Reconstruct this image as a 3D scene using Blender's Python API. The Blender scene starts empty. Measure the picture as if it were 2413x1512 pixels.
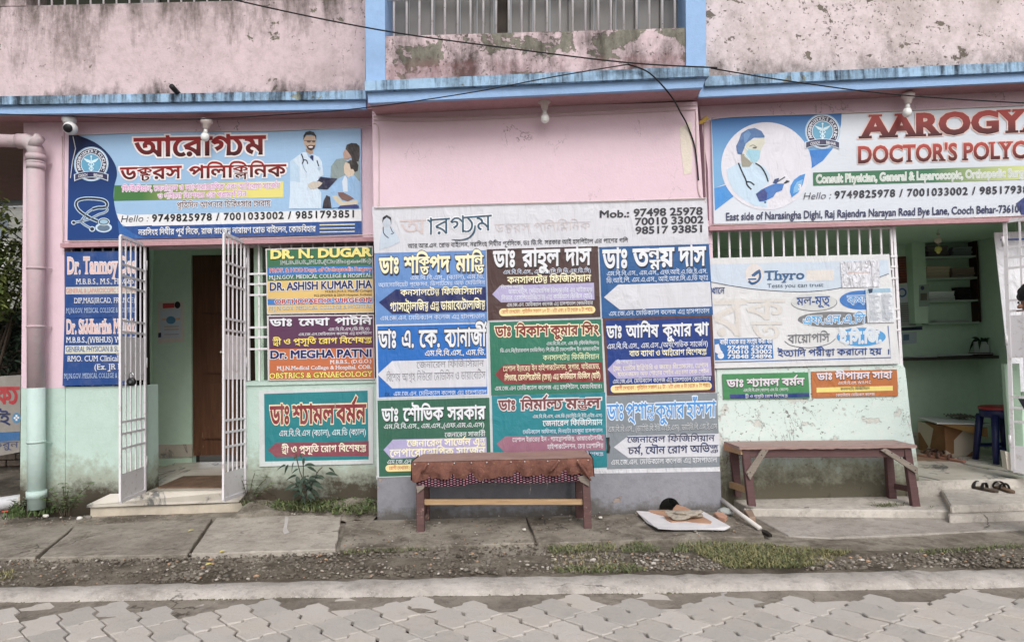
import bpy, bmesh, math, random
import numpy as np
from mathutils import Matrix, Vector
R_ = math.radians
sc = bpy.context.scene
col = sc.collection
# ---------------------------------------------------------------- camera
K = 2930/2413                      # photograph pixels per working pixel (positions below are read at 2413 x 1512)
FPX, CXP, CYP = 1609.0, 2413/2, 1512/2
CAM = Vector((0.0, -5.6, 1.372))
ROT = (Matrix.Rotation(R_(1.0747), 3, 'Z') @ Matrix.Rotation(R_(92.011), 3, 'X') @ Matrix.Rotation(R_(-1.5018), 3, 'Z'))
cd = bpy.data.cameras.new('camera'); cam = bpy.data.objects.new('camera', cd); col.objects.link(cam)
cd.sensor_width = 36; cd.lens = 36*FPX/2413; cd.clip_start = .05; cd.clip_end = 500
cam.matrix_world = Matrix.Translation(CAM) @ ROT.to_4x4()
sc.camera = cam
# ---------------------------------------------------------------- sky and sun (bright overcast)
SUN_EL, SUN_AZ = 42.0, 13.0        # degrees; the sun stands behind the camera, a little to its right
wd = bpy.data.worlds.new('World'); sc.world = wd; wd.use_nodes = True
nt = wd.node_tree; bg = nt.nodes['Background']; bg.inputs[1].default_value = .15
sky = nt.nodes.new('ShaderNodeTexSky'); sky.sky_type = 'NISHITA'; sky.sun_disc = False
sky.sun_elevation = R_(SUN_EL); sky.sun_rotation = R_(180-SUN_AZ); sky.air_density = 1.0; sky.dust_density = 4.0; sky.ozone_density = 1.0
hs = nt.nodes.new('ShaderNodeHueSaturation'); hs.inputs['Saturation'].default_value = .22
nt.links.new(sky.outputs[0], hs.inputs['Color']); nt.links.new(hs.outputs[0], bg.inputs[0])
sd = bpy.data.lights.new('sun', 'SUN'); sd.energy = 1.2; sd.angle = R_(26); sd.color = (1.0, .975, .945)
so = bpy.data.objects.new('sun', sd); col.objects.link(so)
dv = Vector((math.sin(R_(SUN_AZ))*math.cos(R_(SUN_EL)), -math.cos(R_(SUN_AZ))*math.cos(R_(SUN_EL)), math.sin(R_(SUN_EL))))
so.rotation_euler = dv.to_track_quat('Z', 'Y').to_euler(); so.location = (3, -8, 9)
vs = sc.view_settings; vs.view_transform = 'Standard'; vs.look = 'None'; vs.gamma = 1.0; vs.use_curve_mapping = False; vs.exposure = .07
sc.cycles.max_bounces = 8; sc.cycles.diffuse_bounces = 5
# ---------------------------------------------------------------- pixel -> place
def ray(x, y): return ROT @ Vector(((x-CXP)/FPX, (CYP-y)/FPX, -1.0))
def P(x, y, Y):                    # where the line of sight meets the upright plane y = Y
    r = ray(x, y); return CAM + r*((Y-CAM.y)/r.y)
def G(x, y, z=0.0):                # where it meets the level z
    r = ray(x, y); return CAM + r*((z-CAM.z)/r.z)
def px_per_m(Y): return FPX/(Y-CAM.y)
# ---------------------------------------------------------------- mesh helpers
class MB:
    def __init__(s): s.v = []; s.f = []
    def add(s, vs, fs):
        n = len(s.v); s.v += [tuple(v) for v in vs]; s.f += [tuple(i+n for i in f) for f in fs]; return s
    def box(s, x0, x1, y0, y1, z0, z1):
        return s.add([(x0,y0,z0),(x1,y0,z0),(x1,y1,z0),(x0,y1,z0),(x0,y0,z1),(x1,y0,z1),(x1,y1,z1),(x0,y1,z1)],
                     [(0,3,2,1),(4,5,6,7),(0,1,5,4),(1,2,6,5),(2,3,7,6),(3,0,4,7)])
    def bar(s, a, b, w, d, up=(0,0,1)):           # beam from a to b, w across, d along the 'up' side
        a, b = Vector(a), Vector(b); t = (b-a).normalized(); u = Vector(up); u = (u-t*u.dot(t))
        if u.length < 1e-4: u = Vector((0,1,0)); u = u-t*u.dot(t)
        u.normalize(); r = t.cross(u); c = []
        for p in (a, b):
            for i, j in ((-1,-1),(1,-1),(1,1),(-1,1)): c.append(p+r*(i*w/2)+u*(j*d/2))
        return s.add(c, [(0,3,2,1),(4,5,6,7),(0,1,5,4),(1,2,6,5),(2,3,7,6),(3,0,4,7)])
    def prism(s, pts, vec):
        pts = [Vector(p) for p in pts]; v = Vector(vec); n = len(pts)
        return s.add(pts+[p+v for p in pts], [tuple(range(n)), tuple(range(2*n-1, n-1, -1))]+[(i, i+n, (i+1) % n+n, (i+1) % n) for i in range(n)])
    def tube(s, pts, r, n=8, caps=True):
        pts = [Vector(p) for p in pts]; m = len(pts); rr = r if hasattr(r, '__len__') else [r]*m; base = len(s.v); prev = None
        for i, p in enumerate(pts):
            t = (pts[min(i+1, m-1)]-pts[max(i-1, 0)]).normalized()
            if prev is None: u = t.orthogonal().normalized()
            else:
                u = prev-t*prev.dot(t); u = u.normalized() if u.length > 1e-6 else t.orthogonal().normalized()
            prev = u; w = t.cross(u)
            for k in range(n):
                a = 2*math.pi*k/n; s.v.append(tuple(p+(u*math.cos(a)+w*math.sin(a))*rr[i]))
        for i in range(m-1):
            for k in range(n):
                a, b = base+i*n+k, base+i*n+(k+1) % n; s.f.append((a, b, b+n, a+n))
        if caps: s.f.append(tuple(range(base+n-1, base-1, -1))); s.f.append(tuple(range(base+(m-1)*n, base+m*n)))
        return s
    def lathe(s, c, prof, n=16, axis=(0,0,1)):     # prof: (radius, height along axis)
        c = Vector(c); q = Vector((0,0,1)).rotation_difference(Vector(axis)); base = len(s.v)
        for r, h in prof:
            for k in range(n):
                a = 2*math.pi*k/n; s.v.append(tuple(c+q @ Vector((r*math.cos(a), r*math.sin(a), h))))
        m = len(prof)
        for i in range(m-1):
            for k in range(n):
                a, b = base+i*n+k, base+i*n+(k+1) % n; s.f.append((a, b, b+n, a+n))
        s.f.append(tuple(range(base+n-1, base-1, -1))); s.f.append(tuple(range(base+(m-1)*n, base+m*n)))
        return s
    def mesh(s, name, mt=None, smooth_=False, bevel=0.0, seg=2):
        me = bpy.data.meshes.new(name); me.from_pydata([tuple(v) for v in s.v], [], s.f)
        bm = bmesh.new(); bm.from_mesh(me)
        bmesh.ops.recalc_face_normals(bm, faces=bm.faces)
        if bevel:
            bmesh.ops.bevel(bm, geom=[e for e in bm.edges if len(e.link_faces) == 2 and e.calc_face_angle(0) > .6], offset=bevel, segments=seg, affect='EDGES', clamp_overlap=True)
        bm.to_mesh(me); bm.free()
        if mt: me.materials.append(mt)
        if smooth_:
            for p in me.polygons: p.use_smooth = True
        return me
    def build(s, name, mt, parent=None, smooth_=False, bevel=0.0, seg=2):
        return link(name, s.mesh(name, mt, smooth_, bevel, seg), parent)
def world_of(p):
    m = Matrix.LocRotScale(p.location, p.rotation_euler, p.scale)
    return m if p.parent is None else world_of(p.parent) @ p.matrix_parent_inverse @ m
def link(name, me, parent=None):
    o = bpy.data.objects.new(name, me); col.objects.link(o)
    if parent is not None: o.parent = parent; o.matrix_parent_inverse = world_of(parent).inverted()
    return o
def tag(o, label=None, cat=None, group=None, kind=None):
    for k, v in (('label', label), ('category', cat), ('group', group), ('kind', kind)):
        if v: o[k] = v
    return o
def empty(name, loc=(0,0,0)):
    o = bpy.data.objects.new(name, None); o.empty_display_size = .1; o.location = loc; col.objects.link(o); return o
def pxprism(pts, Y0, Y1):                          # outline seen on the plane Y0, carried straight back to Y1
    return MB().prism([P(x, y, Y0) for x, y in pts], (0, Y1-Y0, 0))
def slab(name, pts, Y0, Y1, mt, parent=None, bevel=0.0): return pxprism(pts, Y0, Y1).build(name, mt, parent, bevel=bevel)
def copy_tree(o, parent=None):
    c = o.copy(); col.objects.link(c); c.parent = parent
    for ch in list(o.children): copy_tree(ch, c)
    return c
# ---------------------------------------------------------------- materials
def rgb(r, g, b):
    f = lambda c: (c/255/12.92) if c/255 <= .04045 else ((c/255+.055)/1.055)**2.4
    r, g, b = f(r), f(g), f(b); l = .25*r+.6*g+.15*b; k = .88
    return (l+(r-l)*k, l+(g-l)*k, l+(b-l)*k)
class NT:
    def __init__(s, name, rough=.7, spec=.3):
        s.m = bpy.data.materials.new(name); s.m.use_nodes = True; s.t = s.m.node_tree; s.b = s.t.nodes['Principled BSDF']
        s.b.inputs['Roughness'].default_value = rough; s.b.inputs['Specular IOR Level'].default_value = spec
        s.pos = s.t.nodes.new('ShaderNodeNewGeometry').outputs['Position']; s.h = None
    def n(s, typ, **kw):
        nd = s.t.nodes.new('ShaderNode'+typ)
        for k, v in kw.items(): setattr(nd, k, v)
        return nd
    def put(s, sock, v):
        if hasattr(v, 'is_output'): s.t.links.new(v, sock)
        else: sock.default_value = v
    def map(s, scale=(1,1,1), loc=(0,0,0), src=None):
        m = s.n('Mapping'); s.put(m.inputs[0], src or s.pos); m.inputs['Scale'].default_value = scale; m.inputs['Location'].default_value = loc; return m.outputs[0]
    def noise(s, scale, detail=5, rough=.6, vec=None, dist=0.):
        t = s.n('TexNoise'); s.put(t.inputs['Vector'], vec or s.pos); t.inputs['Scale'].default_value = scale; t.inputs['Detail'].default_value = detail
        t.inputs['Roughness'].default_value = rough; t.inputs['Distortion'].default_value = dist; return t.outputs[0]
    def voro(s, scale, vec=None, out='Distance', feature='F1'):
        t = s.n('TexVoronoi'); t.feature = feature; s.put(t.inputs['Vector'], vec or s.pos); t.inputs['Scale'].default_value = scale; return t.outputs[out]
    def ramp(s, v, a, b, c0=0., c1=1.):
        r = s.n('MapRange'); s.put(r.inputs[0], v); r.inputs[1].default_value = a; r.inputs[2].default_value = b; r.inputs[3].default_value = c0; r.inputs[4].default_value = c1; return r.outputs[0]
    def math(s, op, a, b=0.):
        m = s.n('Math', operation=op); s.put(m.inputs[0], a); s.put(m.inputs[1], b); return m.outputs[0]
    def mix(s, f, a, b, typ='MIX'):
        m = s.n('Mix', data_type='RGBA', blend_type=typ); s.put(m.inputs[0], f)
        for i, v in ((6, a), (7, b)): s.put(m.inputs[i], v if hasattr(v, 'is_output') else (*v[:3], 1))
        return m.outputs[2]
    def z(s, ax='Z'): return s._sep().outputs[ax]
    def _sep(s):
        if not hasattr(s, 'sp'): s.sp = s.n('SeparateXYZ'); s.put(s.sp.inputs[0], s.pos)
        return s.sp
    def island(s): return [n for n in s.t.nodes if n.type == 'NEW_GEOMETRY'][0].outputs['Random Per Island']
    def obrand(s): return s.n('ObjectInfo').outputs['Random']
    def color(s, v): s.put(s.b.inputs['Base Color'], v if hasattr(v, 'is_output') else (*v[:3], 1)); return s
    def bump(s, h, dist=.01, strength=1.):
        b = s.n('Bump'); s.put(b.inputs['Height'], h); b.inputs['Distance'].default_value = dist; b.inputs['Strength'].default_value = strength
        if s.h is not None: s.put(b.inputs['Normal'], s.h)
        s.h = b.outputs[0]; s.put(s.b.inputs['Normal'], s.h); return s
_PL = {}
def plain(c, rough=.55, spec=.3, metal=0., name='plain', var=.0, bump=0., bscale=200):
    key = (tuple(round(x, 4) for x in c), rough, spec, metal, var, bump, bscale)
    if key in _PL: return _PL[key]
    t = NT(name, rough, spec); t.b.inputs['Metallic'].default_value = metal
    if var: t.color(t.mix(t.ramp(t.noise(9, 6), .3, .7), tuple(x*(1-var) for x in c), tuple(min(1, x*(1+var)) for x in c)))
    else: t.color(c)
    if bump: t.bump(t.noise(bscale, 3), bump)
    _PL[key] = t.m; return t.m
def plaster(name, c, dark=None, stain=.5, streak=None, grime=None, peel=None, fine=.004, patch=.10, rough=.85, specks=None):
    """painted plaster. streak=(colour, threshold, z_low, z_high): run marks; grime=(colour, z0, z1, softness): splashed base; peel=(colour, threshold, scale)"""
    t = NT(name, rough, .2)
    big = t.ramp(t.noise(1.3, 6, .65), .3, .7); cl = t.mix(big, tuple(x*(1-patch) for x in c), tuple(min(1, x*(1+patch*.5)) for x in c))
    med = t.ramp(t.noise(14, 8, .7), .45, .75)
    if dark: cl = t.mix(t.math('MULTIPLY', med, stain*.5), cl, dark)
    hs_ = t.noise(60, 6, .7)
    if peel:
        pc, th, s0 = peel[:3]
        v = t.math('ADD', t.noise(s0, 9, .62, t.map((1, 1, 1.2)), .3), t.math('MULTIPLY', t.noise(s0*7, 4), .16))
        if len(peel) > 3: v = t.math('ADD', v, t.ramp(t.z(), peel[3], peel[4], peel[5], peel[6]))
        mk = t.ramp(v, th, th+.012); cl = t.mix(mk, cl, t.mix(t.noise(30, 5), pc, tuple(x*.6 for x in pc)))
        t.bump(t.math('SUBTRACT', 1., mk), .006, .8)
    if streak:
        for (sc_, th, z0, z1, a, b, amt, sx) in streak:
            v = t.math('MULTIPLY', t.noise(1., 8, .68, t.map((sx, sx, 1.1)), .2), 1.)
            v = t.math('ADD', v, t.math('MULTIPLY', t.noise(22, 7, .75), .22))
            v = t.math('ADD', v, t.ramp(t.z(), z0, z1, a, b))
            cl = t.mix(t.ramp(v, th, th+.22, 0, amt), cl, sc_)
    if grime:
        for (gc, z0, z1, th, amt) in grime:
            v = t.math('ADD', t.math('MULTIPLY', t.noise(3.2, 9, .7), .9), t.ramp(t.z(), z0, z1, .55, -.25))
            v = t.math('ADD', v, t.math('MULTIPLY', t.noise(25, 5, .7), .3))
            cl = t.mix(t.ramp(v, th, th+.20, 0, amt), cl, gc)
    if specks:
        v = t.math('ADD', t.noise(34, 4, .6), t.math('MULTIPLY', t.noise(2.1, 4), .35))
        cl = t.mix(t.ramp(v, specks, specks+.04, 0, .75), cl, rgb(96, 86, 82))
        nv = t.math('ABSOLUTE', t.math('SUBTRACT', t.noise(1.7, 7, .62, t.map((1.6, 1, .9), (5, 0, 2)), .5), .5))
        cl = t.mix(t.math('MULTIPLY', t.ramp(nv, .0045, .0015), t.ramp(t.noise(1.1, 3), .54, .60, 0, .75)), cl, rgb(84, 74, 70))
    t.color(cl); t.bump(hs_, fine); t.bump(t.noise(7, 5), fine*1.5)
    return t.m
# ================================================================ surfaces
PINK = rgb(226, 198, 210); MINT = rgb(186, 210, 199); BLUE = rgb(150, 186, 230); GREEN_IN = rgb(196, 224, 200)
DKS = rgb(70, 62, 58)
M_pinkwall = plaster('pink_wall_paint', PINK, rgb(200, 168, 178), .35, patch=.04, fine=.003, specks=.97)
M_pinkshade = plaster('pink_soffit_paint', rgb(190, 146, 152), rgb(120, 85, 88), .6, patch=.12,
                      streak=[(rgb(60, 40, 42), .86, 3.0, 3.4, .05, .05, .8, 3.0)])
M_parL = plaster('left_parapet_plaster', rgb(212, 190, 194), rgb(150, 132, 130), .9, patch=.09, specks=.84, peel=(rgb(140, 134, 118), .74, 3.2),
                 streak=[(rgb(84, 76, 68), .58, 3.75, 4.55, -.16, .16, .9, 4.6), (rgb(46, 42, 38), .64, 3.56, 3.86, .20, -.20, .95, 3.2), (rgb(130, 116, 112), .62, 3.6, 4.5, .02, .02, .5, 1.6)])
M_parC = plaster('middle_parapet_plaster', rgb(218, 194, 199), rgb(124, 106, 102), 1., patch=.10, specks=.775, peel=(rgb(150, 146, 132), .615, 3.4, 3.7, 4.2, .0, .10),
                 streak=[(rgb(54, 48, 42), .60, 3.62, 4.05, .08, .02, .95, 3.6), (rgb(140, 96, 96), .74, 3.6, 3.76, .20, -.2, .6, 2.0), (rgb(60, 54, 48), .66, 3.9, 4.15, -.1, .16, .9, 8.)])
M_parR = plaster('right_parapet_plaster', rgb(220, 204, 206), rgb(150, 136, 130), 1., patch=.12, specks=.80, peel=(rgb(136, 126, 114), .70, 6.5),
                 streak=[(rgb(132, 120, 108), .58, 3.7, 4.6, .0, .06, .65, 1.4), (rgb(74, 66, 56), .66, 3.6, 3.9, .12, -.08, .8, 2.8)])
M_blue = plaster('blue_trim_paint', BLUE, rgb(90, 120, 160), .35, patch=.06, fine=.004)
M_bluetop = plaster('blue_cornice_paint', rgb(158, 194, 226), rgb(90, 110, 130), .5, patch=.08, peel=(rgb(170, 176, 160), .73, 4.0),
                    streak=[(rgb(30, 40, 54), .56, 3.40, 3.75, -.02, .10, .95, 13.0), (rgb(60, 70, 76), .62, 3.4, 3.8, .0, .06, .8, 3.0)])
M_mintL = plaster('mint_wall_paint', MINT, rgb(150, 178, 160), .5, patch=.06, peel=(rgb(198, 166, 160), .74, 3.0, 0., .55, .10, -.2),
                  grime=[(rgb(150, 150, 132), .05, .80, .64, .75), (rgb(70, 60, 48), -.05, .58, .70, .95)])
M_mintR = plaster('mint_half_wall_paint', rgb(202, 220, 214), rgb(224, 224, 218), .9, patch=.05, specks=.83, peel=(rgb(220, 222, 214), .67, 4.2),
                  grime=[(rgb(150, 150, 128), .05, .66, .66, .9), (rgb(84, 76, 60), .02, .58, .77, .85)])
M_greenin = plaster('green_inside_paint', GREEN_IN, rgb(120, 160, 130), .3, patch=.05, fine=.002)
M_greyplinth = plaster('grey_plinth_paint', rgb(142, 142, 150), rgb(96, 94, 98), .7, patch=.12, peel=(rgb(176, 160, 150), .735, 4.5),
                       streak=[(rgb(66, 68, 82), .74, 0., .3, .1, .0, .8, 5.)], grime=[(rgb(88, 82, 72), -.05, .26, .80, .8)])
M_cream = plaster('bare_cream_plaster', rgb(226, 214, 200), rgb(180, 160, 140), .5, patch=.1)
M_whitemetal = NT('white_gloss_paint', .38, .45); _t = M_whitemetal
_t.color(_t.mix(_t.ramp(_t.noise(46, 5, .7), .66, .70, 0, .9), _t.mix(_t.ramp(_t.noise(16, 7, .7), .55, .72), rgb(226, 222, 226), rgb(184, 176, 172)), rgb(142, 104, 84))); _t.bump(_t.noise(180, 3), .0006); M_whitemetal = _t.m
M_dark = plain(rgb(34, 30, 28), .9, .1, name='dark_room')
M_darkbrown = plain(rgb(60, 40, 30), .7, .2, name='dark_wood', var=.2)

def concrete(name, c, c2, moss=None, rough=.92, gs=60, spots=True, th=.55):
    t = NT(name, rough, .15)
    cl = t.mix(t.ramp(t.noise(1.8, 9, .72), .38, .62), c, c2)
    cl = t.mix(t.ramp(t.noise(11, 9, .78), .50, .70, 0, .75), cl, tuple(x*.5 for x in c2))
    cl = t.mix(t.ramp(t.noise(17, 8, .8, t.map((1, 1, 1), (9, 4, 1))), .56, .72, 0, .6), cl, tuple(min(1, x*1.35) for x in c))
    if moss: cl = t.mix(t.ramp(t.noise(2.6, 9, .72, dist=.4), th, th+.16, 0, .9), cl, moss)
    if spots:
        v = t.voro(gs); cl = t.mix(t.math('MULTIPLY', t.ramp(v, .18, .05), t.ramp(t.noise(5, 4), .45, .6)), cl, tuple(min(1, x*1.5) for x in c))
    wv = t.n('VectorMath', operation='ADD'); t.put(wv.inputs[0], t.pos); nz_ = t.n('TexNoise'); t.put(nz_.inputs['Vector'], t.pos); nz_.inputs['Scale'].default_value = 4.; nz_.inputs['Detail'].default_value = 6.; sc2 = t.n('VectorMath', operation='SCALE'); t.put(sc2.inputs[0], nz_.outputs['Color']); sc2.inputs['Scale'].default_value = .35; t.put(wv.inputs[1], sc2.outputs[0])
    ck = t.math('MULTIPLY', t.ramp(t.voro(.85, wv.outputs[0], 'Distance', 'DISTANCE_TO_EDGE'), .006, .002), t.ramp(t.noise(1.3, 4), .52, .58))
    cl = t.mix(t.math('MULTIPLY', ck, .7), cl, rgb(64, 57, 50))
    t.color(cl); t.bump(t.noise(gs*.7, 6, .75), .010); t.bump(t.noise(6, 7, .65), .018)
    return t.m
M_slab = concrete('concrete_slab', rgb(188, 179, 167), rgb(160, 151, 140), rgb(126, 118, 107), th=.58)
M_slabdark = concrete('damp_concrete_slab', rgb(164, 155, 142), rgb(134, 126, 115), rgb(96, 88, 78), th=.53)
M_apron = concrete('concrete_apron', rgb(180, 172, 164), rgb(158, 150, 141), rgb(132, 124, 115), th=.62)
M_step = concrete('worn_cement_step', rgb(210, 202, 192), rgb(186, 178, 168), rgb(154, 144, 132), th=.64)
M_soil = concrete('gritty_soil', rgb(166, 157, 143), rgb(130, 121, 109), rgb(88, 80, 69), gs=90, th=.47)
M_gravelbed = concrete('dark_gravel_bed', rgb(136, 127, 113), rgb(102, 93, 81), rgb(70, 62, 52), gs=120, th=.48)
M_kerb = concrete('kerb_cement', rgb(198, 190, 183), rgb(170, 162, 154), rgb(134, 126, 118), th=.55)
M_sand = concrete('sandy_joint_dirt', rgb(70, 63, 56), rgb(54, 48, 42), rgb(40, 35, 30), gs=110, th=.52)
_t = NT('cement_paver', .85, .25)
_c = _t.mix(_t.obrand(), rgb(194, 186, 179), rgb(170, 164, 158)); _c = _t.mix(_t.ramp(_t.noise(3.2, 7, .7), .45, .7, 0, .55), _c, rgb(190, 179, 165))
_c = _t.mix(_t.ramp(_t.noise(12, 8, .75), .55, .75, 0, .45), _c, rgb(138, 131, 125)); _t.color(_c); _t.bump(_t.noise(60, 6, .7), .006); _t.bump(_t.noise(10, 5), .006); M_paver = _t.m
_t = NT('marble', .25, .5)
_v = _t.noise(2.4, 8, .7, _t.map((1.0, .55, 1.), (3, 1, 0)), 1.6); _c = _t.mix(_t.ramp(_v, .53, .60), rgb(216, 210, 200), rgb(128, 130, 130)); _c = _t.mix(_t.ramp(_t.noise(1.1, 6), .35, .7), _c, rgb(204, 194, 178), 'MULTIPLY'); _t.color(_c); M_marble = _t.m
_t = NT('beige_stone', .55, .3); _t.color(_t.mix(_t.ramp(_t.noise(5, 8, .7), .4, .7), rgb(206, 194, 174), rgb(176, 164, 146))); _t.bump(_t.noise(40, 4), .002); M_beige = _t.m

# ================================================================ ground, road, kerb
def sheet(name, x0, x1, y0, y1, z, mt, nx=1, ny=1, amp=0., seed=1, parent=None):
    rnd = np.random.RandomState(seed); X = np.linspace(x0, x1, nx+1); Y = np.linspace(y0, y1, ny+1)
    low = rnd.randn(max(3, ny//4+2), max(3, nx//4+2)); vs_ = []
    for j, y in enumerate(Y):
        for i, x in enumerate(X):
            a = (j/ny)*(low.shape[0]-1.001) if ny else 0; b = (i/nx)*(low.shape[1]-1.001) if nx else 0
            j0, i0 = int(a), int(b); u, w = a-j0, b-i0
            h = (low[j0, i0]*(1-u)*(1-w)+low[j0, i0+1]*(1-u)*w+low[j0+1, i0]*u*(1-w)+low[j0+1, i0+1]*u*w)*amp
            vs_.append((x, y, z+h+(rnd.randn()*amp*.25 if amp else 0)))
    fs = [(j*(nx+1)+i, j*(nx+1)+i+1, (j+1)*(nx+1)+i+1, (j+1)*(nx+1)+i) for j in range(ny) for i in range(nx)]
    m = MB(); m.add(vs_, fs); return m.build(name, mt, parent, smooth_=amp > 0)
tag(sheet('ground', -90, 90, -90, 90, -.20, plain(rgb(120, 112, 100), .95, name='far_ground', var=.2)), kind='structure')
ZR = -.03                                            # top of the pavers
road = tag(sheet('road', -8, 8, -7.5, -1.60, ZR-.026, M_sand, 120, 50, .004, 5), kind='structure')
verge = tag(sheet('verge', -8, 8, -1.60, 3.0, -.035, M_soil, 140, 60, .006, 7), kind='structure')
gravel_bed = tag(sheet('gravel_strip', -8, 8, -1.56, -1.06, -.022, M_gravelbed, 140, 10, .006, 9), kind='structure')
# --- interlocking pavers, laid askew to the kerb
def paver_mesh(L=.232, W=.152, t=.05, g=.010, amp=.015):
    def edge(n, x0, x1, f): return [(x0+(x1-x0)*i/n, f(i/n)) for i in range(n)]
    zig = lambda u: amp*(1 if .17 < u < .5 else (-1 if .5 <= u < .83 else 0))
    def side(L_): return [(0, 0), (.40*L_, amp), (.56*L_, -amp*.9)]
    l, w = L-g, W-g; pts = []
    # opposite edges must mesh: top edge repeats the bottom edge, right repeats the left
    n = 3; b = [(x-l/2, y-w/2) for x, y in side(l)]; top = [(x, y+w) for x, y in b]; left = [(-l/2+y*.8, -w/2+x) for x, y in side(w)]; right = [(x+l, y) for x, y in left]
    loop = b+[right[i] for i in range(n)]+[(l/2, w/2)]+[top[i] for i in range(n-1, 0, -1)]+[(-l/2, w/2)]+[left[i] for i in range(n-1, 0, -1)]
    clean = [p for i, p in enumerate(loop) if math.hypot(p[0]-loop[i-1][0], p[1]-loop[i-1][1]) > .004]
    m = MB(); nn = len(clean); ch = .005
    low = [(x, y, -t) for x, y in clean]; mid = [(x, y, -ch) for x, y in clean]; tp = [(x*(1-2*ch/L), y*(1-2*ch/W), 0) for x, y in clean]
    m.add(low+mid+tp, [tuple(range(2*nn, 3*nn))]+[(i, (i+1) % nn, (i+1) % nn+nn, i+nn) for i in range(nn)]+[(i+nn, (i+1) % nn+nn, (i+1) % nn+2*nn, i+2*nn) for i in range(nn)])
    return m.mesh('paver', M_paver), L, W
pm, PL_, PW_ = paver_mesh(.262, .162)
_e0, _e1, _e2 = G(0, 1417, ZR), G(1206, 1399, ZR), G(2413, 1383, ZR)
def edge(x): return _e0.y+(_e1.y-_e0.y)*(x-_e0.x)/(_e1.x-_e0.x) if x < _e1.x else _e1.y+(_e2.y-_e1.y)*(x-_e1.x)/(_e2.x-_e1.x)
rnd = random.Random(4); ang = R_(-49); ca, sa = math.cos(ang), math.sin(ang); cand = []
for i in range(-40, 40):
    for j in range(-60, 60):
        u, v = i*PL_+j*.012, j*PW_; x, y = u*ca-v*sa, u*sa+v*ca-3.0
        if -3.3 < x < 3.5 and -3.15 < y < edge(x)-.085: cand.append((x, y))
cand.sort(key=lambda p: -p[1]); cand = cand[:300]
for x, y in cand:
    o = bpy.data.objects.new('paver', pm); col.objects.link(o); o.parent = road
    o.location = (x, y, ZR+rnd.uniform(-.004, .003)-(.009 if y > edge(x)-.17 else 0)); o.rotation_euler = (rnd.gauss(0, .009), rnd.gauss(0, .009), ang+rnd.gauss(0, .012))
sheet('sand_strip', -8, 8, -1.93, -1.60, ZR-.009, concrete('pale_sandy_dirt', rgb(158, 148, 136), rgb(126, 117, 106), rgb(86, 78, 68), gs=110, th=.54), 160, 8, .0025, 12, road)
# --- kerb: one cast strip, worn and rounded
kz = -.005
def kerb_line(y0, y1, y2, z): a, b, c = G(0, y0, z), G(1206, y1, z), G(2413, y2, z); return a, b, c
kb = kerb_line(1381, 1356, 1338, kz); kf = kerb_line(1417, 1399, 1383, ZR+.0)
def interp3(t3, x):
    a, b, c = t3; return a.y+(b.y-a.y)*(x-a.x)/(b.x-a.x) if x < b.x else b.y+(c.y-b.y)*(x-b.x)/(c.x-b.x)
rr = np.random.RandomState(3); m = MB(); prof = 6; xs = np.linspace(-7, 7, 160); nz = lambda: rr.randn()*.004
for x in xs:
    yb, yf = interp3(kb, x), interp3(kf, x); w1 = .012*math.sin(x*3.1)+.008*math.sin(x*7.7)
    for y, z in ((yb+.06, -.09), (yb+.012, kz-.022), (yb-.018, kz), (yf+.055+w1*.5, kz-.006), (yf+.018+w1*.5, kz-.030), (yf+w1*.4, ZR-.03)):
        m.v.append((x, y+nz(), z+nz()*.8))
for i in range(len(xs)-1):
    for k in range(prof-1): a = i*prof+k; m.f.append((a, a+1, a+prof+1, a+prof))
tag(m.build('kerb', M_kerb, None, smooth_=True), kind='structure')
# --- cast slabs over the drain and the cement apron
def gslab(name, pts, mt, parent, ztop=.004, th=.05, jit=.0, sub=None):
    ps = [G(x, y, ztop) for x, y in pts]; m = MB(); q = []
    n = len(ps); rs = random.Random(len(name)+n+int(pts[0][0]))
    for i in range(n):                              # break the edges up a little
        a, b = ps[i], ps[(i+1) % n]; k = max(1, int((b-a).length/.12))
        for j in range(k): p = a.lerp(b, j/k); q.append(Vector((p.x+rs.uniform(-1, 1)*.006, p.y+rs.uniform(-1, 1)*.006, p.z)))
    m.prism(q, (0, 0, -th)); return m.build(name, mt, parent, bevel=.006, seg=1)
gslab('concrete_slab', [(-330, 1248), (172, 1240), (82, 1312), (-420, 1325)], M_slabdark, verge, .002)
gslab('concrete_slab', [(180, 1238), (500, 1219), (440, 1304), (92, 1312)], M_slabdark, verge, .006)
gslab('concrete_slab', [(508, 1219), (806, 1210), (790, 1292), (450, 1304)], M_slab, verge, .008)
gslab('concrete_slab', [(815, 1226), (1236, 1216), (1258, 1278), (800, 1292)], M_soil, verge, -.004)
gslab('concrete_slab', [(1240, 1216), (1745, 1203), (1800, 1262), (1266, 1278)], M_soil, verge, -.006)
gslab('cement_apron', [(1752, 1204), (2720, 1180), (2780, 1230), (1960, 1266), (1860, 1262)], M_apron, verge, -.027)

# ================================================================ the clinic building
YC, YL, YR = 0.0, 0.40, 0.20
bld = empty('clinic_building', (0, .4, 0))
tag(bld, 'two storey pink plastered clinic building with sky blue cornices and mint green base', 'building')
def W(name, pts, Y0, Y1, mt, bevel=0.): return slab(name, pts, Y0, Y1, mt, bld, bevel)
# middle bay
W('wall', [(877, 262), (1643, 240), (1697, 1110), (890, 1124)], YC, .44, M_pinkwall)
arch = [(1604, 1199.5)]+[(1578-25*math.cos(a), 1199-27*math.sin(a)) for a in np.linspace(.05, math.pi-.05, 12)][::-1]+[(1552, 1200.5)]
W('plinth', [(889, 1124), (1697.5, 1110), (1701, 1215)]+[(1604, 1217)]+arch+[(1552, 1218)]+[(889.5, 1232)], -.012, .44, M_greyplinth)
W('bare_patch', [(1602, 300), (1628, 286), (1632, 330), (1630, 408), (1612, 412), (1604, 350)], -.003, .0, M_cream)
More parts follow.
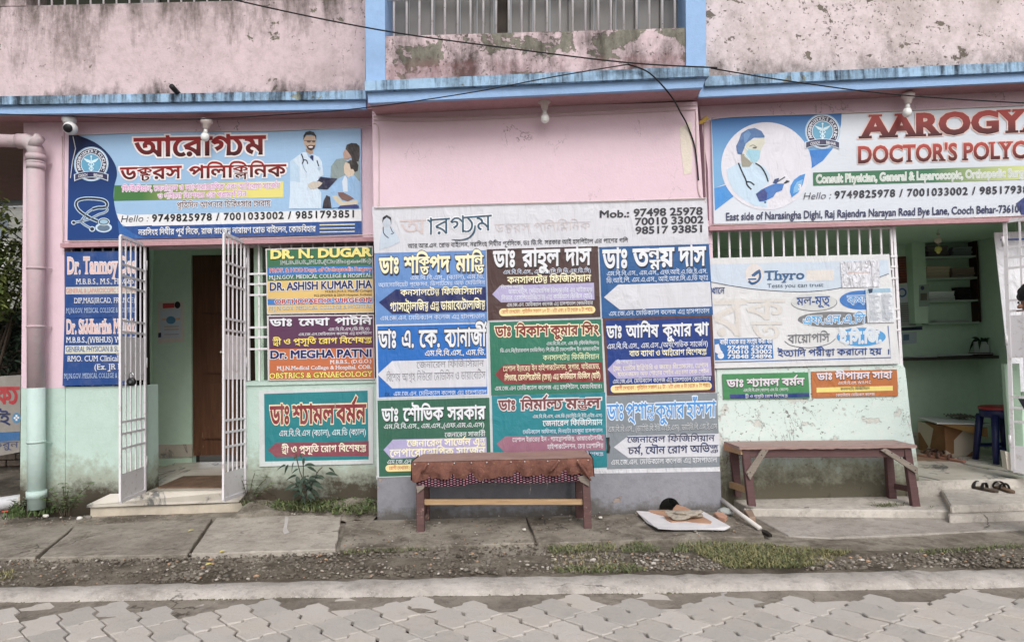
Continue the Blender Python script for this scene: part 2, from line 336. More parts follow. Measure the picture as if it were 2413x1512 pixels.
# middle bay, upper storey
W('column', [(858, -420), (905, -420), (908, 191), (862, 193)], -.300, .3, M_blue)
W('column', [(1613, -420), (1662, -420), (1664, 157), (1617, 159)], -.300, .3, M_blue)
W('parapet', [(905.5, 86), (1614, 66), (1617, 160), (908.5, 190.5)], -.286, .05, M_parC)
W('cornice', [(859, 191), (1670, 155), (1671, 179), (860, 214)], -.365, .3, M_bluetop)
W('cornice', [(865, 214.3), (1664, 179.6), (1656, 206), (868, 243)], -.325, -.28, M_blue)
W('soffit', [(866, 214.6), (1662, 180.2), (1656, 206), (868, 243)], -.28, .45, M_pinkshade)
# window upstairs: frame rail, bars and the grey folding shutters behind
M_shutter = plain(rgb(116, 114, 113), .5, .4, name='grey_shutter', var=.06)
win = W('window', [(902, -60), (1616, -75), (1616, -60), (902, -45)], -.20, -.17, M_whitemetal)
slab('rail', [(906, 0), (1000, -3), (1000, -9), (906, -6)], -.215, -.20, M_whitemetal, win)
for k in range(24):
    x = 928+k*30.1; y = 85-.0282*(x-905); a, b = P(x, y+4, -.19), P(x-1.2*(x-1206)/1206*4, -240, -.19)
    MB().tube([a, b], .0105, 6).build('bar', M_whitemetal, win, smooth_=True)
rnd = random.Random(8); x = 905.
while x < 1612:
    w = rnd.choice((52, 60, 66, 40)); dark = rnd.random() < .18; yy = rnd.uniform(.0, .10)
    slab('shutter_panel', [(x, -300), (x+w-2, -300), (x+w-2, 110), (x, 110)], -.03+yy, -.01+yy, plain(rgb(62, 54, 48), .8, name='bare_shutter', var=.3) if dark and w < 60 else M_shutter, win)
    slab('shutter_fold', [(x+w-9, -300), (x+w-2, -300), (x+w-2, 110), (x+w-9, 110)], -.06+yy, -.03+yy, M_shutter, win); x += w
# left wing, upper storey
W('parapet', [(-420, 22), (62, 16), (62, 14), (530, 3), (861, -5), (861, 218), (-420, 238)], .17, .5, M_parL)
W('column', [(-420, -420), (60, -420), (62, 14), (-420, 22)], .20, .5, M_parL)
W('cornice', [(-420, 234), (861, 213), (862, 233), (-420, 253)], .10, .5, M_bluetop)
W('cornice', [(-420, 253.3), (862, 233.6), (862, 257), (-420, 276)], .135, .17, M_blue)
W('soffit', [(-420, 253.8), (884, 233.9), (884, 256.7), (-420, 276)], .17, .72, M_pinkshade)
winL = W('window', [(60, -120), (861, -135), (861, -125), (60, -110)], .30, .33, M_whitemetal)
for k in range(26): MB().tube([P(92+k*30.5, 24, .28), P(90+k*30.5, -130, .28)], .0085, 6).build('bar', M_whitemetal, winL, smooth_=True)
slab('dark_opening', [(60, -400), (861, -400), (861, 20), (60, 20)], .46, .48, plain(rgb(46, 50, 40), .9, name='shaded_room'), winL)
slab('shutter_panel', [(62, -300), (90, -300), (92, 30), (62, 30)], .40, .43, M_shutter, winL)
slab('shutter_panel', [(330, -300), (372, -300), (372, 30), (330, 30)], .40, .43, M_shutter, winL)
# right wing, upper storey
W('parapet', [(1664, -420), (2850, -420), (2850, 130), (1664, 182)], -.02, .3, M_parR)
W('cornice', [(1660, 180), (2850, 126), (2850, 148), (1661, 203)], -.10, .3, M_bluetop)
W('cornice', [(1652, 203.4), (2850, 148.6), (2850, 172), (1646, 229)], -.065, -.03, M_blue)
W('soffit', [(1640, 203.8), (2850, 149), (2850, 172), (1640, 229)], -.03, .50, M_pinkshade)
# left wing, ground floor
W('wall', [(145, 250), (885, 240), (885, 567), (145, 581)], YL, .70, M_pinkwall)          # lintel zone behind the signboard
W('pillar', [(56, 250), (150, 250), (153, 913), (50, 914)], YL-.01, .75, M_pinkwall)
W('pillar_base', [(50, 914.3), (153, 913.3), (153, 1250), (46, 1250)], YL-.01, .75, M_mintL)
W('wall', [(153.5, 911), (341, 908), (343, 1250), (153.5, 1250)], YL, .62, M_mintL)
W('ledge', [(142, 573), (882, 558.5), (882, 568), (142, 583)], YL-.07, YL, M_pinkshade)
W('wall', [(580, 901), (889, 893), (895, 1250), (578, 1250)], YL, .62, M_mintL)
slab('sill', [(578, 899), (889, 891), (889, 901), (578, 909)], YL-.015, .62, M_mintL, bld)
# porch inside the left door
bY = 1.95
W('back_wall', [(272, 300), (449, 300), (452, 1120), (272, 1120)], bY, bY+.10, M_greenin)
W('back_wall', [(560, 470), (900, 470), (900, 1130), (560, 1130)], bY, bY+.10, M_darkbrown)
sk = W('skirting', [(274, 1050), (452.5, 1046), (452.5, 1076), (274, 1080)], bY-.015, bY, M_marble)
dr = W('door', [(449.5, 602), (562, 600), (562, 1071), (452.5, 1073)], bY+.03, bY+.07, None)
_t = NT('brown_varnish', .45, .4); _c = _t.mix(_t.ramp(_t.noise(3, 8, .7, _t.map((7, 7, .6)), .5), .3, .7), rgb(112, 74, 50), rgb(78, 48, 33)); _c = _t.mix(_t.math('MULTIPLY', _t.ramp(_t.noise(3, 8, .75, _t.map((4, 4, 1)), .6), .60, .66), _t.ramp(_t.z(), .5, 1.3, 1., 0.)), _c, rgb(150, 120, 92)); _t.color(_c); M_door = _t.m
dr.data.materials.append(M_door) if not dr.data.materials else None
dr.data.materials.clear(); dr.data.materials.append(M_door)
for y0, y1 in ((640, 740), (762, 880), (900, 1035)):
    slab('door_panel', [(474, y0), (524, y0), (525, y1), (475, y1)], bY+.000, bY+.03, M_door, dr, bevel=.014)
slab('lintel', [(449.5, 470), (562, 470), (562, 599), (449.5, 601)], bY+.01, bY+.1, M_greenin, bld)
pL = P(300, 1090, YL).x-.9; pR = P(884, 1090, YL).x+.05; zc_ = P(600, 560, YL).z+.03
m = MB().box(pL-.1, pL, .62, bY, -.05, zc_).build('side_wall', M_greenin, bld)
xp = P(582, 900, .5).x; MB().box(xp+.02, xp+.10, .64, bY, -.05, zc_).build('side_wall', M_greenin, bld)
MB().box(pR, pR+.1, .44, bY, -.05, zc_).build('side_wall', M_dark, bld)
MB().box(xp+.02, pR+.1, .71, bY+.1, zc_+.005, zc_+.1).build('ceiling', M_greenin, bld)
for x0_, x1_, y0_, y1_ in ((pL-.1, pL, .71, bY), (xp+.02, xp+.1, .71, bY), (pL, xp+.02, .71, .80), (pL-.1, xp+.1, bY+.001, bY+.1)): MB().box(x0_, x1_, y0_, y1_, zc_+.101, 5.2).build('added_light_shaft_wall', M_greenin, bld)  # added, unseen: open-topped shaft that lets sky light down into the porch
zin = .165
x0f, x1f = P(250, 1100, .6).x-.7, P(880, 1100, .6).x
for i in range(4):                                   # marble tiles of the porch floor
    for j in range(3):
        xa = P(345, 1150, .4).x-.55+i*.56; ya = .40+j*.52
        MB().box(xa+.001, xa+.559, ya+.001, ya+.519, zin-.03, zin+rnd.uniform(-.0005, .0005)).build('marble_tile', M_marble, bld)
MB().box(x0f, x1f, .45, bY, -.05, zin-.032).build('floor_slab', M_beige, bld)
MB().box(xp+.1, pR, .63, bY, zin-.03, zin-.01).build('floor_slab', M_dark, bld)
# threshold slab outside: slopes down to the pavement
a, b, c, d = G(203, 1190, .075), G(563, 1177, .075), P(578, 1150, .38), P(262, 1157, .38)
fr = [Vector((a.x, a.y, .080)), Vector((b.x, b.y, .080)), Vector((c.x, .40, zin-.006)), Vector((d.x-.02, .40, zin-.006))]
st = MB().prism(fr, (0, 0, -.028)).build('step', M_marble, bld, bevel=.004, seg=1)
MB().prism([Vector((p.x*.985-.04, p.y+.03, -.05)) if i < 2 else Vector((p.x, p.y, -.05)) for i, p in enumerate(fr)], (0, 0, .10)).build('step_base', M_beige, bld)
# right wing, ground floor
W('wall', [(1644, 225), (2850, 175), (2850, 495), (1672, 532), (1668, 400)], YR, .50, M_pinkwall)
W('wall', [(1640, 520), (1678, 520), (1692, 1210), (1650, 1210)], YR+.005, .50, M_pinkwall)
W('ledge', [(1671, 533), (2850, 498), (2850, 508), (1672, 543)], YR-.06, YR, M_pinkshade)
hw = W('half_wall', [(1686, 867), (2122, 857), (2134, 862), (2139, 905), (2150, 1010), (2160, 1060), (2166, 1112), (2174, 1200), (1694, 1220)], YR, .38, M_mintR, bevel=.012)
W('jamb', [(2366, 858), (2402, 856), (2415, 1108), (2382, 1112)], YR+.02, .255, plaster('green_jamb_paint', rgb(160, 186, 164), rgb(150, 180, 150), .4, patch=.05))
W('wall', [(2403, 500), (2900, 480), (2900, 1200), (2412, 1200)], YR+.30, .56, M_greenin)
W('jamb_foot', [(2368, 1062), (2398, 1070), (2404, 1118), (2374, 1106)], YR+.004, .26, M_marble)
rY = 2.05; zf = .155
W('back_wall', [(1500, 420), (2420, 420), (2420, 1100), (1500, 1100)], rY, rY+.1, M_greenin)
xl_, xr_ = P(1700, 900, YR).x-.05, P(2306, 900, rY).x
MB().box(xl_-.1, xl_, .5, rY, -.05, 3.2).build('side_wall', M_greenin, bld)
MB().box(xr_, xr_+.1, .57, rY, -.05, 3.2).build('side_wall', M_greenin, bld)
zc2 = P(2200, 520, YR).z+.05
MB().box(xl_-.1, xr_+.4, .51, rY+.1, zc2, zc2+.1).build('ceiling', M_greenin, bld)
for i in range(5):
    for j in range(3):
        xa = P(2140, 1120, YR).x-.06+i*.42; ya = .20+j*.62
        if j == 0: ya += .0
        MB().box(xa+.001, xa+.419, ya+.001, ya+.619, zf-.03, zf+rnd.uniform(-.0005, .0005)).build('marble_tile', M_marble, bld)
MB().box(xl_, xr_+.7, .24, rY, -.05, zf-.032).build('floor_slab', M_beige, bld)
MB().box(P(2140, 1120, YR).x-.02, P(2413, 1120, YR).x+.8, .17, .24, .02, zf-.002).build('threshold', M_step, bld, bevel=.005)
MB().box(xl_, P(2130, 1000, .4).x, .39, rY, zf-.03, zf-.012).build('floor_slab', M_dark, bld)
for pts in ([(2172, 1030), (2172, 1056), (2100, 1056), (2100, 1030)],): W('skirting', [(2050, 1022), (2306, 1014), (2306, 1044), (2050, 1052)], rY-.012, rY, M_marble)
# platform under the bench and the step to the right door
gs = [G(1697, 1178, .03), G(2200, 1164, .03), G(2236, 1204, .03), G(2196, 1203, .03), G(1752, 1198, .03)]
MB().prism([Vector((1.70, .24, .03)), Vector((gs[1].x+.5, .24, .03)), Vector((gs[2].x+.25, gs[2].y-.01, .03)), Vector((gs[4].x, gs[4].y-.0, .03)), Vector((1.735, gs[4].y+.10, .03))], (0, 0, -.075)).build('platform', M_step, bld, bevel=.006, seg=1)
sp = [G(2168, 1135, .085), G(2240, 1191, .085), G(2700, 1176, .085)]
MB().prism([Vector((sp[0].x, .175, .085)), Vector((sp[1].x, sp[1].y, .085)), Vector((sp[2].x, sp[2].y, .085)), Vector((sp[2].x, .175, .085))], (0, 0, -.06)).build('step', M_step, bld, bevel=.008)
MB().prism([Vector((sp[0].x+.02, .175, .024)), Vector((sp[1].x-.05, sp[1].y-.06, .024)), Vector((sp[2].x, sp[2].y-.05, .024)), Vector((sp[2].x, .175, .024))], (0, 0, -.06)).build('step_base', M_step, bld, bevel=.006)
# covered passage left of the building: slab overhead
m = MB(); zt = P(0, 300, .72).z; MB().box(-9, P(52, 400, YL).x, .72, 3.6, zt-.02, zt+.15).build('passage_ceiling', plain(rgb(150, 118, 116), .9, name='passage_ceiling', var=.1), bld)
MB().box(P(52, 400, YL).x+.004, P(52, 400, YL).x+.12, .76, 3.4, -.05, zt-.03).build('side_wall', M_pinkwall, bld)
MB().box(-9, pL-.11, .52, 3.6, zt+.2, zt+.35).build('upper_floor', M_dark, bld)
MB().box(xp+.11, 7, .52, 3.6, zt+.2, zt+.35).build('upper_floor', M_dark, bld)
# ---------------------------------------------------------------- lettering engine
_TC = bpy.data.curves.new('glyph_probe', 'FONT'); _TC.fill_mode = 'NONE'; _TC.resolution_u = 3
_TO = bpy.data.objects.new('glyph_probe', _TC)
def _loops(s):
    _TC.body = s
    me = _TO.to_mesh()
    co = np.empty(len(me.vertices)*3); me.vertices.foreach_get('co', co); co = co.reshape(-1, 3)[:, :2].copy()
    ed = np.empty(len(me.edges)*2, dtype=int); me.edges.foreach_get('vertices', ed); ed = ed.reshape(-1, 2)
    _TO.to_mesh_clear()
    nxt = {}
    for a, b in ed: nxt.setdefault(a, []).append(b); nxt.setdefault(b, []).append(a)
    # follow edges in index order so that the drawing direction is kept
    first = {}
    for a, b in ed: first.setdefault(a, b) if b == a+1 or a not in first else None
    seen = set(); out = []
    for a in sorted(nxt):
        if a in seen: continue
        lp = [a]; seen.add(a); cur = a
        while True:
            c = [b for b in nxt[cur] if b not in seen]
            if not c: break
            cur = min(c) if len(lp) == 1 else c[0]
            lp.append(cur); seen.add(cur)
        if len(lp) > 2: out.append(co[lp])
    return out
_GL = {}
def _bar_right(s):
    l = _loops(s); return max(c[:, 0].max() for c in l)
_BR = _bar_right('|')
def stroke_poly(pts, w):
    pts = np.array(pts, float); n = len(pts); w = np.atleast_1d(np.array(w, float)); w = np.interp(np.linspace(0, 1, n), np.linspace(0, 1, len(w)), w) if len(w) > 1 else np.full(n, w[0])
    t = np.gradient(pts, axis=0); t /= np.linalg.norm(t, axis=1)[:, None] + 1e-9
    nn = np.stack([-t[:, 1], t[:, 0]], 1)*w[:, None]/2
    return np.concatenate([pts+nn, (pts-nn)[::-1]])
def smooth(pts, k=4):
    pts = np.array(pts, float); n = len(pts); out = []
    for i in range(n-1):
        p0, p1, p2, p3 = pts[max(i-1, 0)], pts[i], pts[i+1], pts[min(i+2, n-1)]
        for j in range(k):
            t = j/k
            out.append(.5*((2*p1)+(p2-p0)*t+(2*p0-5*p1+4*p2-p3)*t*t+(3*p1-p0-3*p2+p3)*t**3))
    out.append(pts[-1]); return np.array(out)
def glyph(ch):
    if ch in _GL: return _GL[ch]
    if ch == '@reph': g = ([stroke_poly(smooth([(-.20, .66), (-.10, .74), (.02, .90)]), [.07, .075, .05])], 0)
    elif ch == '@ya':
        H = BH
        g = ([stroke_poly([(-.02, H-.035), (.37, H-.035)], .07),
              stroke_poly(smooth([(.05, H-.05), (.20, H*.62), (.22, H*.35), (.15, H*.12), (.02, .03), (-.10, .06)]), [.07, .075, .08, .08, .07, .05])], .36)
    elif ch == '@ra': g = ([stroke_poly(smooth([(-.46, -.05), (-.34, .02), (-.22, -.06), (-.10, -.10), (-.04, -.19)]), [.05, .07, .07, .07, .05])], 0)
    elif ch == '@i': g = ([np.array([(.10, 0), (.185, 0), (.185, BH), (.10, BH)]), np.array([(-.01, BH-.075), (.27, BH-.075), (.27, BH), (-.01, BH)])], .25)
    elif ch == '@arch': g = ([stroke_poly(smooth([(.02, -.02), (.10, .13), (.30, .215), (.60, .205), (.85, .12), (1.0, -.03)]), [.055, .065, .075, .075, .07, .05])], 0)
    elif ch == ' ': g = ([], .26)
    else:
        try: l = _loops(ch)
        except Exception: l = []
        adv = _bar_right(ch+'|')-_BR
        g = (l, adv)
    _GL[ch] = g; return g
BH = .62
BH = max(c[:, 1].max() for c in glyph('ব')[0])
_GL.clear()
LH = max(c[:, 1].max() for c in glyph('H')[0])
def _area(c): x, y = c[:, 0], c[:, 1]; return .5*np.sum(x*np.roll(y, -1)-y*np.roll(x, -1))
def _offset(c, d):
    keep = np.linalg.norm(c-np.roll(c, 1, 0), axis=1) > 1e-5; c = c[keep]
    if len(c) < 3: return c
    e = np.roll(c, -1, 0)-c; e /= np.linalg.norm(e, axis=1)[:, None]+1e-12
    n = np.stack([e[:, 1], -e[:, 0]], 1); m = n+np.roll(n, 1, 0)
    k = 1+np.sum(n*np.roll(n, 1, 0), 1); return c+d*m/np.maximum(k, .45)[:, None]
_FC = {}
def fill(ch, off=0., tol=.010, serif=False):
    key = (ch, round(off, 4), tol, serif)
    if key in _FC: return _FC[key]
    loops = glyph(ch)[0]
    if not loops: _FC[key] = np.zeros((0, 4, 2)); return _FC[key]
    big = max(loops, key=lambda c: abs(_area(c))); sg = np.sign(_area(big))
    if off: loops = [_offset(c, off*sg) for c in loops]
    if serif and ch.isalnum():
        Hh = max(c[:, 1].max() for c in loops); bt = min(c[:, 1].min() for c in loops); sh = .075; ex = []
        for yy, y0 in ((bt+.09, bt), (Hh-.09, Hh-sh)):
            r = []
            for c in loops:
                d = np.roll(c, -1, 0)
                for p, q in zip(c, d):
                    if (p[1] <= yy) != (q[1] <= yy): r.append((p[0]+(yy-p[1])/(q[1]-p[1])*(q[0]-p[0]), 1 if q[1] > p[1] else -1))
            r.sort(); w = 0
            for xx, k in r:
                if w == 0: st = xx
                w += k
                if w == 0 and xx-st < .24+2*off:
                    ex.append(np.array([(st-.07, y0), (xx+.07, y0), (xx+.07, y0+sh), (st-.07, y0+sh)])[::int(sg)])
        loops = loops+ex
    A = np.concatenate(loops); B = np.concatenate([np.roll(c, -1, 0) for c in loops])
    ys = np.unique(np.round(A[:, 1]/tol).astype(int))*tol
    quads = []
    lo, hi = np.minimum(A[:, 1], B[:, 1]), np.maximum(A[:, 1], B[:, 1])
    for y0, y1 in zip(ys[:-1], ys[1:]):
        ym = (y0+y1)/2; ix = np.nonzero((lo <= ym) & (hi > ym))[0]
        if len(ix) == 0: continue
        a, b = A[ix], B[ix]; dy = b[:, 1]-a[:, 1]; sl = (b[:, 0]-a[:, 0])/dy
        def xat(y): return np.clip(a[:, 0]+(y-a[:, 1])*sl, np.minimum(a[:, 0], b[:, 0]), np.maximum(a[:, 0], b[:, 0]))
        xm = xat(ym); o = np.argsort(xm); x0, x1 = xat(y0), xat(y1); w = 0
        for i in o:
            pw = w; w += 1 if dy[i] > 0 else -1
            if pw == 0: st = i
            elif w == 0: quads.append([(x0[st], y0), (x0[i], y0), (x1[i], y1), (x1[st], y1)])
    _FC[key] = np.array(quads) if quads else np.zeros((0, 4, 2)); return _FC[key]
_PRE = 'িেৈ'; _POST = 'াীৗ'; _BELOW = 'ুূৃ'; _MOD = 'ঁংঃ'
def _iscons(c): return '\u0995' <= c <= '\u09b9' or c in '\u09dc\u09dd\u09df\u09ce'
def shape(s, track=0.):
    """visual order of glyphs for simple Bengali and Latin: list of (glyph, x, y, sx, sy) and the width"""
    s = s.replace('\u09a1\u09bc', '\u09dc').replace('\u09af\u09bc', '\u09df').replace('\u09a2\u09bc', '\u09dd')
    out = []; x = 0.; i = 0
    def put(ch, sx=1., sy=1., y=0., dx=0.):
        nonlocal x
        out.append((ch, x+dx, y, sx, sy)); x += glyph(ch)[1]*sx
    while i < len(s):
        c = s[i]
        if _iscons(c) or c == 'অ' and s[i+1:i+3] == '\u09cd\u09af':
            cl = [c]; i += 1
            while i+1 < len(s) and s[i] == '\u09cd' and _iscons(s[i+1]): cl.append(s[i+1]); i += 2
            reph = ya = ra = False
            if len(cl) > 1 and cl[0] == 'র' and cl[1] != 'য': reph = True; cl = cl[1:]
            if len(cl) > 1 and cl[-1] == 'য': ya = True; cl = cl[:-1]
            if len(cl) > 1 and cl[-1] == 'র': ra = True; cl = cl[:-1]
            vs = []
            while i < len(s) and (s[i] in _PRE+_POST+_BELOW+_MOD+'োৌ'): vs.append(s[i]); i += 1
            post = []
            for v in vs:
                if v == 'ি':
                    aw = max(glyph(cl[0])[1], .45)*.80+.10; out.append(('@arch', x+.12, BH-.02, aw, 1.)); put('@i')
                elif v in _PRE: put(v)
                elif v == 'ো': put('ে'); post.append('া')
                elif v == 'ৌ': put('ে'); post.append('ৗ')
                elif v in _POST: post.append(v)
            if len(cl) == 1: put(cl[0])
            else:
                a = glyph(cl[0])[1]; b = glyph(cl[1])[1]; w = max(a*.86, b*.72)
                out.append((cl[0], x+(w-a*.86)/2, BH*.44, .86, .56)); out.append((cl[1], x+(w-b*.74)/2+.03, -.10, .74, .52)); 
                if a*.86 < w: out.append(('@hl', x, 0, w, 1.))
                x += w
            if ra: out.append(('@ra', x, 0, 1., 1.))
            for v in vs:
                if v in _BELOW: out.append((v, x, -.10 if len(cl) > 1 or ra else 0, 1., 1.))
            if ya: put('@ya')
            for v in post: put(v)
            if reph: out.append(('@reph', x, 0, 1., 1.))
            for v in vs:
                if v == 'ঁ': out.append((v, x, 0, 1, 1))
                elif v in _MOD: put(v)
        else:
            put(c); i += 1
        x += track
    return out, x
_GL['@hl'] = ([np.array([(0, BH-.075), (1, BH-.075), (1, BH), (0, BH)])], 1.)
def text_quads(s, bold=0., tol=.010, serif=False, track=0., italic=0.):
    gl, w = shape(s, track); qs = []
    for ch, x, y, sx, sy in gl:
        q = fill(ch, bold, tol, serif)
        if len(q) == 0: continue
        q = q*np.array([sx, sy])+np.array([x, y])
        kz = len(qs) % 4
        if italic: q[:, :, 0] += q[:, :, 1]*italic
        qs.append(np.concatenate([q, np.full(q.shape[:2]+(1,), kz*1.)], 2))
    return (np.concatenate(qs) if qs else np.zeros((0, 4, 3))), w
# ================================================================ signs: sheets with flat print on them
FRAMES = {'FA': (1060, 560, 2.413), 'FB': (1060, 880, 2.413), 'FL': (180, 360, 2413/880), 'FW': (740, 680, 1237/360), 'FR': (2030, 300, 2413/900),
          'FT': (2000, 700, 1972/600), 'FD': (0, 650, 1423/800), 'FS': (650, 650, 1423/800), 'FP': (820, 370, 1452/240), 'FN': (2060, 320, 1984/420), 'FE': (180, 400, 1795/380), 'D': (0, 0, 1/K)}
def vgrad(name, c0, c1, p0, p1, ax='Z'):
    t = NT(name, .5, .3); f = t.ramp(t.z(ax), p0, p1); t.color(t.mix(f, c0, c1)); return t.m
_IK = {}
def wrinkle(t, wr=.0045, sc_=5.): t.bump(t.noise(sc_, 4, .55, t.map((1.6, 1, .6)), .8), wr*4); t.bump(t.noise(23, 3, .5, t.map((.5, 1, 1.6)), .6), .0018); return t
def ink(c, rough=.4):
    if not isinstance(c, tuple): return c
    k = tuple(round(x, 4) for x in c)
    if k not in _IK:
        t = NT('print_ink', rough, .4); t.color(t.mix(t.ramp(t.noise(7, 7, .7), .45, .75, 0, .16), k, rgb(170, 162, 154))); _IK[k] = wrinkle(t).m
    return _IK[k]
def band(pts, n=60): return pts
class Sign:
    def __init__(s, name, label, Y, fr, corners, mt, thick=.012, cat='sign', root=None):
        s.Y, s.fr, s.acc, s.ly = Y, fr, {}, 0
        if root is None:
            pts = [s.pt(x, y, 0) for x, y in corners]; s.root = MB().prism(pts, (0, thick, 0)).build(name, ink(mt)); tag(s.root, label, cat)
        else: s.root = root
    def pt(s, x, y, lay, fr=None):
        ox, oy, sc_ = FRAMES[fr or s.fr]; return P((ox+x/sc_)/K, (oy+y/sc_)/K, s.Y-.0012*lay)
    def _add(s, name, c, vs_, fs):
        m = s.acc.setdefault((name, c if not isinstance(c, tuple) else tuple(c)), MB()); m.add(vs_, fs)
    def poly(s, pts, c, lay=1, name='printed_shape', fr=None): s._add(name, c, [s.pt(x, y, lay, fr) for x, y in pts], [tuple(range(len(pts)))])
    def ell(s, cx, cy, rx, ry, c, lay=1, name='printed_disc', n=40, fr=None, a0=0, a1=2*math.pi):
        s.poly([(cx+rx*math.cos(a), cy+ry*math.sin(a)) for a in np.linspace(a0, a1, n, endpoint=abs(a1-a0) < 6.2)], c, lay, name, fr)
    def ring(s, cx, cy, r0, r1, c, lay=1, name='printed_ring', fr=None, a0=0, a1=2*math.pi, n=48, ky=1.):
        A = np.linspace(a0, a1, n); v = [s.pt(cx+r0*math.cos(a), cy+ky*r0*math.sin(a), lay, fr) for a in A]+[s.pt(cx+r1*math.cos(a), cy+ky*r1*math.sin(a), lay, fr) for a in A]
        s._add(name, c, v, [(i, i+1, i+1+n, i+n) for i in range(n-1)])
    def line(s, pts, w, c, lay=1, name='printed_line', fr=None, sm=True):
        p = smooth(pts, 5) if sm and len(pts) > 2 else np.array(pts, float); q = stroke_poly(p, w); n = len(p)
        s._add(name, c, [s.pt(x, y, lay, fr) for x, y in q], [(i, i+1, 2*n-2-i, 2*n-1-i) for i in range(n-1)])
    def pill(s, x0, x1, yl, yr, h, c, lay=1):
        r = h/2; k = (yr-yl)/(x1-x0); pts = [(x1-r+r*math.cos(a), yr+r+r*math.sin(a)) for a in np.linspace(-math.pi/2, math.pi/2, 8)]+[(x0+r-r*math.cos(a), yl+r+r*math.sin(a)) for a in np.linspace(math.pi/2, -math.pi/2, 8)]
        s.poly(pts, c, lay, 'printed_pill')
    def text(s, t, x0, x1, b0, b1, h, c, lay=3, halo=None, hw=.07, bold=.014, serif=False, italic=0., shadow=None, fr=None, tol=None, track=0., sd=(.03, -.05)):
        """one printed line: baseline from (x0,b0) to (x1,b1), letter height h, all in the sign's reading frame"""
        ben = any('\u0980' <= ch <= '\u09ff' for ch in t); H = BH if ben else LH
        A = np.array(s.pt(x0, b0, 0, fr)); B = np.array(s.pt(x1, b1, 0, fr)); U = (np.array(s.pt(x0, b0-h, 0, fr))-A)/H
        tol = tol or (.012 if h > 45 else .022)
        if h <= 34 and bold == .014: bold = .004
        jobs = [(bold, c, lay, 'lettering', (0, 0))]
        if halo is not None: jobs.insert(0, (bold+hw, halo, lay-1, 'lettering_outline', (0, 0)))
        if shadow is not None: jobs.insert(0, (bold+(hw if halo is not None else .012), shadow, lay-1.5, 'lettering_shadow', sd))
        for off, cc, l, nm, dxy in jobs:
            q, w = text_quads(t, off, tol, serif, track, italic)
            if not len(q): continue
            v = q.reshape(-1, 3); E = (B-A)/w
            p = A+(v[:, :1]+dxy[0])*E+(v[:, 1:2]+dxy[1])*U; p[:, 1] -= .0012*l+v[:, 2]*.00012
            s._add(nm, cc, [tuple(r) for r in p], [tuple(r) for r in np.arange(len(v)).reshape(-1, 4).tolist()])
    def words(s, ws, b0, b1, h, c, **kw):              # several words sharing one baseline
        xa, xb = ws[0][1], ws[-1][2]
        for t, x0, x1 in ws:
            f = lambda x: b0+(b1-b0)*(x-xa)/(xb-xa); s.text(t, x0, x1, f(x0), f(x1), h, c, **kw)
    def arc_text(s, t, cx, cy, r, a0, a1, h, c, lay, fr=None):
        A = np.linspace(a0, a1, len(t))
        for ch, a in zip(t, A):
            if ch == ' ': continue
            q = fill(ch, .02, .03); w = glyph(ch)[1]; k = h/LH
            if not len(q): continue
            pts = []
            for x, y in q.reshape(-1, 2):
                u, v = (x-w/2)*k, y*k; X = cx+(r+v)*math.cos(a)-u*math.sin(a)*-1*-1; Y_ = cy+(r+v)*math.sin(a)+u*math.cos(a)
                X = cx+(r+v)*math.cos(a)-u*math.sin(a); pts.append(s.pt(X, Y_, lay, fr))
            s._add('lettering', c, pts, np.arange(len(pts)).reshape(-1, 4).tolist())
    def done(s):
        for (nm, c), m in s.acc.items():
            me = bpy.data.meshes.new(nm); me.from_pydata([tuple(v) for v in m.v], [], [tuple(f) for f in m.f])
            # all print faces the street
            me.update(); me.materials.append(ink(c)); o = link(nm, me, s.root)
            if nm.startswith('lettering'): o['kind'] = 'stuff'
        return s.root
WH = rgb(222, 224, 230); CRM = rgb(240, 232, 190); NAVY = rgb(20, 24, 84); BLK = rgb(18, 18, 24); GOLD = rgb(240, 214, 90)
def vinyl(name, c, wr=.003, sc_=5.):
    t = NT(name, .42, .4); t.color(t.mix(t.ramp(t.noise(2.2, 6), .3, .7), tuple(x*.94 for x in c), tuple(min(1, x*1.04) for x in c)))
    wrinkle(t, wr*1.3 if wr > .002 else wr, sc_); return t.m
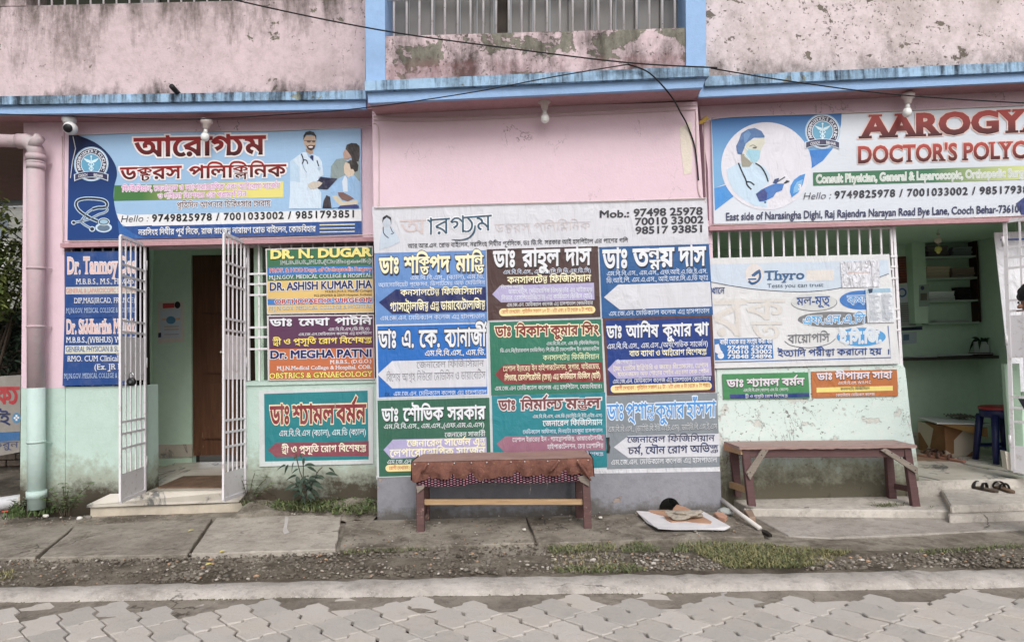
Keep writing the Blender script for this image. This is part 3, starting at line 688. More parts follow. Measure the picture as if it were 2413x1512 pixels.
def emblem(S, cx, cy, R, lay, fr):
    k = R/135.
    S.ell(cx, cy, 150*k, 150*k, rgb(160, 196, 226), lay, 'emblem_glow', fr=fr)
    S.ell(cx, cy, 140*k, 140*k, rgb(226, 232, 240), lay+.5, 'emblem_rim', fr=fr); S.ell(cx, cy, 134*k, 134*k, rgb(38, 36, 74), lay+1, 'emblem_ring', fr=fr)
    S.ell(cx, cy, 92*k, 92*k, rgb(222, 230, 240), lay+1.5, 'emblem_rim', fr=fr); S.ell(cx, cy, 86*k, 86*k, rgb(84, 160, 196), lay+2, 'emblem_disc', fr=fr)
    S.arc_text("AAROGYAM DOCTOR'S POLYCLINIC", cx, cy, 99*k, R_(-205), R_(25), 26*k, rgb(226, 230, 240), lay+2.5, fr)
    wc = rgb(206, 230, 240)
    S.line([(cx, cy-62*k), (cx, cy+80*k)], 8*k, wc, lay+2.6, 'emblem_staff', fr, sm=False); S.ell(cx, cy-66*k, 8*k, 8*k, wc, lay+2.6, 'emblem_staff', fr=fr)
    for sx in (-1, 1):
        S.poly([(cx+sx*6*k, cy-30*k), (cx+sx*66*k, cy-52*k), (cx+sx*58*k, cy-38*k), (cx+sx*46*k, cy-26*k), (cx+sx*36*k, cy-16*k), (cx+sx*6*k, cy-10*k)][::sx], wc, lay+2.7, 'emblem_wing', fr)
        S.line([(cx+sx*4*k, cy-14*k), (cx+sx*24*k, cy+4*k), (cx-sx*4*k, cy+24*k), (cx-sx*18*k, cy+40*k), (cx+sx*2*k, cy+58*k), (cx+sx*8*k, cy+70*k)], 7*k, wc, lay+2.8+sx*.05, 'emblem_snake', fr)
    rib = []; A = np.linspace(-1, 1, 15)
    top = [(cx+a*140*k, cy+(66+26*a*a)*k) for a in A]; bot = [(cx+a*140*k, cy+(110+30*a*a)*k) for a in A[::-1]]
    S.poly([(cx-150*k, cy+88*k)]+[(x, y-5*k) for x, y in top]+[(cx+150*k, cy+88*k), (cx+146*k, cy+152*k)]+[(x, y+6*k) for x, y in bot]+[(cx-146*k, cy+152*k)], rgb(206, 220, 236), lay+3, 'emblem_ribbon_rim', fr)
    S.poly(top+bot, rgb(44, 42, 84), lay+3.4, 'emblem_ribbon', fr)
    S.text('COOCH', cx-108*k, cx-28*k, cy+120*k, cy+106*k, 24*k, WH, lay+4, fr=fr, bold=.02); S.text('BEHAR', cx+26*k, cx+108*k, cy+106*k, cy+120*k, 24*k, WH, lay+4, fr=fr, bold=.02)

# ---------------------------------------------------------------- left main signboard
YS = YL-.035
S = Sign('signboard', 'long blue signboard in Bengali with a stethoscope, above the left gated door', YS, 'FL', [(46, 72), (2336, 22), (2345, 850), (34, 896)], vinyl('signboard_sky_blue', rgb(148, 186, 222), .001), .03, 'signboard')
lb0 = P(0, 0, YS)
deep = vgrad('print_deep_blue', rgb(14, 62, 128), rgb(10, 22, 62), S.pt(0, 600, 0).z, S.pt(0, 80, 0).z)
crv = smooth([(112, 72), (250, 130), (350, 212), (412, 310), (424, 390), (404, 470), (398, 560), (410, 650), (432, 725), (472, 790)], 4)
S.poly([(46, 73)]+[tuple(p) for p in crv]+[(700, 780), (640, 880), (36, 895)], deep, 1.2, 'printed_field')
S.poly([(500, 700), (2341, 655), (2343, 748), (500, 790), (455, 770), (432, 725), (424, 688)], rgb(226, 226, 230), 1.0, 'printed_band')
S.poly([(445, 790), (2343, 746), (2345, 849), (445, 888)], rgb(18, 74, 146), 1.4, 'printed_band')
S.poly([(430, 740), (472, 790), (560, 850), (650, 882), (500, 888), (440, 840)], rgb(30, 96, 170), 1.6, 'printed_swirl')
gg = vgrad('print_green_to_yellow', rgb(64, 120, 60), rgb(226, 214, 110), S.pt(620, 500, 0).x, S.pt(1500, 500, 0).x, 'X')
S.poly([(404, 468), (1730, 434), (1730, 560), (399, 590)], gg, 1.1, 'printed_band')
dr_ = vgrad('print_dark_red', rgb(52, 8, 14), rgb(150, 20, 22), S.pt(1000, 240, 0).z, S.pt(1000, 100, 0).z)
dr2 = vgrad('print_dark_red_low', rgb(52, 8, 14), rgb(150, 20, 22), S.pt(1000, 415, 0).z, S.pt(1000, 315, 0).z)
S.text('আরোগ্যম', 566, 1586, 243, 222, 140, dr_, 4, halo=rgb(236, 226, 226), hw=.055, bold=.03)
S.text('ডক্টরস', 455, 930, 424, 410, 92, dr2, 4, halo=rgb(236, 226, 226), hw=.075, bold=.022); S.text('পলিক্লিনিক', 990, 1750, 412, 396, 90, dr2, 4, halo=rgb(236, 226, 226), hw=.075, bold=.022)
pk = rgb(206, 130, 186)
S.text('ফিজিসিয়ান, জেনারেল ও ল্যাপরোস্কোপিক এবং অস্থিরোগ সার্জেন', 465, 1706, 517, 490, 40, pk, 4, halo=rgb(236, 226, 236), hw=.08, bold=.004)
S.text('ও গাইনো বিশেষজ্ঞ এর পরামর্শ নিন', 745, 1442, 572, 555, 38, pk, 4, halo=rgb(236, 226, 236), hw=.08, bold=.004)
S.text('প্রতিদিন আপনার চিকিৎসার সেবায়', 893, 1632, 645, 630, 42, rgb(92, 40, 40), 4, halo=rgb(226, 232, 240), hw=.07, bold=.006)
S.text('Hello :', 450, 672, 757, 751, 52, rgb(46, 46, 60), 4, italic=.22, bold=-.008)
S.text('9749825978 / 7001033002 / 9851793851', 700, 2306, 752, 717, 54, BLK, 4, bold=.026, track=.07)
S.text('নরসিংহ দিঘীর পূর্ব দিকে, রাজ রাজেন্দ্র নারায়ণ রোড বাইলেন, কোচবিহার', 594, 1985, 858, 830, 42, WH, 4, bold=.018, shadow=rgb(8, 20, 60))
for y in (778, 806, 834): S.line([(2014, y), (2290, y-6)], 7, rgb(232, 230, 190), 4, sm=False)
emblem(S, 222, 300, 122, 3, 'FL')
steth = [(470, 1100), (380, 1062), (290, 1010), (215, 950), (178, 880), (200, 822), (290, 795), (420, 795), (540, 812), (592, 850), (590, 900), (540, 915), (470, 918), (400, 938)]
for w_, c_, l_ in ((50, rgb(178, 206, 232), 3), (26, rgb(24, 26, 40), 3.6)): S.line(steth, w_, c_, l_, 'printed_stethoscope', 'FE')
for pp in ([(580, 905), (600, 950), (560, 985), (480, 1012), (380, 1062), (270, 1095), (150, 1118)], [(400, 938), (330, 985), (280, 1050), (250, 1110), (330, 1170), (400, 1205)]):
    for w_, c_, l_ in ((34, rgb(178, 206, 232), 3.2), (16, rgb(120, 130, 146), 3.8)): S.line(pp, w_, c_, l_, 'printed_stethoscope', 'FE')
for cx, cy, r in ((145, 1118, 34), (395, 1205, 42)): S.ell(cx, cy, r, r*.9, rgb(196, 216, 236), 3.3, 'printed_stethoscope', fr='FE'); S.ell(cx, cy, r*.62, r*.6, rgb(40, 44, 60), 3.9, 'printed_stethoscope', fr='FE')
for cx, cy, rx, ry, c_, l_ in ((550, 1185, 112, 66, rgb(190, 214, 234), 3.4), (550, 1190, 84, 44, rgb(90, 116, 140), 4.0), (552, 1107, 80, 52, rgb(200, 222, 236), 4.2), (552, 1107, 70, 42, rgb(20, 24, 36), 4.4), (552, 1107, 56, 31, rgb(150, 190, 214), 4.6)): S.ell(cx, cy, rx, ry, c_, l_, 'printed_stethoscope', fr='FE')
# printed figures at the right end of the board
f = 'FP'
S.poly([(60, 560), (180, 470), (270, 400), (340, 400), (450, 430), (560, 480), (610, 560), (640, 800), (560, 830), (540, 1000), (600, 1100), (600, 1368), (40, 1370), (60, 1100)], rgb(200, 218, 236), 3, 'printed_doctor_coat', f)
S.poly([(60, 560), (100, 520), (220, 660), (240, 920), (130, 900), (60, 900)], rgb(178, 206, 230), 3.2, 'printed_coat_sleeve', f)
S.poly([(330, 340), (345, 400), (410, 440), (455, 420), (460, 340)], rgb(164, 136, 112), 3.4, 'printed_neck', f)
S.poly([(335, 385), (380, 480), (460, 560), (470, 440), (410, 440)], rgb(150, 182, 214), 3.5, 'printed_shirt', f); S.poly([(400, 485), (430, 448), (466, 460), (464, 556)], rgb(22, 36, 92), 3.6, 'printed_tie', f)
S.poly([(290, 150), (310, 110), (500, 120), (515, 200), (500, 290), (470, 350), (420, 385), (370, 360), (330, 300), (300, 250)], rgb(190, 160, 138), 3.6, 'printed_face', f)
S.poly([(290, 190), (292, 110), (330, 50), (400, 28), (470, 50), (512, 110), (512, 190), (490, 120), (420, 95), (340, 100), (310, 150)], rgb(26, 22, 24), 3.8, 'printed_hair', f)
S.poly([(335, 270), (360, 290), (410, 270), (470, 280), (498, 270), (480, 340), (425, 376), (370, 352)], rgb(58, 40, 36), 3.8, 'printed_beard', f); S.ell(418, 306, 40, 16, rgb(226, 214, 208), 4, 'printed_smile', fr=f)
S.line([(300, 196), (505, 200)], 9, rgb(46, 36, 34), 4, 'printed_glasses', f, sm=False); S.ell(385, 212, 34, 20, rgb(92, 68, 56), 3.9, 'printed_eye', fr=f); S.ell(470, 212, 28, 20, rgb(92, 68, 56), 3.9, 'printed_eye', fr=f)
for pp in ([(255, 425), (290, 530), (270, 600)], [(290, 530), (345, 540), (365, 600)], [(525, 540), (555, 640)]): S.line(pp, 20, rgb(20, 34, 62), 3.9, 'printed_stethoscope', f)
S.line([(275, 600), (310, 690), (350, 750)], 9, rgb(120, 140, 170), 3.9, 'printed_stethoscope', f); S.ell(562, 680, 30, 34, rgb(170, 196, 216), 3.9, 'printed_stethoscope', fr=f)
S.poly([(770, 640), (860, 520), (980, 500), (1060, 560), (1270, 540), (1275, 900), (860, 850), (760, 830)], rgb(132, 150, 150), 3.2, 'printed_jumper', f)
S.poly([(975, 420), (1000, 370), (1020, 330), (1130, 330), (1140, 470), (1060, 520), (990, 510)], rgb(176, 140, 124), 3.4, 'printed_face', f)
S.poly([(1020, 340), (1040, 270), (1120, 238), (1210, 244), (1262, 290), (1266, 470), (1245, 560), (1130, 560), (1120, 470), (1070, 400)], rgb(34, 22, 24), 3.6, 'printed_hair', f)
S.poly([(520, 910), (590, 824), (880, 856), (705, 1040), (540, 1030)], rgb(24, 26, 60), 4.2, 'printed_folder', f)
S.poly([(375, 950), (440, 910), (560, 900), (625, 930), (580, 980), (510, 1030), (420, 1035), (378, 1000)], rgb(196, 186, 172), 4.4, 'printed_hand', f)
S.poly([(620, 1368), (640, 1240), (690, 1140), (820, 1200), (830, 1368)], rgb(30, 24, 40), 3.3, 'printed_trousers', f)
S.poly([(780, 980), (880, 860), (1020, 790), (1160, 780), (1280, 930), (1285, 1270), (1180, 1300), (780, 1366), (750, 1140)], rgb(140, 182, 224), 4.5, 'printed_boy_shirt', f)
S.poly([(1010, 800), (1050, 850), (1060, 1080), (980, 1080), (960, 900)], rgb(206, 218, 232), 4.6, 'printed_vest', f)
S.poly([(990, 650), (1010, 580), (1080, 560), (1180, 620), (1190, 720), (1150, 800), (1060, 830), (1000, 760)], rgb(212, 190, 168), 4.6, 'printed_face', f); S.poly([(1040, 570), (1100, 530), (1200, 540), (1245, 620), (1230, 720), (1180, 740), (1150, 690), (1110, 690), (1090, 600)], rgb(36, 26, 26), 4.8, 'printed_hair', f)
S.poly([(790, 1160), (870, 1140), (980, 1260), (1130, 1240), (1220, 1220), (1240, 1290), (1010, 1350), (900, 1300)], rgb(206, 194, 168), 4.9, 'printed_arm', f)
S.poly([(890, 1090), (980, 1090), (1110, 1160), (1170, 1200), (1060, 1250), (960, 1220), (900, 1150)], rgb(120, 82, 74), 5, 'printed_hand', f)
S.poly([(880, 1368), (930, 1320), (1180, 1300), (1250, 1320), (1250, 1366)], rgb(38, 50, 124), 5, 'printed_trousers', f)
S.done()

# ---------------------------------------------------------------- right main signboard
YS = YR-.035
S = Sign('signboard', 'long white and blue signboard in English with a masked nurse, above the right window', YS, 'FR', [(14, 100), (2860, -14), (2880, 836), (34, 914)], vinyl('signboard_white', rgb(206, 212, 222), .001), .03, 'signboard')
bl = vgrad('print_sky_blue', rgb(110, 168, 214), rgb(48, 110, 178), S.pt(300, 420, 0).z, S.pt(300, 90, 0).z)
S.poly([(16, 101), (1014, 62), (1010, 150), (985, 260), (940, 345), (870, 430), (776, 492), (700, 430), (400, 500), (36, 640)], bl, 1, 'printed_field')
S.poly([(36, 640), (180, 600), (300, 620), (180, 706), (42, 812)], rgb(36, 138, 214), 1.2, 'printed_field')
S.poly([(770, 350), (945, 335), (870, 430), (776, 492)], rgb(24, 120, 204), 1.2, 'printed_field')
S.ell(437, 470, 347, 336, rgb(216, 214, 224), 2, 'printed_roundel', n=64)
f = 'FN'
S.poly([(85, 780), (180, 730), (260, 690), (480, 690), (600, 740), (680, 860), (660, 960), (560, 1040), (640, 1200), (640, 1290), (470, 1270), (330, 1190), (190, 1080), (120, 940)], rgb(188, 212, 232), 3, 'printed_gown', f)
S.poly([(280, 560), (290, 690), (300, 745), (400, 745), (440, 690), (420, 600)], rgb(150, 146, 130), 3.2, 'printed_neck', f)
S.poly([(330, 400), (600, 350), (608, 420), (560, 500), (540, 600), (430, 690), (330, 600)], rgb(206, 204, 188), 3.4, 'printed_face', f)
S.poly([(372, 500), (545, 520), (540, 620), (490, 690), (430, 680), (345, 600)], rgb(150, 200, 220), 3.8, 'printed_mask', f)
S.poly([(225, 520), (220, 460), (250, 400), (290, 290), (380, 235), (470, 218), (560, 260), (605, 330), (600, 350), (460, 350), (350, 430), (295, 580), (240, 570)], rgb(62, 108, 164), 3.8, 'printed_cap', f)
S.poly([(320, 300), (380, 245), (420, 300), (350, 420), (325, 420)], rgb(88, 134, 186), 4, 'printed_cap_fold', f)
S.line([(400, 470), (450, 450), (500, 480)], 10, rgb(130, 124, 110), 4, 'printed_brow', f); S.ell(470, 486, 28, 12, rgb(90, 88, 90), 4, 'printed_eye', fr=f)
S.line([(335, 470), (380, 520)], 8, rgb(226, 236, 240), 4.2, 'printed_strap', f, sm=False); S.line([(330, 560), (400, 650)], 8, rgb(226, 236, 240), 4.2, 'printed_strap', f, sm=False)
for pp in ([(250, 690), (290, 790), (350, 920), (370, 990), (425, 1050)], [(350, 945), (410, 950), (465, 990)], [(480, 695), (560, 750), (620, 850), (652, 945)]): S.line(pp, 20, rgb(22, 36, 48), 4.2, 'printed_stethoscope', f)
S.poly([(485, 1110), (560, 1050), (700, 985), (770, 970), (870, 970), (840, 1060), (760, 1090), (720, 1150), (600, 1210), (530, 1212)], rgb(36, 112, 190), 4.4, 'printed_glove', f); S.poly([(485, 1110), (600, 1040), (640, 1100), (630, 1190), (540, 1214)], rgb(36, 58, 132), 4.6, 'printed_glove_cuff', f)
S.poly([(715, 960), (740, 910), (800, 893), (790, 940), (760, 975)], rgb(30, 60, 120), 4.6, 'printed_glove', f); S.line([(770, 950), (880, 880)], 16, rgb(70, 80, 90), 4.8, 'printed_pen', f, sm=False); S.poly([(860, 965), (900, 925), (948, 935), (930, 950), (880, 970)], rgb(28, 34, 60), 4.8, 'printed_phone', f)
S.ell(612, 1222, 14, 14, rgb(60, 76, 110), 4.6, 'printed_button', fr=f)
S.poly([(1155, 836), (1080, 860), (1000, 920), (955, 1000), (945, 1080), (970, 1158), (1060, 1090), (1120, 980)], rgb(40, 134, 210), 4, 'printed_badge', f); S.poly([(1120, 910), (1040, 950), (1000, 1020), (990, 1100), (1060, 1080), (1105, 990)], rgb(116, 178, 224), 4.2, 'printed_badge', f)
S.text('3', 1050, 1100, 1058, 1050, 70, WH, 5, fr=f, bold=.03)
emblem(S, 868, 205, 122, 3.5, 'FR')
dg = vgrad('print_brick_red', rgb(66, 26, 30), rgb(176, 66, 60), S.pt(1300, 250, 0).z, S.pt(1300, 80, 0).z); dg2 = vgrad('print_brick_red_low', rgb(70, 26, 30), rgb(184, 70, 62), S.pt(1300, 445, 0).z, S.pt(1300, 310, 0).z)
S.text('AAROGYAM', 1172, 2845, 250, 187, 158, dg, 5, halo=rgb(232, 196, 186), hw=.03, bold=.045, serif=True)
S.text("DOCTOR'S POLYCLINIC", 1130, 2815, 449, 396, 125, dg2, 5, halo=rgb(232, 196, 186), hw=.035, bold=.03, serif=True)
gr = vgrad('print_green_fade', rgb(60, 116, 84), rgb(214, 220, 140), S.pt(1700, 560, 0).x, S.pt(2500, 560, 0).x, 'X')
S.poly([(795, 520), (2850, 452), (2850, 562), (797, 620)], gr, 3, 'printed_band')
S.text('Consult Physician, General & Laparoscopic, Orthopedic Surgeon', 815, 2500, 600, 548, 60, rgb(196, 206, 196), 5, halo=rgb(226, 228, 228), hw=.05, bold=.01)
S.text('Hello :', 712, 930, 727, 720, 52, rgb(60, 60, 76), 5, italic=.22, bold=-.008)
S.text('9749825978 / 7001033002 / 9851793851', 958, 2545, 718, 672, 54, rgb(40, 42, 56), 5, bold=.026, track=.07)
S.text('East side of Narasingha Dighi, Raj Rajendra Narayan Road Bye Lane, Cooch Behar-736101', 122, 2404, 887, 824, 56, rgb(44, 50, 92), 5, bold=.02)
S.poly([(2352, 756), (2440, 690), (2860, 640), (2876, 834), (2395, 846)], rgb(44, 58, 120), 3.2, 'printed_corner')
S.done()

# ---------------------------------------------------------------- white banner on the middle bay and the nine name panels
YB = -.014
S = Sign('banner', 'wide pale grey flex banner with phone numbers on the pink middle wall', YB, 'FA', [(12, 76), (2322, 14), (2337, 336), (26, 396)], vinyl('banner_grey', rgb(206, 206, 214), .004), .004, 'banner')
S.words([('Mob.:', 1578, 1788)], 152, 147, 48, rgb(36, 36, 48), bold=.03); S.text('97498 25978', 1815, 2293, 143, 130, 50, rgb(36, 36, 48), 3, bold=.028)
S.text('70010 33002', 1825, 2300, 203, 188, 48, rgb(36, 36, 48), 3, bold=.028); S.text('98517 93851', 1828, 2305, 264, 250, 48, rgb(36, 36, 48), 3, bold=.028)
S.text('অ', 205, 385, 270, 262, 100, rgb(206, 190, 190), 3, bold=.0); S.text('ারগ্যম', 395, 836, 272, 240, 108, rgb(38, 78, 104), 3, bold=.0, halo=rgb(226, 228, 232), hw=.04)
S.line([(560, 302), (620, 306), (680, 290), (715, 250), (722, 205)], [4, 10, 12, 14, 8], rgb(38, 78, 104), 3)
S.text('ডক্টরস পলিক্লিনিক', 858, 1520, 252, 232, 56, rgb(202, 192, 194), 3, bold=-.006)
S.text('আর.আর.এন. রোড বাইলেন, নরসিংহ দিঘীর পূর্বদিকে, ডঃ ডি.বি. সরকার আই হসপিটাল এর পাশের গলি', 258, 1778, 362, 322, 28, rgb(52, 52, 62), 3, bold=.008)
S.poly([(60, 330), (75, 250), (100, 215), (150, 215), (190, 280), (205, 320), (140, 350), (60, 374)], rgb(186, 200, 216), 2, 'printed_figure'); S.ell(113, 180, 30, 38, rgb(186, 196, 210), 2.5, 'printed_face'); S.poly([(82, 190), (84, 150), (112, 132), (142, 150), (145, 200), (136, 165), (112, 150), (92, 165)], rgb(26, 28, 40), 3, 'printed_hair')
S.line([(88, 215), (92, 260), (125, 292)], 6, rgb(60, 66, 84), 3); S.line([(138, 215), (150, 245), (160, 258), (140, 265)], 5, rgb(60, 66, 84), 3); S.done()
def panel(name, label, fr, cs, c, items, border=None, bw=12, wr=.0035):
    """one printed flex sheet of the middle wall; cs = corners TL, TR, BR, BL"""
    S = Sign(name, label, YB, fr, cs, vinyl('flex_'+name, border or c, wr), .004, 'poster')
    if border is not None:
        (a, b), (c1, d), (e, f2), (g, h) = cs; S.poly([(a+bw, b+bw), (c1-bw, d+bw), (e-bw, f2-bw), (g+bw, h-bw)], vinyl('flex_print', c, wr), 1, 'printed_field')
    for it in items:
        k = it[0]
        if k == 'w': S.words(it[1], *it[2:6], **(it[6] if len(it) > 6 else {}))
        elif k == 't': S.text(*it[1:8], **(it[8] if len(it) > 8 else {}))
        elif k == 'p': S.poly(it[1], it[2], 2, 'printed_arrow')
        elif k == 'pill': S.pill(*it[1:7], lay=2)
    return S.done()
MJN = 'এম.জে.এন. মেডিক্যাল কলেজ এন্ড হাসপাতাল'; LAV = rgb(172, 164, 206); LG = rgb(206, 206, 214); PW = rgb(206, 218, 240); TIME = 'রোগী দেখবেন : প্রতিদিন সকাল %s টা - ২টা এবং ৪ টা থেকে ৬ টা পর্যন্ত'
B = 772   # rows below the first are read in frame FB; FB y + 772 = FA y
panel('poster', 'periwinkle blue name poster with navy arrow, top left of the nine', 'FA', [(30, 397), (797, 376), (806, 876), (38, 884)], rgb(92, 138, 200), [
    ('w', [('ডাঃ', 62, 200), ('শক্তিপদ', 235, 547), ('মান্ডি', 588, 778)], 537, 516, 104, CRM, dict(halo=rgb(40, 50, 90), hw=.03, bold=.03, shadow=rgb(30, 36, 66))),
    ('t', 'এম.বি.বি.এস., (ক্যাল), এম.ডি.', 275, 786, 581, 571, 27, PW), ('t', 'অ্যাসোসিয়েট প্রফেসর, ডিপার্টমেন্ট অফ মেডিসিন', 55, 790, 630, 611, 26, PW),
    ('p', [(58, 735), (175, 646), (796, 628), (803, 800), (150, 816)], rgb(20, 34, 96)),
    ('t', 'কনসালটেন্ট ফিজিসিয়ান', 207, 770, 690, 677, 40, CRM), ('t', 'গ্যাসট্রোলজিস্ট এন্ড ডায়াবেটোলজিস্ট', 135, 792, 797, 779, 56, CRM, dict(bold=.018)),
    ('t', MJN, 68, 790, 88+B, 72+B, 28, PW)])
panel('poster', 'dark brown name poster with lavender arrow, top middle of the nine', 'FA', [(803, 370), (1570, 347), (1588, 836), (812, 858)], rgb(76, 52, 50), [
    ('w', [('ডাঃ', 850, 1003), ('রাহুল', 1050, 1305), ('দাস', 1345, 1520)], 494, 474, 108, WH, dict(bold=.03, shadow=rgb(24, 14, 14))),
    ('t', 'এম.বি.বি.এস., এম.ডি.(সি.সি.ডি.এম.ডি.সি)', 915, 1522, 542, 530, 27, PW), ('t', 'কনসালটেন্ট ফিজিসিয়ান', 945, 1522, 606, 590, 44, CRM, dict(bold=.02)),
    ('p', [(840, 680), (895, 620), (1543, 600), (1547, 717), (902, 736)], LAV), ('t', 'বিশেষ আগ্রহ :', 900, 1070, 640, 635, 20, WH),
    ('t', 'ডায়াবেটিস, মেটাবোলিক ডিসঅর্ডার এন্ড থাইরয়েড', 952, 1532, 676, 660, 28, WH, dict(shadow=rgb(110, 100, 150))), ('t', 'লিভার, রেসপিরেটরি(চেস্ট) এন্ড কার্ডিয়াস ডিজিস (হার্ট)', 903, 1530, 722, 705, 30, WH, dict(shadow=rgb(110, 100, 150))),
    ('t', MJN+' কোচবিহার', 940, 1535, 766, 750, 23, WH), ('pill', 888, 1553, 778, 760, 52, rgb(240, 218, 150)), ('t', TIME % '১০', 905, 1532, 813, 794, 22, rgb(196, 96, 60), dict(bold=.006))])
panel('poster', 'dark blue name poster with an empty white arrow, top right of the nine', 'FA', [(1580, 354), (2337, 332), (2366, 822), (1600, 845)], rgb(18, 86, 146), [
    ('w', [('ডাঃ', 1605, 1778), ('তন্ময়', 1815, 2092), ('দাস', 2130, 2312)], 502, 478, 124, WH, dict(bold=.03, shadow=rgb(8, 24, 60))),
    ('t', 'এম.বি.বি.এস., এম.এস., এফ.আই.এ.জি.ই.এস.', 1630, 2326, 553, 535, 29, PW), ('t', 'ডি.আই.পি. এম.এ.এস., আই.আর.সি.এ.ডি ফ্রান্স', 1628, 2330, 602, 580, 31, PW),
    ('p', [(1612, 700), (1710, 613), (2345, 592), (2356, 764), (1722, 786)], LG), ('t', MJN, 1645, 2340, 58+B, 37+B, 30, PW)])
panel('poster', 'bright blue name poster with grey lettered white arrow, middle row left', 'FB', [(38, 118), (806, 100), (816, 604), (48, 628)], rgb(8, 104, 190), [
    ('w', [('ডাঃ', 55, 182), ('এ.', 215, 302), ('কে.', 338, 482), ('ব্যানার্জী', 513, 796)], 277, 262, 112, WH, dict(bold=.026, halo=BLK, hw=.04)),
    ('t', 'এম.বি.বি.এস., এম.ডি.', 375, 795, 333, 325, 36, WH, dict(shadow=rgb(6, 30, 90))), ('p', [(48, 460), (150, 368), (802, 350), (803, 545), (150, 556)], LG),
    ('t', 'জেনারেল ফিজিসিয়ান', 318, 783, 418, 405, 43, rgb(120, 120, 130), dict(bold=-.006)), ('t', 'বিশেষ আগ্রহ নিউরো মেডিসিন ও ডায়াবেটিস', 110, 794, 509, 491, 52, rgb(120, 120, 130), dict(bold=-.006)),
    ('t', 'EX -', 98, 152, 609, 607, 22, rgb(30, 40, 80), dict(bold=0.)), ('t', MJN, 160, 802, 608, 595, 28, PW)], border=rgb(214, 216, 222), bw=9)
panel('poster', 'green name poster with dark red arrow, centre of the nine', 'FB', [(822, 100), (1592, 78), (1614, 582), (834, 604)], rgb(36, 116, 92), [
    ('w', [('ডাঃ', 862, 974), ('বিকাশ', 1002, 1228), ('কুমার', 1245, 1432), ('সিং', 1458, 1577)], 198, 184, 64, rgb(128, 44, 40), dict(halo=rgb(240, 226, 190), hw=.07, bold=.03)),
    ('t', 'এম.বি.বি.এস, এম.ডি (ফিজিসিয়ান)', 1215, 1578, 259, 252, 21, WH), ('t', 'ডি.এন.বি(ইন্টারনাল মেডিসিন) পি.জি.টি ফেলোসিপ ইন ডায়াবেটিস', 895, 1579, 309, 294, 22, WH), ('t', 'কনসালটেন্ট ফিজিসিয়ান', 1190, 1579, 363, 354, 34, rgb(226, 236, 190)),
    ('p', [(858, 460), (920, 396), (1600, 375), (1606, 508), (926, 526)], rgb(130, 44, 46)), ('t', 'স্পেশাল ইন্টারেস্ট ইন হাইপারটেনশন, সুগার, থাইরয়েড,', 915, 1585, 438, 420, 33, CRM), ('t', 'লিভার, রেসপিরেটরি (চেস্ট) এন্ড কার্ডিয়াস ডিজিস (হার্ট)', 925, 1588, 502, 485, 35, CRM),
    ('t', 'এম.জে.এন মেডিক্যাল কলেজ এন্ড হসপিটাল, কোচবিহার।', 858, 1600, 571, 555, 27, WH)])
panel('poster', 'navy blue name poster with pale yellow strip, middle row right', 'FB', [(1604, 72), (2360, 52), (2382, 582), (1634, 606)], rgb(14, 54, 132), [
    ('w', [('ডাঃ', 1630, 1737), ('আশিষ', 1765, 1987), ('কুমার', 2018, 2214), ('ঝা', 2238, 2332)], 210, 190, 80, WH, dict(bold=.028, shadow=rgb(6, 10, 50))),
    ('t', 'এম.বি.বি.এস., এম.এস.,(অর্থপেডিক সার্জেন)', 1632, 2330, 286, 265, 34, WH), ('t', 'বাত ব্যাথা ও অস্থিরোগ বিশেষজ্ঞ', 1787, 2320, 336, 321, 36, CRM),
    ('p', [(1637, 425), (1695, 361), (2348, 338), (2356, 468), (1702, 491)], LAV), ('t', 'বিশেষজ্ঞ :', 1697, 1825, 388, 384, 22, WH), ('t', 'ট্রমা, স্পোর্টস ইঞ্জিউরি ও জয়েন্ট রিপ্লেসমেন্ট, স্পেশাল', 1675, 2332, 436, 410, 28, rgb(236, 228, 200)), ('t', 'ম্যানেজমেন্ট অফ শোল্ডার পেইন এন্ড লো বেক পেইন', 1705, 2335, 473, 450, 26, rgb(236, 228, 200)),
    ('t', MJN+' কোচবিহার', 1672, 2350, 523, 502, 27, WH), ('pill', 1658, 2357, 534, 512, 54, rgb(240, 218, 150)), ('t', TIME % '১১', 1688, 2345, 569, 545, 23, rgb(196, 96, 60), dict(bold=.006))], border=rgb(92, 56, 52), bw=18)
panel('poster', 'dark green name poster with lavender arrow, bottom row left behind the bench', 'FB', [(42, 634), (827, 614), (838, 1142), (54, 1172)], rgb(48, 100, 80), [
    ('w', [('ডাঃ', 80, 196), ('শৌভিক', 228, 503), ('সরকার', 533, 792)], 784, 765, 84, WH, dict(bold=.028, shadow=rgb(12, 34, 24))),
    ('t', 'এম.বি.বি.এস., এম.এস.,(এফ.এম.এ.এস)', 92, 788, 836, 822, 31, WH), ('t', 'জেনারেল সার্জারী', 513, 793, 892, 885, 31, WH),
    ('p', [(90, 980), (155, 909), (800, 893), (803, 1010), (145, 1042)], LAV), ('t', 'জেনারেল সার্জেন এন্ড', 252, 790, 957, 944, 44, CRM, dict(bold=.018)), ('t', 'লেপারোস্কোপিক সার্জেন', 135, 792, 1029, 1010, 50, CRM, dict(bold=.018)),
    ('t', MJN, 115, 800, 1078, 1060, 28, WH), ('pill', 103, 800, 1083, 1064, 48, rgb(240, 218, 150)), ('t', TIME % '১০', 130, 790, 1117, 1097, 21, rgb(196, 96, 60), dict(bold=.006))], border=rgb(196, 206, 206), bw=6)
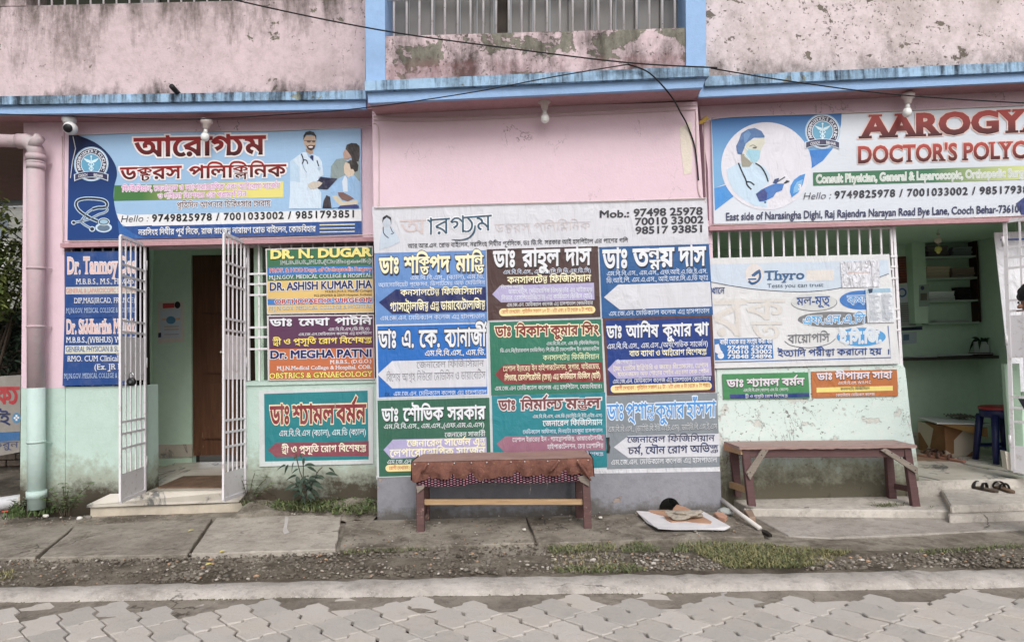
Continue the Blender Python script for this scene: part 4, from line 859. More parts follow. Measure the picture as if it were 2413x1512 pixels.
panel('poster', 'teal name poster with mauve arrow, bottom row middle behind the bench', 'FB', [(838, 608), (1620, 584), (1634, 1100), (850, 1128)], rgb(10, 128, 140), [
    ('w', [('ডাঃ', 885, 1005), ('নির্মাল্য', 1038, 1327), ('মন্ডল', 1350, 1587)], 707, 690, 66, rgb(116, 62, 66), dict(halo=rgb(226, 216, 216), hw=.065, bold=.03)),
    ('t', 'এম.বি.বি.এস, এম.ডি (ডাব্লিউ.বি.ইউ.এইচ.এস)', 1120, 1600, 761, 752, 21, WH), ('t', 'জেনারেল ফিজিসিয়ান', 1190, 1600, 816, 807, 36, WH), ('t', 'মেডিক্যাল অফিসার, দিনহাটা মহকুমা হাসপাতাল', 1052, 1602, 870, 858, 25, PW),
    ('p', [(870, 940), (932, 887), (1616, 872), (1620, 985), (925, 998)], rgb(150, 98, 120)), ('t', 'স্পেশাল ইন্টারেস্ট ইন - গ্যাস্ট্রোলজিষ্ট, ডায়াবেটলজি,', 980, 1606, 924, 911, 27, WH), ('t', 'হাইপারটেনশন, চেস্ট স্পেশালিস্ট', 1220, 1608, 973, 964, 29, WH), ('t', 'বক্ষ ও মধুমেহ রোগ বিশেষজ্ঞ', 1180, 1608, 1026, 1018, 22, PW)])
panel('poster', 'grey name poster with blue lettering and white arrow, bottom row right', 'FB', [(1632, 610), (2394, 588), (2412, 1096), (1634, 1112)], rgb(128, 136, 144), [
    ('w', [('ডাঃ', 1632, 1750), ('প্রশান্ত', 1763, 1957), ('কুমার', 1968, 2167), ('হাঁসদা', 2183, 2382)], 772, 750, 100, rgb(64, 146, 216), dict(halo=rgb(222, 230, 240), hw=.05, bold=.016)),
    ('t', 'এম.বি.বি.এস., (ডাব্লিউ.বি.ইউ.এইচ.এস), ডাব্লিউ.বি.এম.ই.এস', 1640, 2392, 858, 836, 36, rgb(206, 210, 214), dict(bold=-.004, shadow=rgb(60, 66, 72))),
    ('p', [(1680, 962), (1780, 884), (2408, 868), (2412, 1026), (1780, 1036)], LG), ('t', 'জেনারেল ফিজিসিয়ান', 1772, 2375, 931, 918, 40, rgb(36, 50, 96)), ('t', 'চর্ম, যৌন রোগ অভিজ্ঞ', 1778, 2400, 1011, 994, 48, rgb(36, 50, 96), dict(bold=.018)),
    ('t', MJN, 1660, 2392, 1083, 1064, 33, WH)])
S = Sign('banner_hem', 'loose white hem of the poster sheet hanging below the grey poster', -.010, 'FB', [(1520, 1106), (2412, 1082), (2414, 1140), (1520, 1152)], vinyl('white_flex', rgb(210, 210, 216), .006, 9), .004, 'banner'); S.done()
S = Sign('banner_hem', 'white strip of sheet edge showing under the dark green poster', -.010, 'FB', [(40, 1160), (320, 1150), (320, 1172), (42, 1184)], rgb(206, 206, 212), .004, 'banner'); S.done()
S = Sign('tape_strip', 'ragged black tape between the teal poster and the grey poster', YB-.004, 'FB', [(1628, 895), (1652, 893), (1650, 940), (1657, 962), (1650, 1003), (1630, 1002), (1634, 960)], rgb(20, 18, 20), .003, 'tape'); S.done()
# backing sheet seen as white joints
S = Sign('backing_sheet', 'white backing sheet showing as thin joints between the nine posters', -.0085, 'FB', [(34, -378), (2338, -440), (2408, 1098), (44, 1168)], rgb(196, 198, 204), .004, 'banner'); S.done()

# ---------------------------------------------------------------- two board stacks on the left window
YW = YL-.03
S = Sign('name_board', 'green over yellow English name board on the left window grille', YW, 'FW', [(68, 108), (1122, 80), (1132, 736), (82, 752)], rgb(206, 200, 196), .018, 'sign')
S.poly([(80, 120), (1116, 93), (1120, 405), (88, 426)], vinyl('board_green', rgb(52, 110, 76), .001), 1, 'printed_field'); S.poly([(88, 426), (1120, 405), (1124, 722), (94, 738)], vinyl('board_yellow', rgb(222, 186, 104), .001), 1, 'printed_field')
S.poly([(84, 292), (1119, 272), (1120, 348), (86, 370)], rgb(24, 116, 196), 2, 'printed_band'); S.poly([(90, 603), (1122, 584), (1123, 644), (91, 662)], rgb(24, 116, 196), 2, 'printed_band')
S.text('DR. N. DUGAR', 115, 1106, 206, 180, 80, rgb(240, 226, 120), 4, bold=.05, shadow=rgb(20, 40, 26)); S.text('M.B.B.S.,M.S.(Orthopaedic)', 215, 1112, 263, 243, 36, rgb(60, 110, 84), 4, serif=True, halo=WH, hw=.05, bold=.0)
S.text('PROF. & HOD Dept. of Orthopaedic Surgery', 108, 1112, 343, 321, 38, rgb(196, 40, 44), 4, halo=WH, hw=.05); S.text('M.J.N.GOV. MEDICAL COLLEGE & HOSPITAL', 103, 1112, 409, 384, 36, WH, 4, serif=True, bold=.004)
S.text('DR. ASHISH KUMAR JHA', 108, 1113, 519, 492, 74, rgb(16, 22, 92), 4, halo=WH, hw=.06, bold=.035); S.text('M.B.B.S.(N.R.S. Medical College)', 655, 1115, 541, 529, 22, rgb(70, 44, 30), 4); S.text('M.S (IPGMER & SSKM Hospital, Kolkata)', 545, 1116, 581, 567, 23, rgb(70, 44, 30), 4)
S.text('ORTHOPAEDIC SURGEON', 160, 1116, 650, 630, 42, rgb(180, 36, 40), 4, halo=WH, hw=.07, bold=.03); S.text('M.J.N.GOV. MEDICAL COLLEGE & HOSPITAL', 105, 1118, 716, 691, 36, rgb(120, 136, 150), 4, serif=True, halo=rgb(236, 232, 214), hw=.04, bold=.0); S.done()
S = Sign('name_board', 'purple over orange name board below the green and yellow one', YW, 'FW', [(82, 764), (1132, 752), (1142, 1392), (90, 1402)], rgb(206, 200, 200), .018, 'sign')
S.poly([(98, 776), (1124, 764), (1130, 1080), (103, 1092)], vinyl('board_purple', rgb(92, 50, 84), .001), 1, 'printed_field'); S.poly([(103, 1092), (1130, 1080), (1134, 1380), (107, 1392)], vinyl('board_orange', rgb(194, 104, 56), .001), 1, 'printed_field')
S.words([('ডাঃ', 115, 337), ('মেঘা', 400, 692), ('পাটনি', 750, 1113)], 869, 852, 66, WH, bold=.03, shadow=rgb(26, 8, 24)); S.text('এম.বি.বি.এস,(ডি.জি.ও)', 687, 1092, 915, 908, 28, WH, 4); S.text('এম.জে.এন.মেডিক্যাল কলেজ এন্ড হসপিটাল', 393, 1112, 963, 949, 25, WH, 4)
S.text('স্ত্রী ও প্রসূতি রোগ বিশেষজ্ঞ', 140, 1114, 1052, 1029, 52, GOLD, 4, bold=.02, shadow=rgb(24, 10, 20)); S.text('Dr. MEGHA PATNI', 112, 1118, 1186, 1169, 74, rgb(16, 18, 92), 4, halo=WH, hw=.06, bold=.04)
S.text('M.B.B.S., (D.G.O.)', 703, 1112, 1239, 1227, 35, WH, 4, serif=True); S.text('M.J.N.Medical College & Hospital, COB.', 180, 1112, 1299, 1285, 35, WH, 4, serif=True); S.text('OBSTRICS & GYNAECOLOGY', 105, 1118, 1382, 1361, 50, rgb(240, 222, 96), 4, serif=True, halo=rgb(60, 40, 20), hw=.035, bold=.02); S.done()
# blue boards behind the left gate leaf
S = Sign('name_board', 'navy name board with pink lettering, upper of two behind the left gate', YW, 'FD', [(332, 124), (697, 120), (694, 457), (328, 460)], rgb(24, 70, 138), .018, 'sign')
pkk = rgb(226, 190, 186)
S.text('Dr. Tanmoy Das', 342, 692, 236, 230, 80, pkk, 4, serif=True, halo=WH, hw=.03, bold=.02); S.text('M.B.B.S., M.S., FIAGES.', 388, 692, 290, 287, 27, WH, 4, serif=True, bold=.004)
S.poly([(335, 305), (695, 300), (695, 336), (335, 341)], rgb(206, 206, 196), 2, 'printed_band'); S.text('GENERAL & LAPAROSCOPIC SURGEON', 338, 690, 335, 331, 24, rgb(206, 150, 140), 4, bold=.02)
S.text('DIP,MAS(IRCAD, FRANCE)', 378, 690, 386, 383, 26, WH, 4, serif=True, bold=.0); S.text('M.J.N.GOV. MEDICAL COLLEGE & HOSPITAL', 338, 688, 436, 432, 24, rgb(170, 190, 220), 4, serif=True, bold=.0); S.done()
S = Sign('name_board', 'navy name board with pale yellow strip, lower of two behind the left gate', YW, 'FD', [(328, 462), (694, 459), (690, 800), (318, 806)], rgb(24, 70, 138), .018, 'sign')
S.text('Dr. Siddhartha Mallick', 338, 688, 540, 536, 68, pkk, 4, serif=True, halo=WH, hw=.03, bold=.02); S.text('M.B.B.S.,(WBHUS) WBMES', 338, 690, 587, 584, 28, WH, 4, serif=True, bold=.01)
S.poly([(332, 602), (692, 598), (692, 640), (330, 644)], rgb(212, 210, 190), 2, 'printed_band'); S.text('GENERAL PHYSICIAN & SURGEON', 336, 690, 634, 630, 27, rgb(60, 96, 160), 4); S.text('RMO. CUM Clinical Tutor', 344, 690, 682, 678, 27, WH, 4, serif=True); S.text('(Ex. JR MJN)', 480, 690, 724, 720, 28, WH, 4, serif=True)
S.text('M.J.N.GOV. MEDICAL COLLEGE & HOSPITAL', 327, 688, 768, 764, 24, rgb(170, 190, 220), 4, serif=True, bold=.0); S.done()
# teal poster on the half wall
S = Sign('poster', 'teal poster in a pale border on the mint half wall behind the shrub', YL-.012, 'FS', [(160, 832), (741, 812), (744, 1202), (164, 1217)], vinyl('poster_border', rgb(200, 206, 206), .004), .006, 'poster')
S.poly([(188, 847), (715, 830), (720, 1180), (192, 1191)], vinyl('poster_teal', rgb(14, 126, 134), .003), 1, 'printed_field')
S.words([('ডাঃ', 220, 320), ('শ্যামল', 335, 545), ('বর্মন', 556, 706)], 1001, 990, 88, rgb(136, 48, 54), halo=rgb(236, 216, 180), hw=.045, bold=.03); S.text('এম.বি.বি.এস (ক্যাল), এম.ডি (ক্যাল)', 265, 708, 1063, 1055, 29, WH, 4)
S.poly([(207, 1133), (245, 1097), (720, 1087), (721, 1163), (248, 1169)], rgb(136, 64, 80), 2, 'printed_arrow'); S.text('স্ত্রী ও প্রসূতি রোগ বিশেষজ্ঞ', 278, 708, 1146, 1137, 31, rgb(240, 232, 206), 4, bold=.018); S.done()

# ---------------------------------------------------------------- laboratory banner on the right window and two small posters
YT = YR-.02
S = Sign('banner', 'pale laboratory test banner tied to the right window grille', YT, 'FT', [(100, 126), (1790, 88), (1892, 1118), (150, 1162)], vinyl('banner_cream', rgb(212, 212, 214), .004), .006, 'banner')
S.poly([(108, 186), (1782, 140), (1786, 272)]+[tuple(p) for p in smooth([(1786, 272), (1550, 352), (1250, 420), (950, 442), (600, 425), (330, 390), (112, 350)], 4)], rgb(192, 206, 222), 1, 'printed_field')
S.line([(1786, 272), (1550, 352), (1250, 420), (950, 442), (600, 425), (330, 390), (112, 350)], 6, rgb(60, 70, 86), 2)
S.ell(520, 280, 85, 100, rgb(216, 208, 206), 2, 'printed_drop'); S.poly([(1010, 238), (1270, 232), (1270, 335), (1010, 342)], rgb(214, 208, 204), 2, 'printed_patch')
S.line([(500, 292), (560, 250), (575, 300), (550, 345), (500, 365), (468, 340)], 22, rgb(34, 88, 138), 3); S.line([(462, 325), (540, 322)], 14, rgb(34, 88, 138), 3, sm=False); S.line([(512, 290), (575, 240)], 26, rgb(34, 88, 138), 3.2, sm=False)
S.text('Thyro', 615, 992, 331, 322, 82, rgb(34, 88, 138), 4, serif=True, bold=.02); S.text('Tests you can trust', 640, 1168, 405, 394, 38, rgb(70, 90, 112), 4, bold=.0); S.text('খানে', 112, 240, 463, 458, 56, rgb(34, 72, 136), 4)
S.text('রক্ত', 120, 800, 850, 846, 330, rgb(210, 205, 199), 3, bold=.012, halo=rgb(204, 207, 211), hw=.012)
S.ell(1083, 543, 218, 82, rgb(122, 126, 132), 2, 'printed_oval'); S.ell(1080, 538, 214, 80, rgb(198, 200, 200), 2.4, 'printed_oval'); S.text('মল-মূত্র', 918, 1226, 570, 556, 72, rgb(24, 76, 148), 4, bold=.016)
S.ell(1530, 520, 207, 90, rgb(28, 112, 190), 2, 'printed_oval'); S.text('কফ', 1395, 1585, 563, 556, 80, rgb(70, 150, 214), 4, halo=WH, hw=.04, bold=.01)
S.ell(1272, 702, 342, 74, rgb(116, 118, 122), 2, 'printed_oval'); S.text('এফ.এন.এ.সি', 975, 1562, 752, 734, 78, rgb(70, 160, 220), 4, halo=WH, hw=.05, bold=.012)
S.text('বায়োপসি', 835, 1226, 926, 912, 78, rgb(112, 114, 120), 4, bold=.006); S.line([(805, 905), (880, 950), (1060, 966), (1220, 930), (1285, 880)], 6, rgb(112, 114, 120), 3)
S.ell(1526, 865, 231, 87, rgb(64, 152, 212), 2, 'printed_oval'); S.text('ই.সি.জি.', 1322, 1715, 930, 915, 100, rgb(206, 216, 224), 4, halo=WH, hw=.04, bold=.016)
S.text('ইত্যাদি পরীক্ষা করানো হয়', 740, 1715, 1050, 1030, 58, rgb(24, 70, 140), 4, bold=.014); S.text('।', 1760, 1795, 1030, 1029, 52, rgb(24, 70, 140), 4)
S.poly([(142, 884), (688, 870), (702, 1070), (150, 1086)], rgb(26, 110, 180), 2, 'printed_box'); S.text('বাড়ী থেকে রক্ত সংগ্রহ করা হয়', 195, 684, 935, 922, 38, WH, 4, bold=.03)
for t_, y_ in (('97498 25978', 983), ('70010 33002', 1025), ('73848 24896', 1069)): S.text(t_, 264, 686, y_, y_-6, 35, WH, 4, bold=.03)
S.ell(205, 1042, 30, 30, WH, 3, 'printed_scooter'); S.poly([(150, 940), (185, 930), (205, 990), (225, 1010), (190, 1030), (150, 1010)], WH, 3, 'printed_scooter')
S.line([(152, 1106), (1805, 1060), (1778, 760)], 8, rgb(40, 96, 160), 2, sm=False); S.done()
S = Sign('paper_notice', 'blank white paper in a crinkled clear sleeve taped to the laboratory banner', YT-.008, 'FT', [(1330, 165), (1692, 140), (1700, 395), (1345, 405)], vinyl('sleeve', rgb(224, 224, 232), .012, 14), .002, 'paper'); S.line([(1400, 262), (1610, 258)], 10, rgb(206, 176, 170), 1, sm=False); S.done()
S = Sign('paper_notice', 'printed text sheet taped over the edge of the laboratory banner', YT-.010, 'FT', [(1564, 410), (1816, 400), (1842, 728), (1586, 734)], vinyl('sheet', rgb(214, 218, 224), .006, 14), .002, 'paper')
rnd = random.Random(5)
for i in range(22):
    y = 470+i*11.5
    for cx0 in (1592, 1710): S.line([(cx0+i*.7, y), (cx0+i*.7+rnd.uniform(60, 105), y-3)], 3.2, rgb(120, 130, 150), 1, sm=False)
S.poly([(1575, 418), (1800, 408), (1802, 445), (1577, 455)], rgb(150, 186, 210), 1, 'printed_band'); S.poly([(1590, 415), (1635, 412), (1630, 450), (1600, 458)], rgb(40, 60, 90), 1.5, 'printed_mark'); S.done()
S = Sign('poster', 'small green poster with blue strip below the laboratory banner', YR-.012, 'FT', [(218, 1216), (1028, 1198), (1042, 1442), (230, 1452)], vinyl('poster_green', rgb(64, 136, 84), .004), .004, 'poster')
LIL = rgb(222, 212, 222)
S.text('ডাঃ শ্যামল বর্মন', 262, 986, 1337, 1318, 66, LIL, 4, bold=.03, shadow=rgb(26, 56, 36)); S.text('এম.বি.বি.এস (ক্যাল) এম.ডি. (ক্যাল)', 415, 838, 1380, 1370, 24, WH, 4); S.poly([(290, 1407), (1035, 1392), (1038, 1430), (294, 1446)], rgb(26, 50, 130), 2, 'printed_band'); S.text('স্ত্রী ও প্রসূতি রোগ বিশেষজ্ঞ', 432, 832, 1438, 1428, 25, WH, 4); S.done()
S = Sign('poster', 'small orange poster with yellow strip below the laboratory banner', YR-.012, 'FT', [(1058, 1191), (1862, 1170), (1874, 1420), (1066, 1436)], vinyl('poster_orange', rgb(186, 108, 52), .006), .004, 'poster')
S.text('ডাঃ দীপায়ন সাহা', 1108, 1812, 1270, 1252, 60, LIL, 4, bold=.03, shadow=rgb(70, 34, 14)); S.text('এম.বি.বি.এস. W.B.M.C', 1303, 1616, 1313, 1304, 24, WH, 4); S.poly([(1105, 1343), (1822, 1325), (1823, 1370), (1106, 1388)], rgb(232, 214, 110), 2, 'printed_band'); S.text('কনসালটেন্ট ফিজিসিয়ান', 1328, 1602, 1368, 1360, 24, rgb(80, 80, 90), 4); S.text('কোচবিহার মেডিকেল কলেজ', 1285, 1650, 1426, 1416, 25, WH, 4); S.done()
# ================================================================ grilles, gates, fittings
FRAMES.update({'BE': (1130, 1250, 2413/620), 'BR': (2030, 1230, 2413/600), 'DB': (1780, 1380, 2413/460), 'SA': (2550, 1200, 1915/380), 'GA': (320, 640, 1.8), 'RI': (2480, 600, 1.68), 'WL': (0, 1400, 2413/320), 'SH': (680, 1280, 2413/450), 'BG': (0, 350, 342/260)})
def U(fr, x, y): ox, oy, s_ = FRAMES[fr]; return ((ox+x/s_)/K, (oy+y/s_)/K)
def PU(fr, x, y, Y): return P(*U(fr, x, y), Y)
def GU(fr, x, y, z=0.): return G(*U(fr, x, y), z)
def rod(name, a, b, r, mt, parent, n=6): return MB().tube([a, b], r, n).build(name, mt, parent, smooth_=True)
# window grille right of the gate
gY = YL+.05
wg = slab('window_grille', [(582, 566), (586, 566), (588, 897), (583, 897)], gY-.012, gY+.012, M_whitemetal, bld)
for i in range(12):
    x = 584+i*25.6
    if i: slab('bar', [(x-1.9, 566), (x+1.9, 566), (x+3.4, 897), (x-.4, 897)], gY-.006, gY+.006, M_whitemetal, wg)
for y in (645.5, 669.6, 695, 771.5, 794.6, 822.4): slab('rail', [(586, y-2.2), (880, y-9), (880, y-4.6), (586, y+2.2)], gY-.016, gY-.007, M_whitemetal, wg)
# window grille behind the navy boards
wg = slab('window_grille', [(156, 581), (341, 577), (341, 580), (156, 584)], gY-.010, gY+.010, M_whitemetal, bld)
for i in range(8):
    x = 168+i*24.5; slab('bar', [(x-1.9, 578), (x+1.9, 578), (x+2.6, 910), (x-1.2, 910)], gY-.006, gY+.006, M_whitemetal, wg)
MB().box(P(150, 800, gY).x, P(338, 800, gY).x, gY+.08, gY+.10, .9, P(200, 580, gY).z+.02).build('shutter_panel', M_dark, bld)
# window grille on the right
gY2 = YR+.05
wg = slab('window_grille', [(2104, 530), (2110, 530), (2128, 860), (2121, 860)], gY2-.014, gY2+.014, M_whitemetal, bld)
for i in range(17):
    x = 1692.5+i*25.55; slab('bar', [(x-2, 541-.019*(x-1692)), (x+2, 541-.019*(x-1692)), (x+11.5, 866), (x+7.5, 866)], gY2-.007, gY2+.007, M_whitemetal, wg)
slab('bar', [(2097, 532), (2101, 532), (2118, 860), (2114, 860)], gY2-.010, gY2+.010, M_whitemetal, wg)
for y in (604, 628, 655, 728, 751, 777, 838): slab('rail', [(2095+(y-530)*.05, y-2), (2111+(y-530)*.05, y-2.4), (2111+(y-530)*.05, y+2), (2095+(y-530)*.05, y+2.4)], gY2-.018, gY2-.011, M_whitemetal, wg)
slab('rail', [(1690, 543), (2105, 535), (2105, 539), (1690, 547)], gY2-.016, gY2-.008, M_whitemetal, wg)
slab('rail', [(1690, 640), (2105, 632), (2105, 636), (1690, 644)], gY2-.016, gY2-.008, M_whitemetal, wg)
# gate leaves, standing open towards the street
def gate(label, Bh, Th, Bf, Tf, plate_solid, latch_side):
    root = empty('metal_gate', (Bh.x, Bh.y, Bh.z)); tag(root, label, 'gate', 'two leaves of the barred entrance gate' if plate_solid is not None else None)
    L = lambda u, v: (Bh.lerp(Bf, u)).lerp(Th.lerp(Tf, u), v)
    nrm = (Bf-Bh).cross(Th-Bh).normalized(); wu = (Bf-Bh).length
    fr = MB()
    for a, b in ((L(0, 0), L(0, 1)), (L(1, 0), L(1, 1)), (L(0, 1), L(1, 1)), (L(0, 0), L(1, 0))): fr.bar(a, b, .028, .016, nrm)
    fr.build('frame', M_whitemetal, root)
    for i in range(4): MB().bar(L(.2+.2*i, .10), L(.2+.2*i, .995), .013, .010, nrm).build('bar', M_whitemetal, root)
    for v in (.895, .852, .81, .68, .637, .295, .25, .195): MB().bar(L(.03, v), L(.97, v), .010, .018, (0, 0, 1)).build('rail', M_whitemetal, root)
    for v0, v1 in ((.0, .10), (.45, .62)):
        MB().prism([L(.02, v0)+nrm*.004, L(.98, v0)+nrm*.004, L(.98, v1)+nrm*.004, L(.02, v1)+nrm*.004], -nrm*.003).build('plate', M_whitemetal, root)
    for v in (.12, .52, .92): rod('hinge', L(-.03, v-.02), L(-.03, v+.02), .014, M_whitemetal, root)
    s_ = -1 if plate_solid else 1
    bo = MB().tube([L(.35, .553)+nrm*.02*latch_side, L(1.02, .553)+nrm*.02*latch_side], .009, 6).build('bolt', plain(rgb(170, 160, 150), .5, .4, .3, name='bolt_steel'), root)
    rod('bolt_handle', L(.62, .553)+nrm*.03*latch_side, L(.62, .515)+nrm*.034*latch_side, .006, plain(rgb(170, 160, 150), .5, .4, .3, name='bolt_steel'), bo)
    return root, L, nrm
gl = gate('left leaf of the white barred gate, plate fitted with a hanging padlock', P(342, 1156, YL-.02), P(342, 579, YL-.02), P(284, 1181, -.10), P(284, 556, -.10), True, 1)
gr_ = gate('right leaf of the white barred gate, beside the half wall and shrub', P(578, 1160, YL-.02), P(577, 572, YL-.02), P(527, 1177, -.10), P(528, 551, -.10), True, 1)
# padlock on the left leaf
L, nrm = gl[1], gl[2]; c = P(306, 889, -.02)+Vector((.03, -.03, 0))
M_steel = plain(rgb(176, 176, 178), .3, .5, .8, name='steel'); M_blackpl = plain(rgb(22, 22, 26), .35, .5, name='black_plastic')
pdl = empty('padlock', c); tag(pdl, 'black round padlock with steel shackle hanging on the left gate leaf', 'padlock')
MB().lathe(c+Vector((0, .016, -.035)), [(.026, 0), (.034, .004), (.034, .028), (.026, .032)], 20, (0, -1, 0)).build('lock_body', M_blackpl, pdl, smooth_=True)
MB().tube([c+Vector((-.018, 0, -.012)), c+Vector((-.018, 0, .022)), c+Vector((-.010, 0, .038)), c+Vector((.010, 0, .038)), c+Vector((.018, 0, .022)), c+Vector((.018, 0, -.012))], .006, 8).build('shackle', M_steel, pdl, smooth_=True)
MB().lathe(c+Vector((0, -.017, -.035)), [(.012, 0), (.010, .003), (.001, .003)], 14, (0, -1, 0)).build('lock_face', plain(rgb(120, 120, 124), .35, .5, .6, name='lock_face'), pdl)
# right gate leaf, seen edge on at the picture's edge
hB, hT = P(2388, 1108, YR-.03), P(2368, 522, YR-.03); fB, fT = Vector((hB.x+.30, hB.y-.42, hB.z-.0)), Vector((hT.x+.30, hT.y-.42, hT.z))
g3 = gate('white barred gate leaf open at the right edge of the photo', hB, hT, fB, fT, None, 1)
pn = [Vector((hT.x+.09, YR+.24, hT.z-.05)), Vector((hT.x+.85, YR+.22, hT.z-.05)), Vector((hT.x+.80, YR+.22, .85)), Vector((hT.x+.17, YR+.24, .85))]
bnr = MB().prism(pn, (0, .006, 0)).build('banner', vinyl('white_cloth_banner', rgb(232, 232, 238), .01)); tag(bnr, 'bright white cloth banner behind the bars of the right gate leaf', 'banner')
MB().prism([p+Vector((.05, -.008, -.06)) if i < 2 else p+Vector((.05, -.008, 2.0)) for i, p in enumerate(pn)][:2]+[pn[1]+Vector((.05, -.008, -.075)), pn[0]+Vector((.05, -.008, -.075))], (0, .003, 0)).build('printed_line', ink(rgb(70, 110, 180)), bnr)

# ---------------------------------------------------------------- lamps, camera, pipes and cables
M_holder = plain(rgb(206, 190, 186), .5, .4, name='lamp_holder'); M_bulb = NT('opal_glass', .25, .5).color(rgb(236, 236, 232)).m; M_bulbneck = plain(rgb(214, 214, 210), .4, name='bulb_neck')
def bulb(label, top, cb, Y):
    a, b = P(*top, Y), P(*cb, Y); d = (b-a).normalized(); root = empty('light_bulb', a); tag(root, label, 'light bulb', 'bulbs under the eaves')
    Ld = (b-a).length
    MB().lathe(a, [(.050, -.03), (.052, .0), (.034, .012), (.026, .05), (.020, Ld*.55)], 16, d).build('holder', M_holder, root, smooth_=True)
    MB().lathe(a+d*(Ld*.55), [(.016, 0), (.017, .02), (.026, .040)], 16, d).build('bulb_neck', M_bulbneck, root, smooth_=True)
    h = a+d*(Ld*.55+.040); MB().lathe(h, [(.026, 0), (.034, .016), (.036, .034), (.031, .052), (.020, .064), (.006, .069)], 20, d).build('glass', M_bulb, root, smooth_=True)
bulb('unlit white bulb hanging over the middle of the left signboard', (487, 290), (484, 316), .24)
bulb('unlit white bulb hanging over the blank pink middle wall', (1283, 242), (1284, 274), -.12)
bulb('unlit white bulb hanging over the right signboard', (2140, 230), (2138, 258), .06)
cc = P(166, 300, .22); cam_ = empty('security_camera', cc+Vector((0, 0, .06))); tag(cam_, 'white dome security camera with black lens above the left signboard', 'security camera')
M_wpl = plain(rgb(226, 226, 226), .3, .5, name='white_plastic')
MB().lathe(P(163, 284, .24), [(.055, .03), (.058, 0), (.045, -.03)], 20).build('mount', M_wpl, cam_, smooth_=True)
rs = [(math.sin(t)*.058, -math.cos(t)*.058) for t in np.linspace(.05, math.pi-.05, 10)]; ax = Vector((.15, -.9, -.25)).normalized()
MB().lathe(cc+Vector((0, 0, -.01)), rs, 20, ax).build('head', M_wpl, cam_, smooth_=True)
MB().lathe(cc+Vector((0, 0, -.01))+ax*.046, [(.038, 0), (.036, .010), (.024, .016), (.002, .017)], 20, ax).build('lens', M_blackpl, cam_, smooth_=True)
MB().tube([P(172, 322, .30), P(178, 350, .33), P(171, 380, .35), P(166, 420, .36)], .003, 5).build('cable', M_wpl, cam_)
# drain pipe
pY = .27; M_pipe = plaster('pink_pipe_paint', rgb(200, 172, 179), rgb(170, 140, 146), .5, patch=.06, streak=[(rgb(176, 180, 178), .60, 0, 3, .02, .02, .7, 5.)], rough=.55); M_pipemint = plaster('mint_pipe_paint', rgb(184, 206, 200), rgb(150, 170, 160), .3, patch=.05, rough=.5, grime=[(rgb(150, 140, 120), -.1, .35, .95, .6)])
dp = empty('drain_pipe', P(84, 1190, pY)); tag(dp, 'thick pink and mint painted drain pipe on the left corner pillar', 'pipe')
MB().tube([P(84, 368, pY), P(85, 913, pY)], .068, 20).build('pipe', M_pipe, dp, smooth_=True)
MB().tube([P(85, 913, pY), P(86, 1198, pY)], .068, 20).build('lower_pipe', M_pipemint, dp, smooth_=True)
MB().tube([P(-420, 318, pY), P(52, 333, pY)], .056, 20).build('pipe', M_pipe, dp, smooth_=True)
MB().tube([P(44, 333, pY), P(62, 333, pY), P(76, 340, pY), P(84, 353, pY), P(85, 372, pY)], .066, 20).build('elbow', M_pipe, dp, smooth_=True)
MB().tube([P(76, 345, pY-.02), P(94, 324, pY-.05)], .046, 16).build('inspection_cap', M_pipe, dp, smooth_=True)
for y, r in ((372, .078), (392, .074)): MB().tube([P(85, y-7, pY), P(85, y+7, pY)], r, 20).build('collar', M_pipe, dp, smooth_=True)
for y in (384, 632, 769, 1040):
    mt_ = M_pipemint if y > 913 else M_pipe; MB().tube([P(85, y-2.5, pY), P(85, y+2.5, pY)], .074, 20).build('clamp', mt_, dp, smooth_=True); MB().bar(P(104, y, pY+.03), P(122, y+2, YL-.02), .012, .006).build('clamp_lug', mt_, dp)
MB().tube([P(86, 1155, pY), P(86, 1172, pY)], .078, 20).build('collar', M_pipemint, dp, smooth_=True)
op = MB().tube([GU('WL', 520, 250, .06)+Vector((0, .1, 0)), GU('WL', 300, 260, .06), GU('WL', 100, 290, .055), GU('WL', -200, 330, .05)], .06, 16).build('waste_pipe', plain(rgb(196, 196, 200), .5, .4, name='grey_pvc', var=.06), smooth_=True); tag(op, 'pale grey plastic waste pipe lying at the foot of the corner pillar', 'pipe')
M_cable = plain(rgb(22, 20, 24), .6, .3, name='black_cable'); M_wire = plain(rgb(206, 186, 182), .5, .3, name='beige_wire')
def cable(label, pts, r=.006, mt=M_cable, name='cable'):
    v = [P(x, y, Y) for x, y, Y in pts]; sp = smooth([tuple(p) for p in v], 6); o = MB().tube([Vector(p) for p in sp], r, 6).build(name, mt, smooth_=True); return tag(o, label, 'cable')
cable('long black cable sagging from the top edge across the middle parapet', [(200, -90, -.50), (560, 2, -.5), (900, 72, -.46), (1206, 115, -.44), (1480, 148, -.42), (1690, 160, -.41)], .0055)
cable('black cable running along the right blue cornice to the right edge', [(1675, 161, -.40), (1850, 190, -.34), (2100, 222, -.30), (2413, 243, -.28), (2800, 258, -.28)], .005)
cable('thin black cable drooping under the left eave up to the middle cornice', [(-120, 265, -.1), (100, 272, -.1), (430, 281, -.12), (700, 268, -.2), (870, 253, -.34), (1100, 220, -.42), (1290, 184, -.42), (1400, 165, -.41), (1480, 152, -.40)], .0042)
cable('black cable hanging from the middle cornice down the pink wall by the bare patch', [(1480, 152, -.40), (1530, 172, -.40), (1580, 225, -.36), (1605, 268, -.10), (1620, 296, -.02), (1638, 350, -.015), (1646, 425, -.02)], .006)
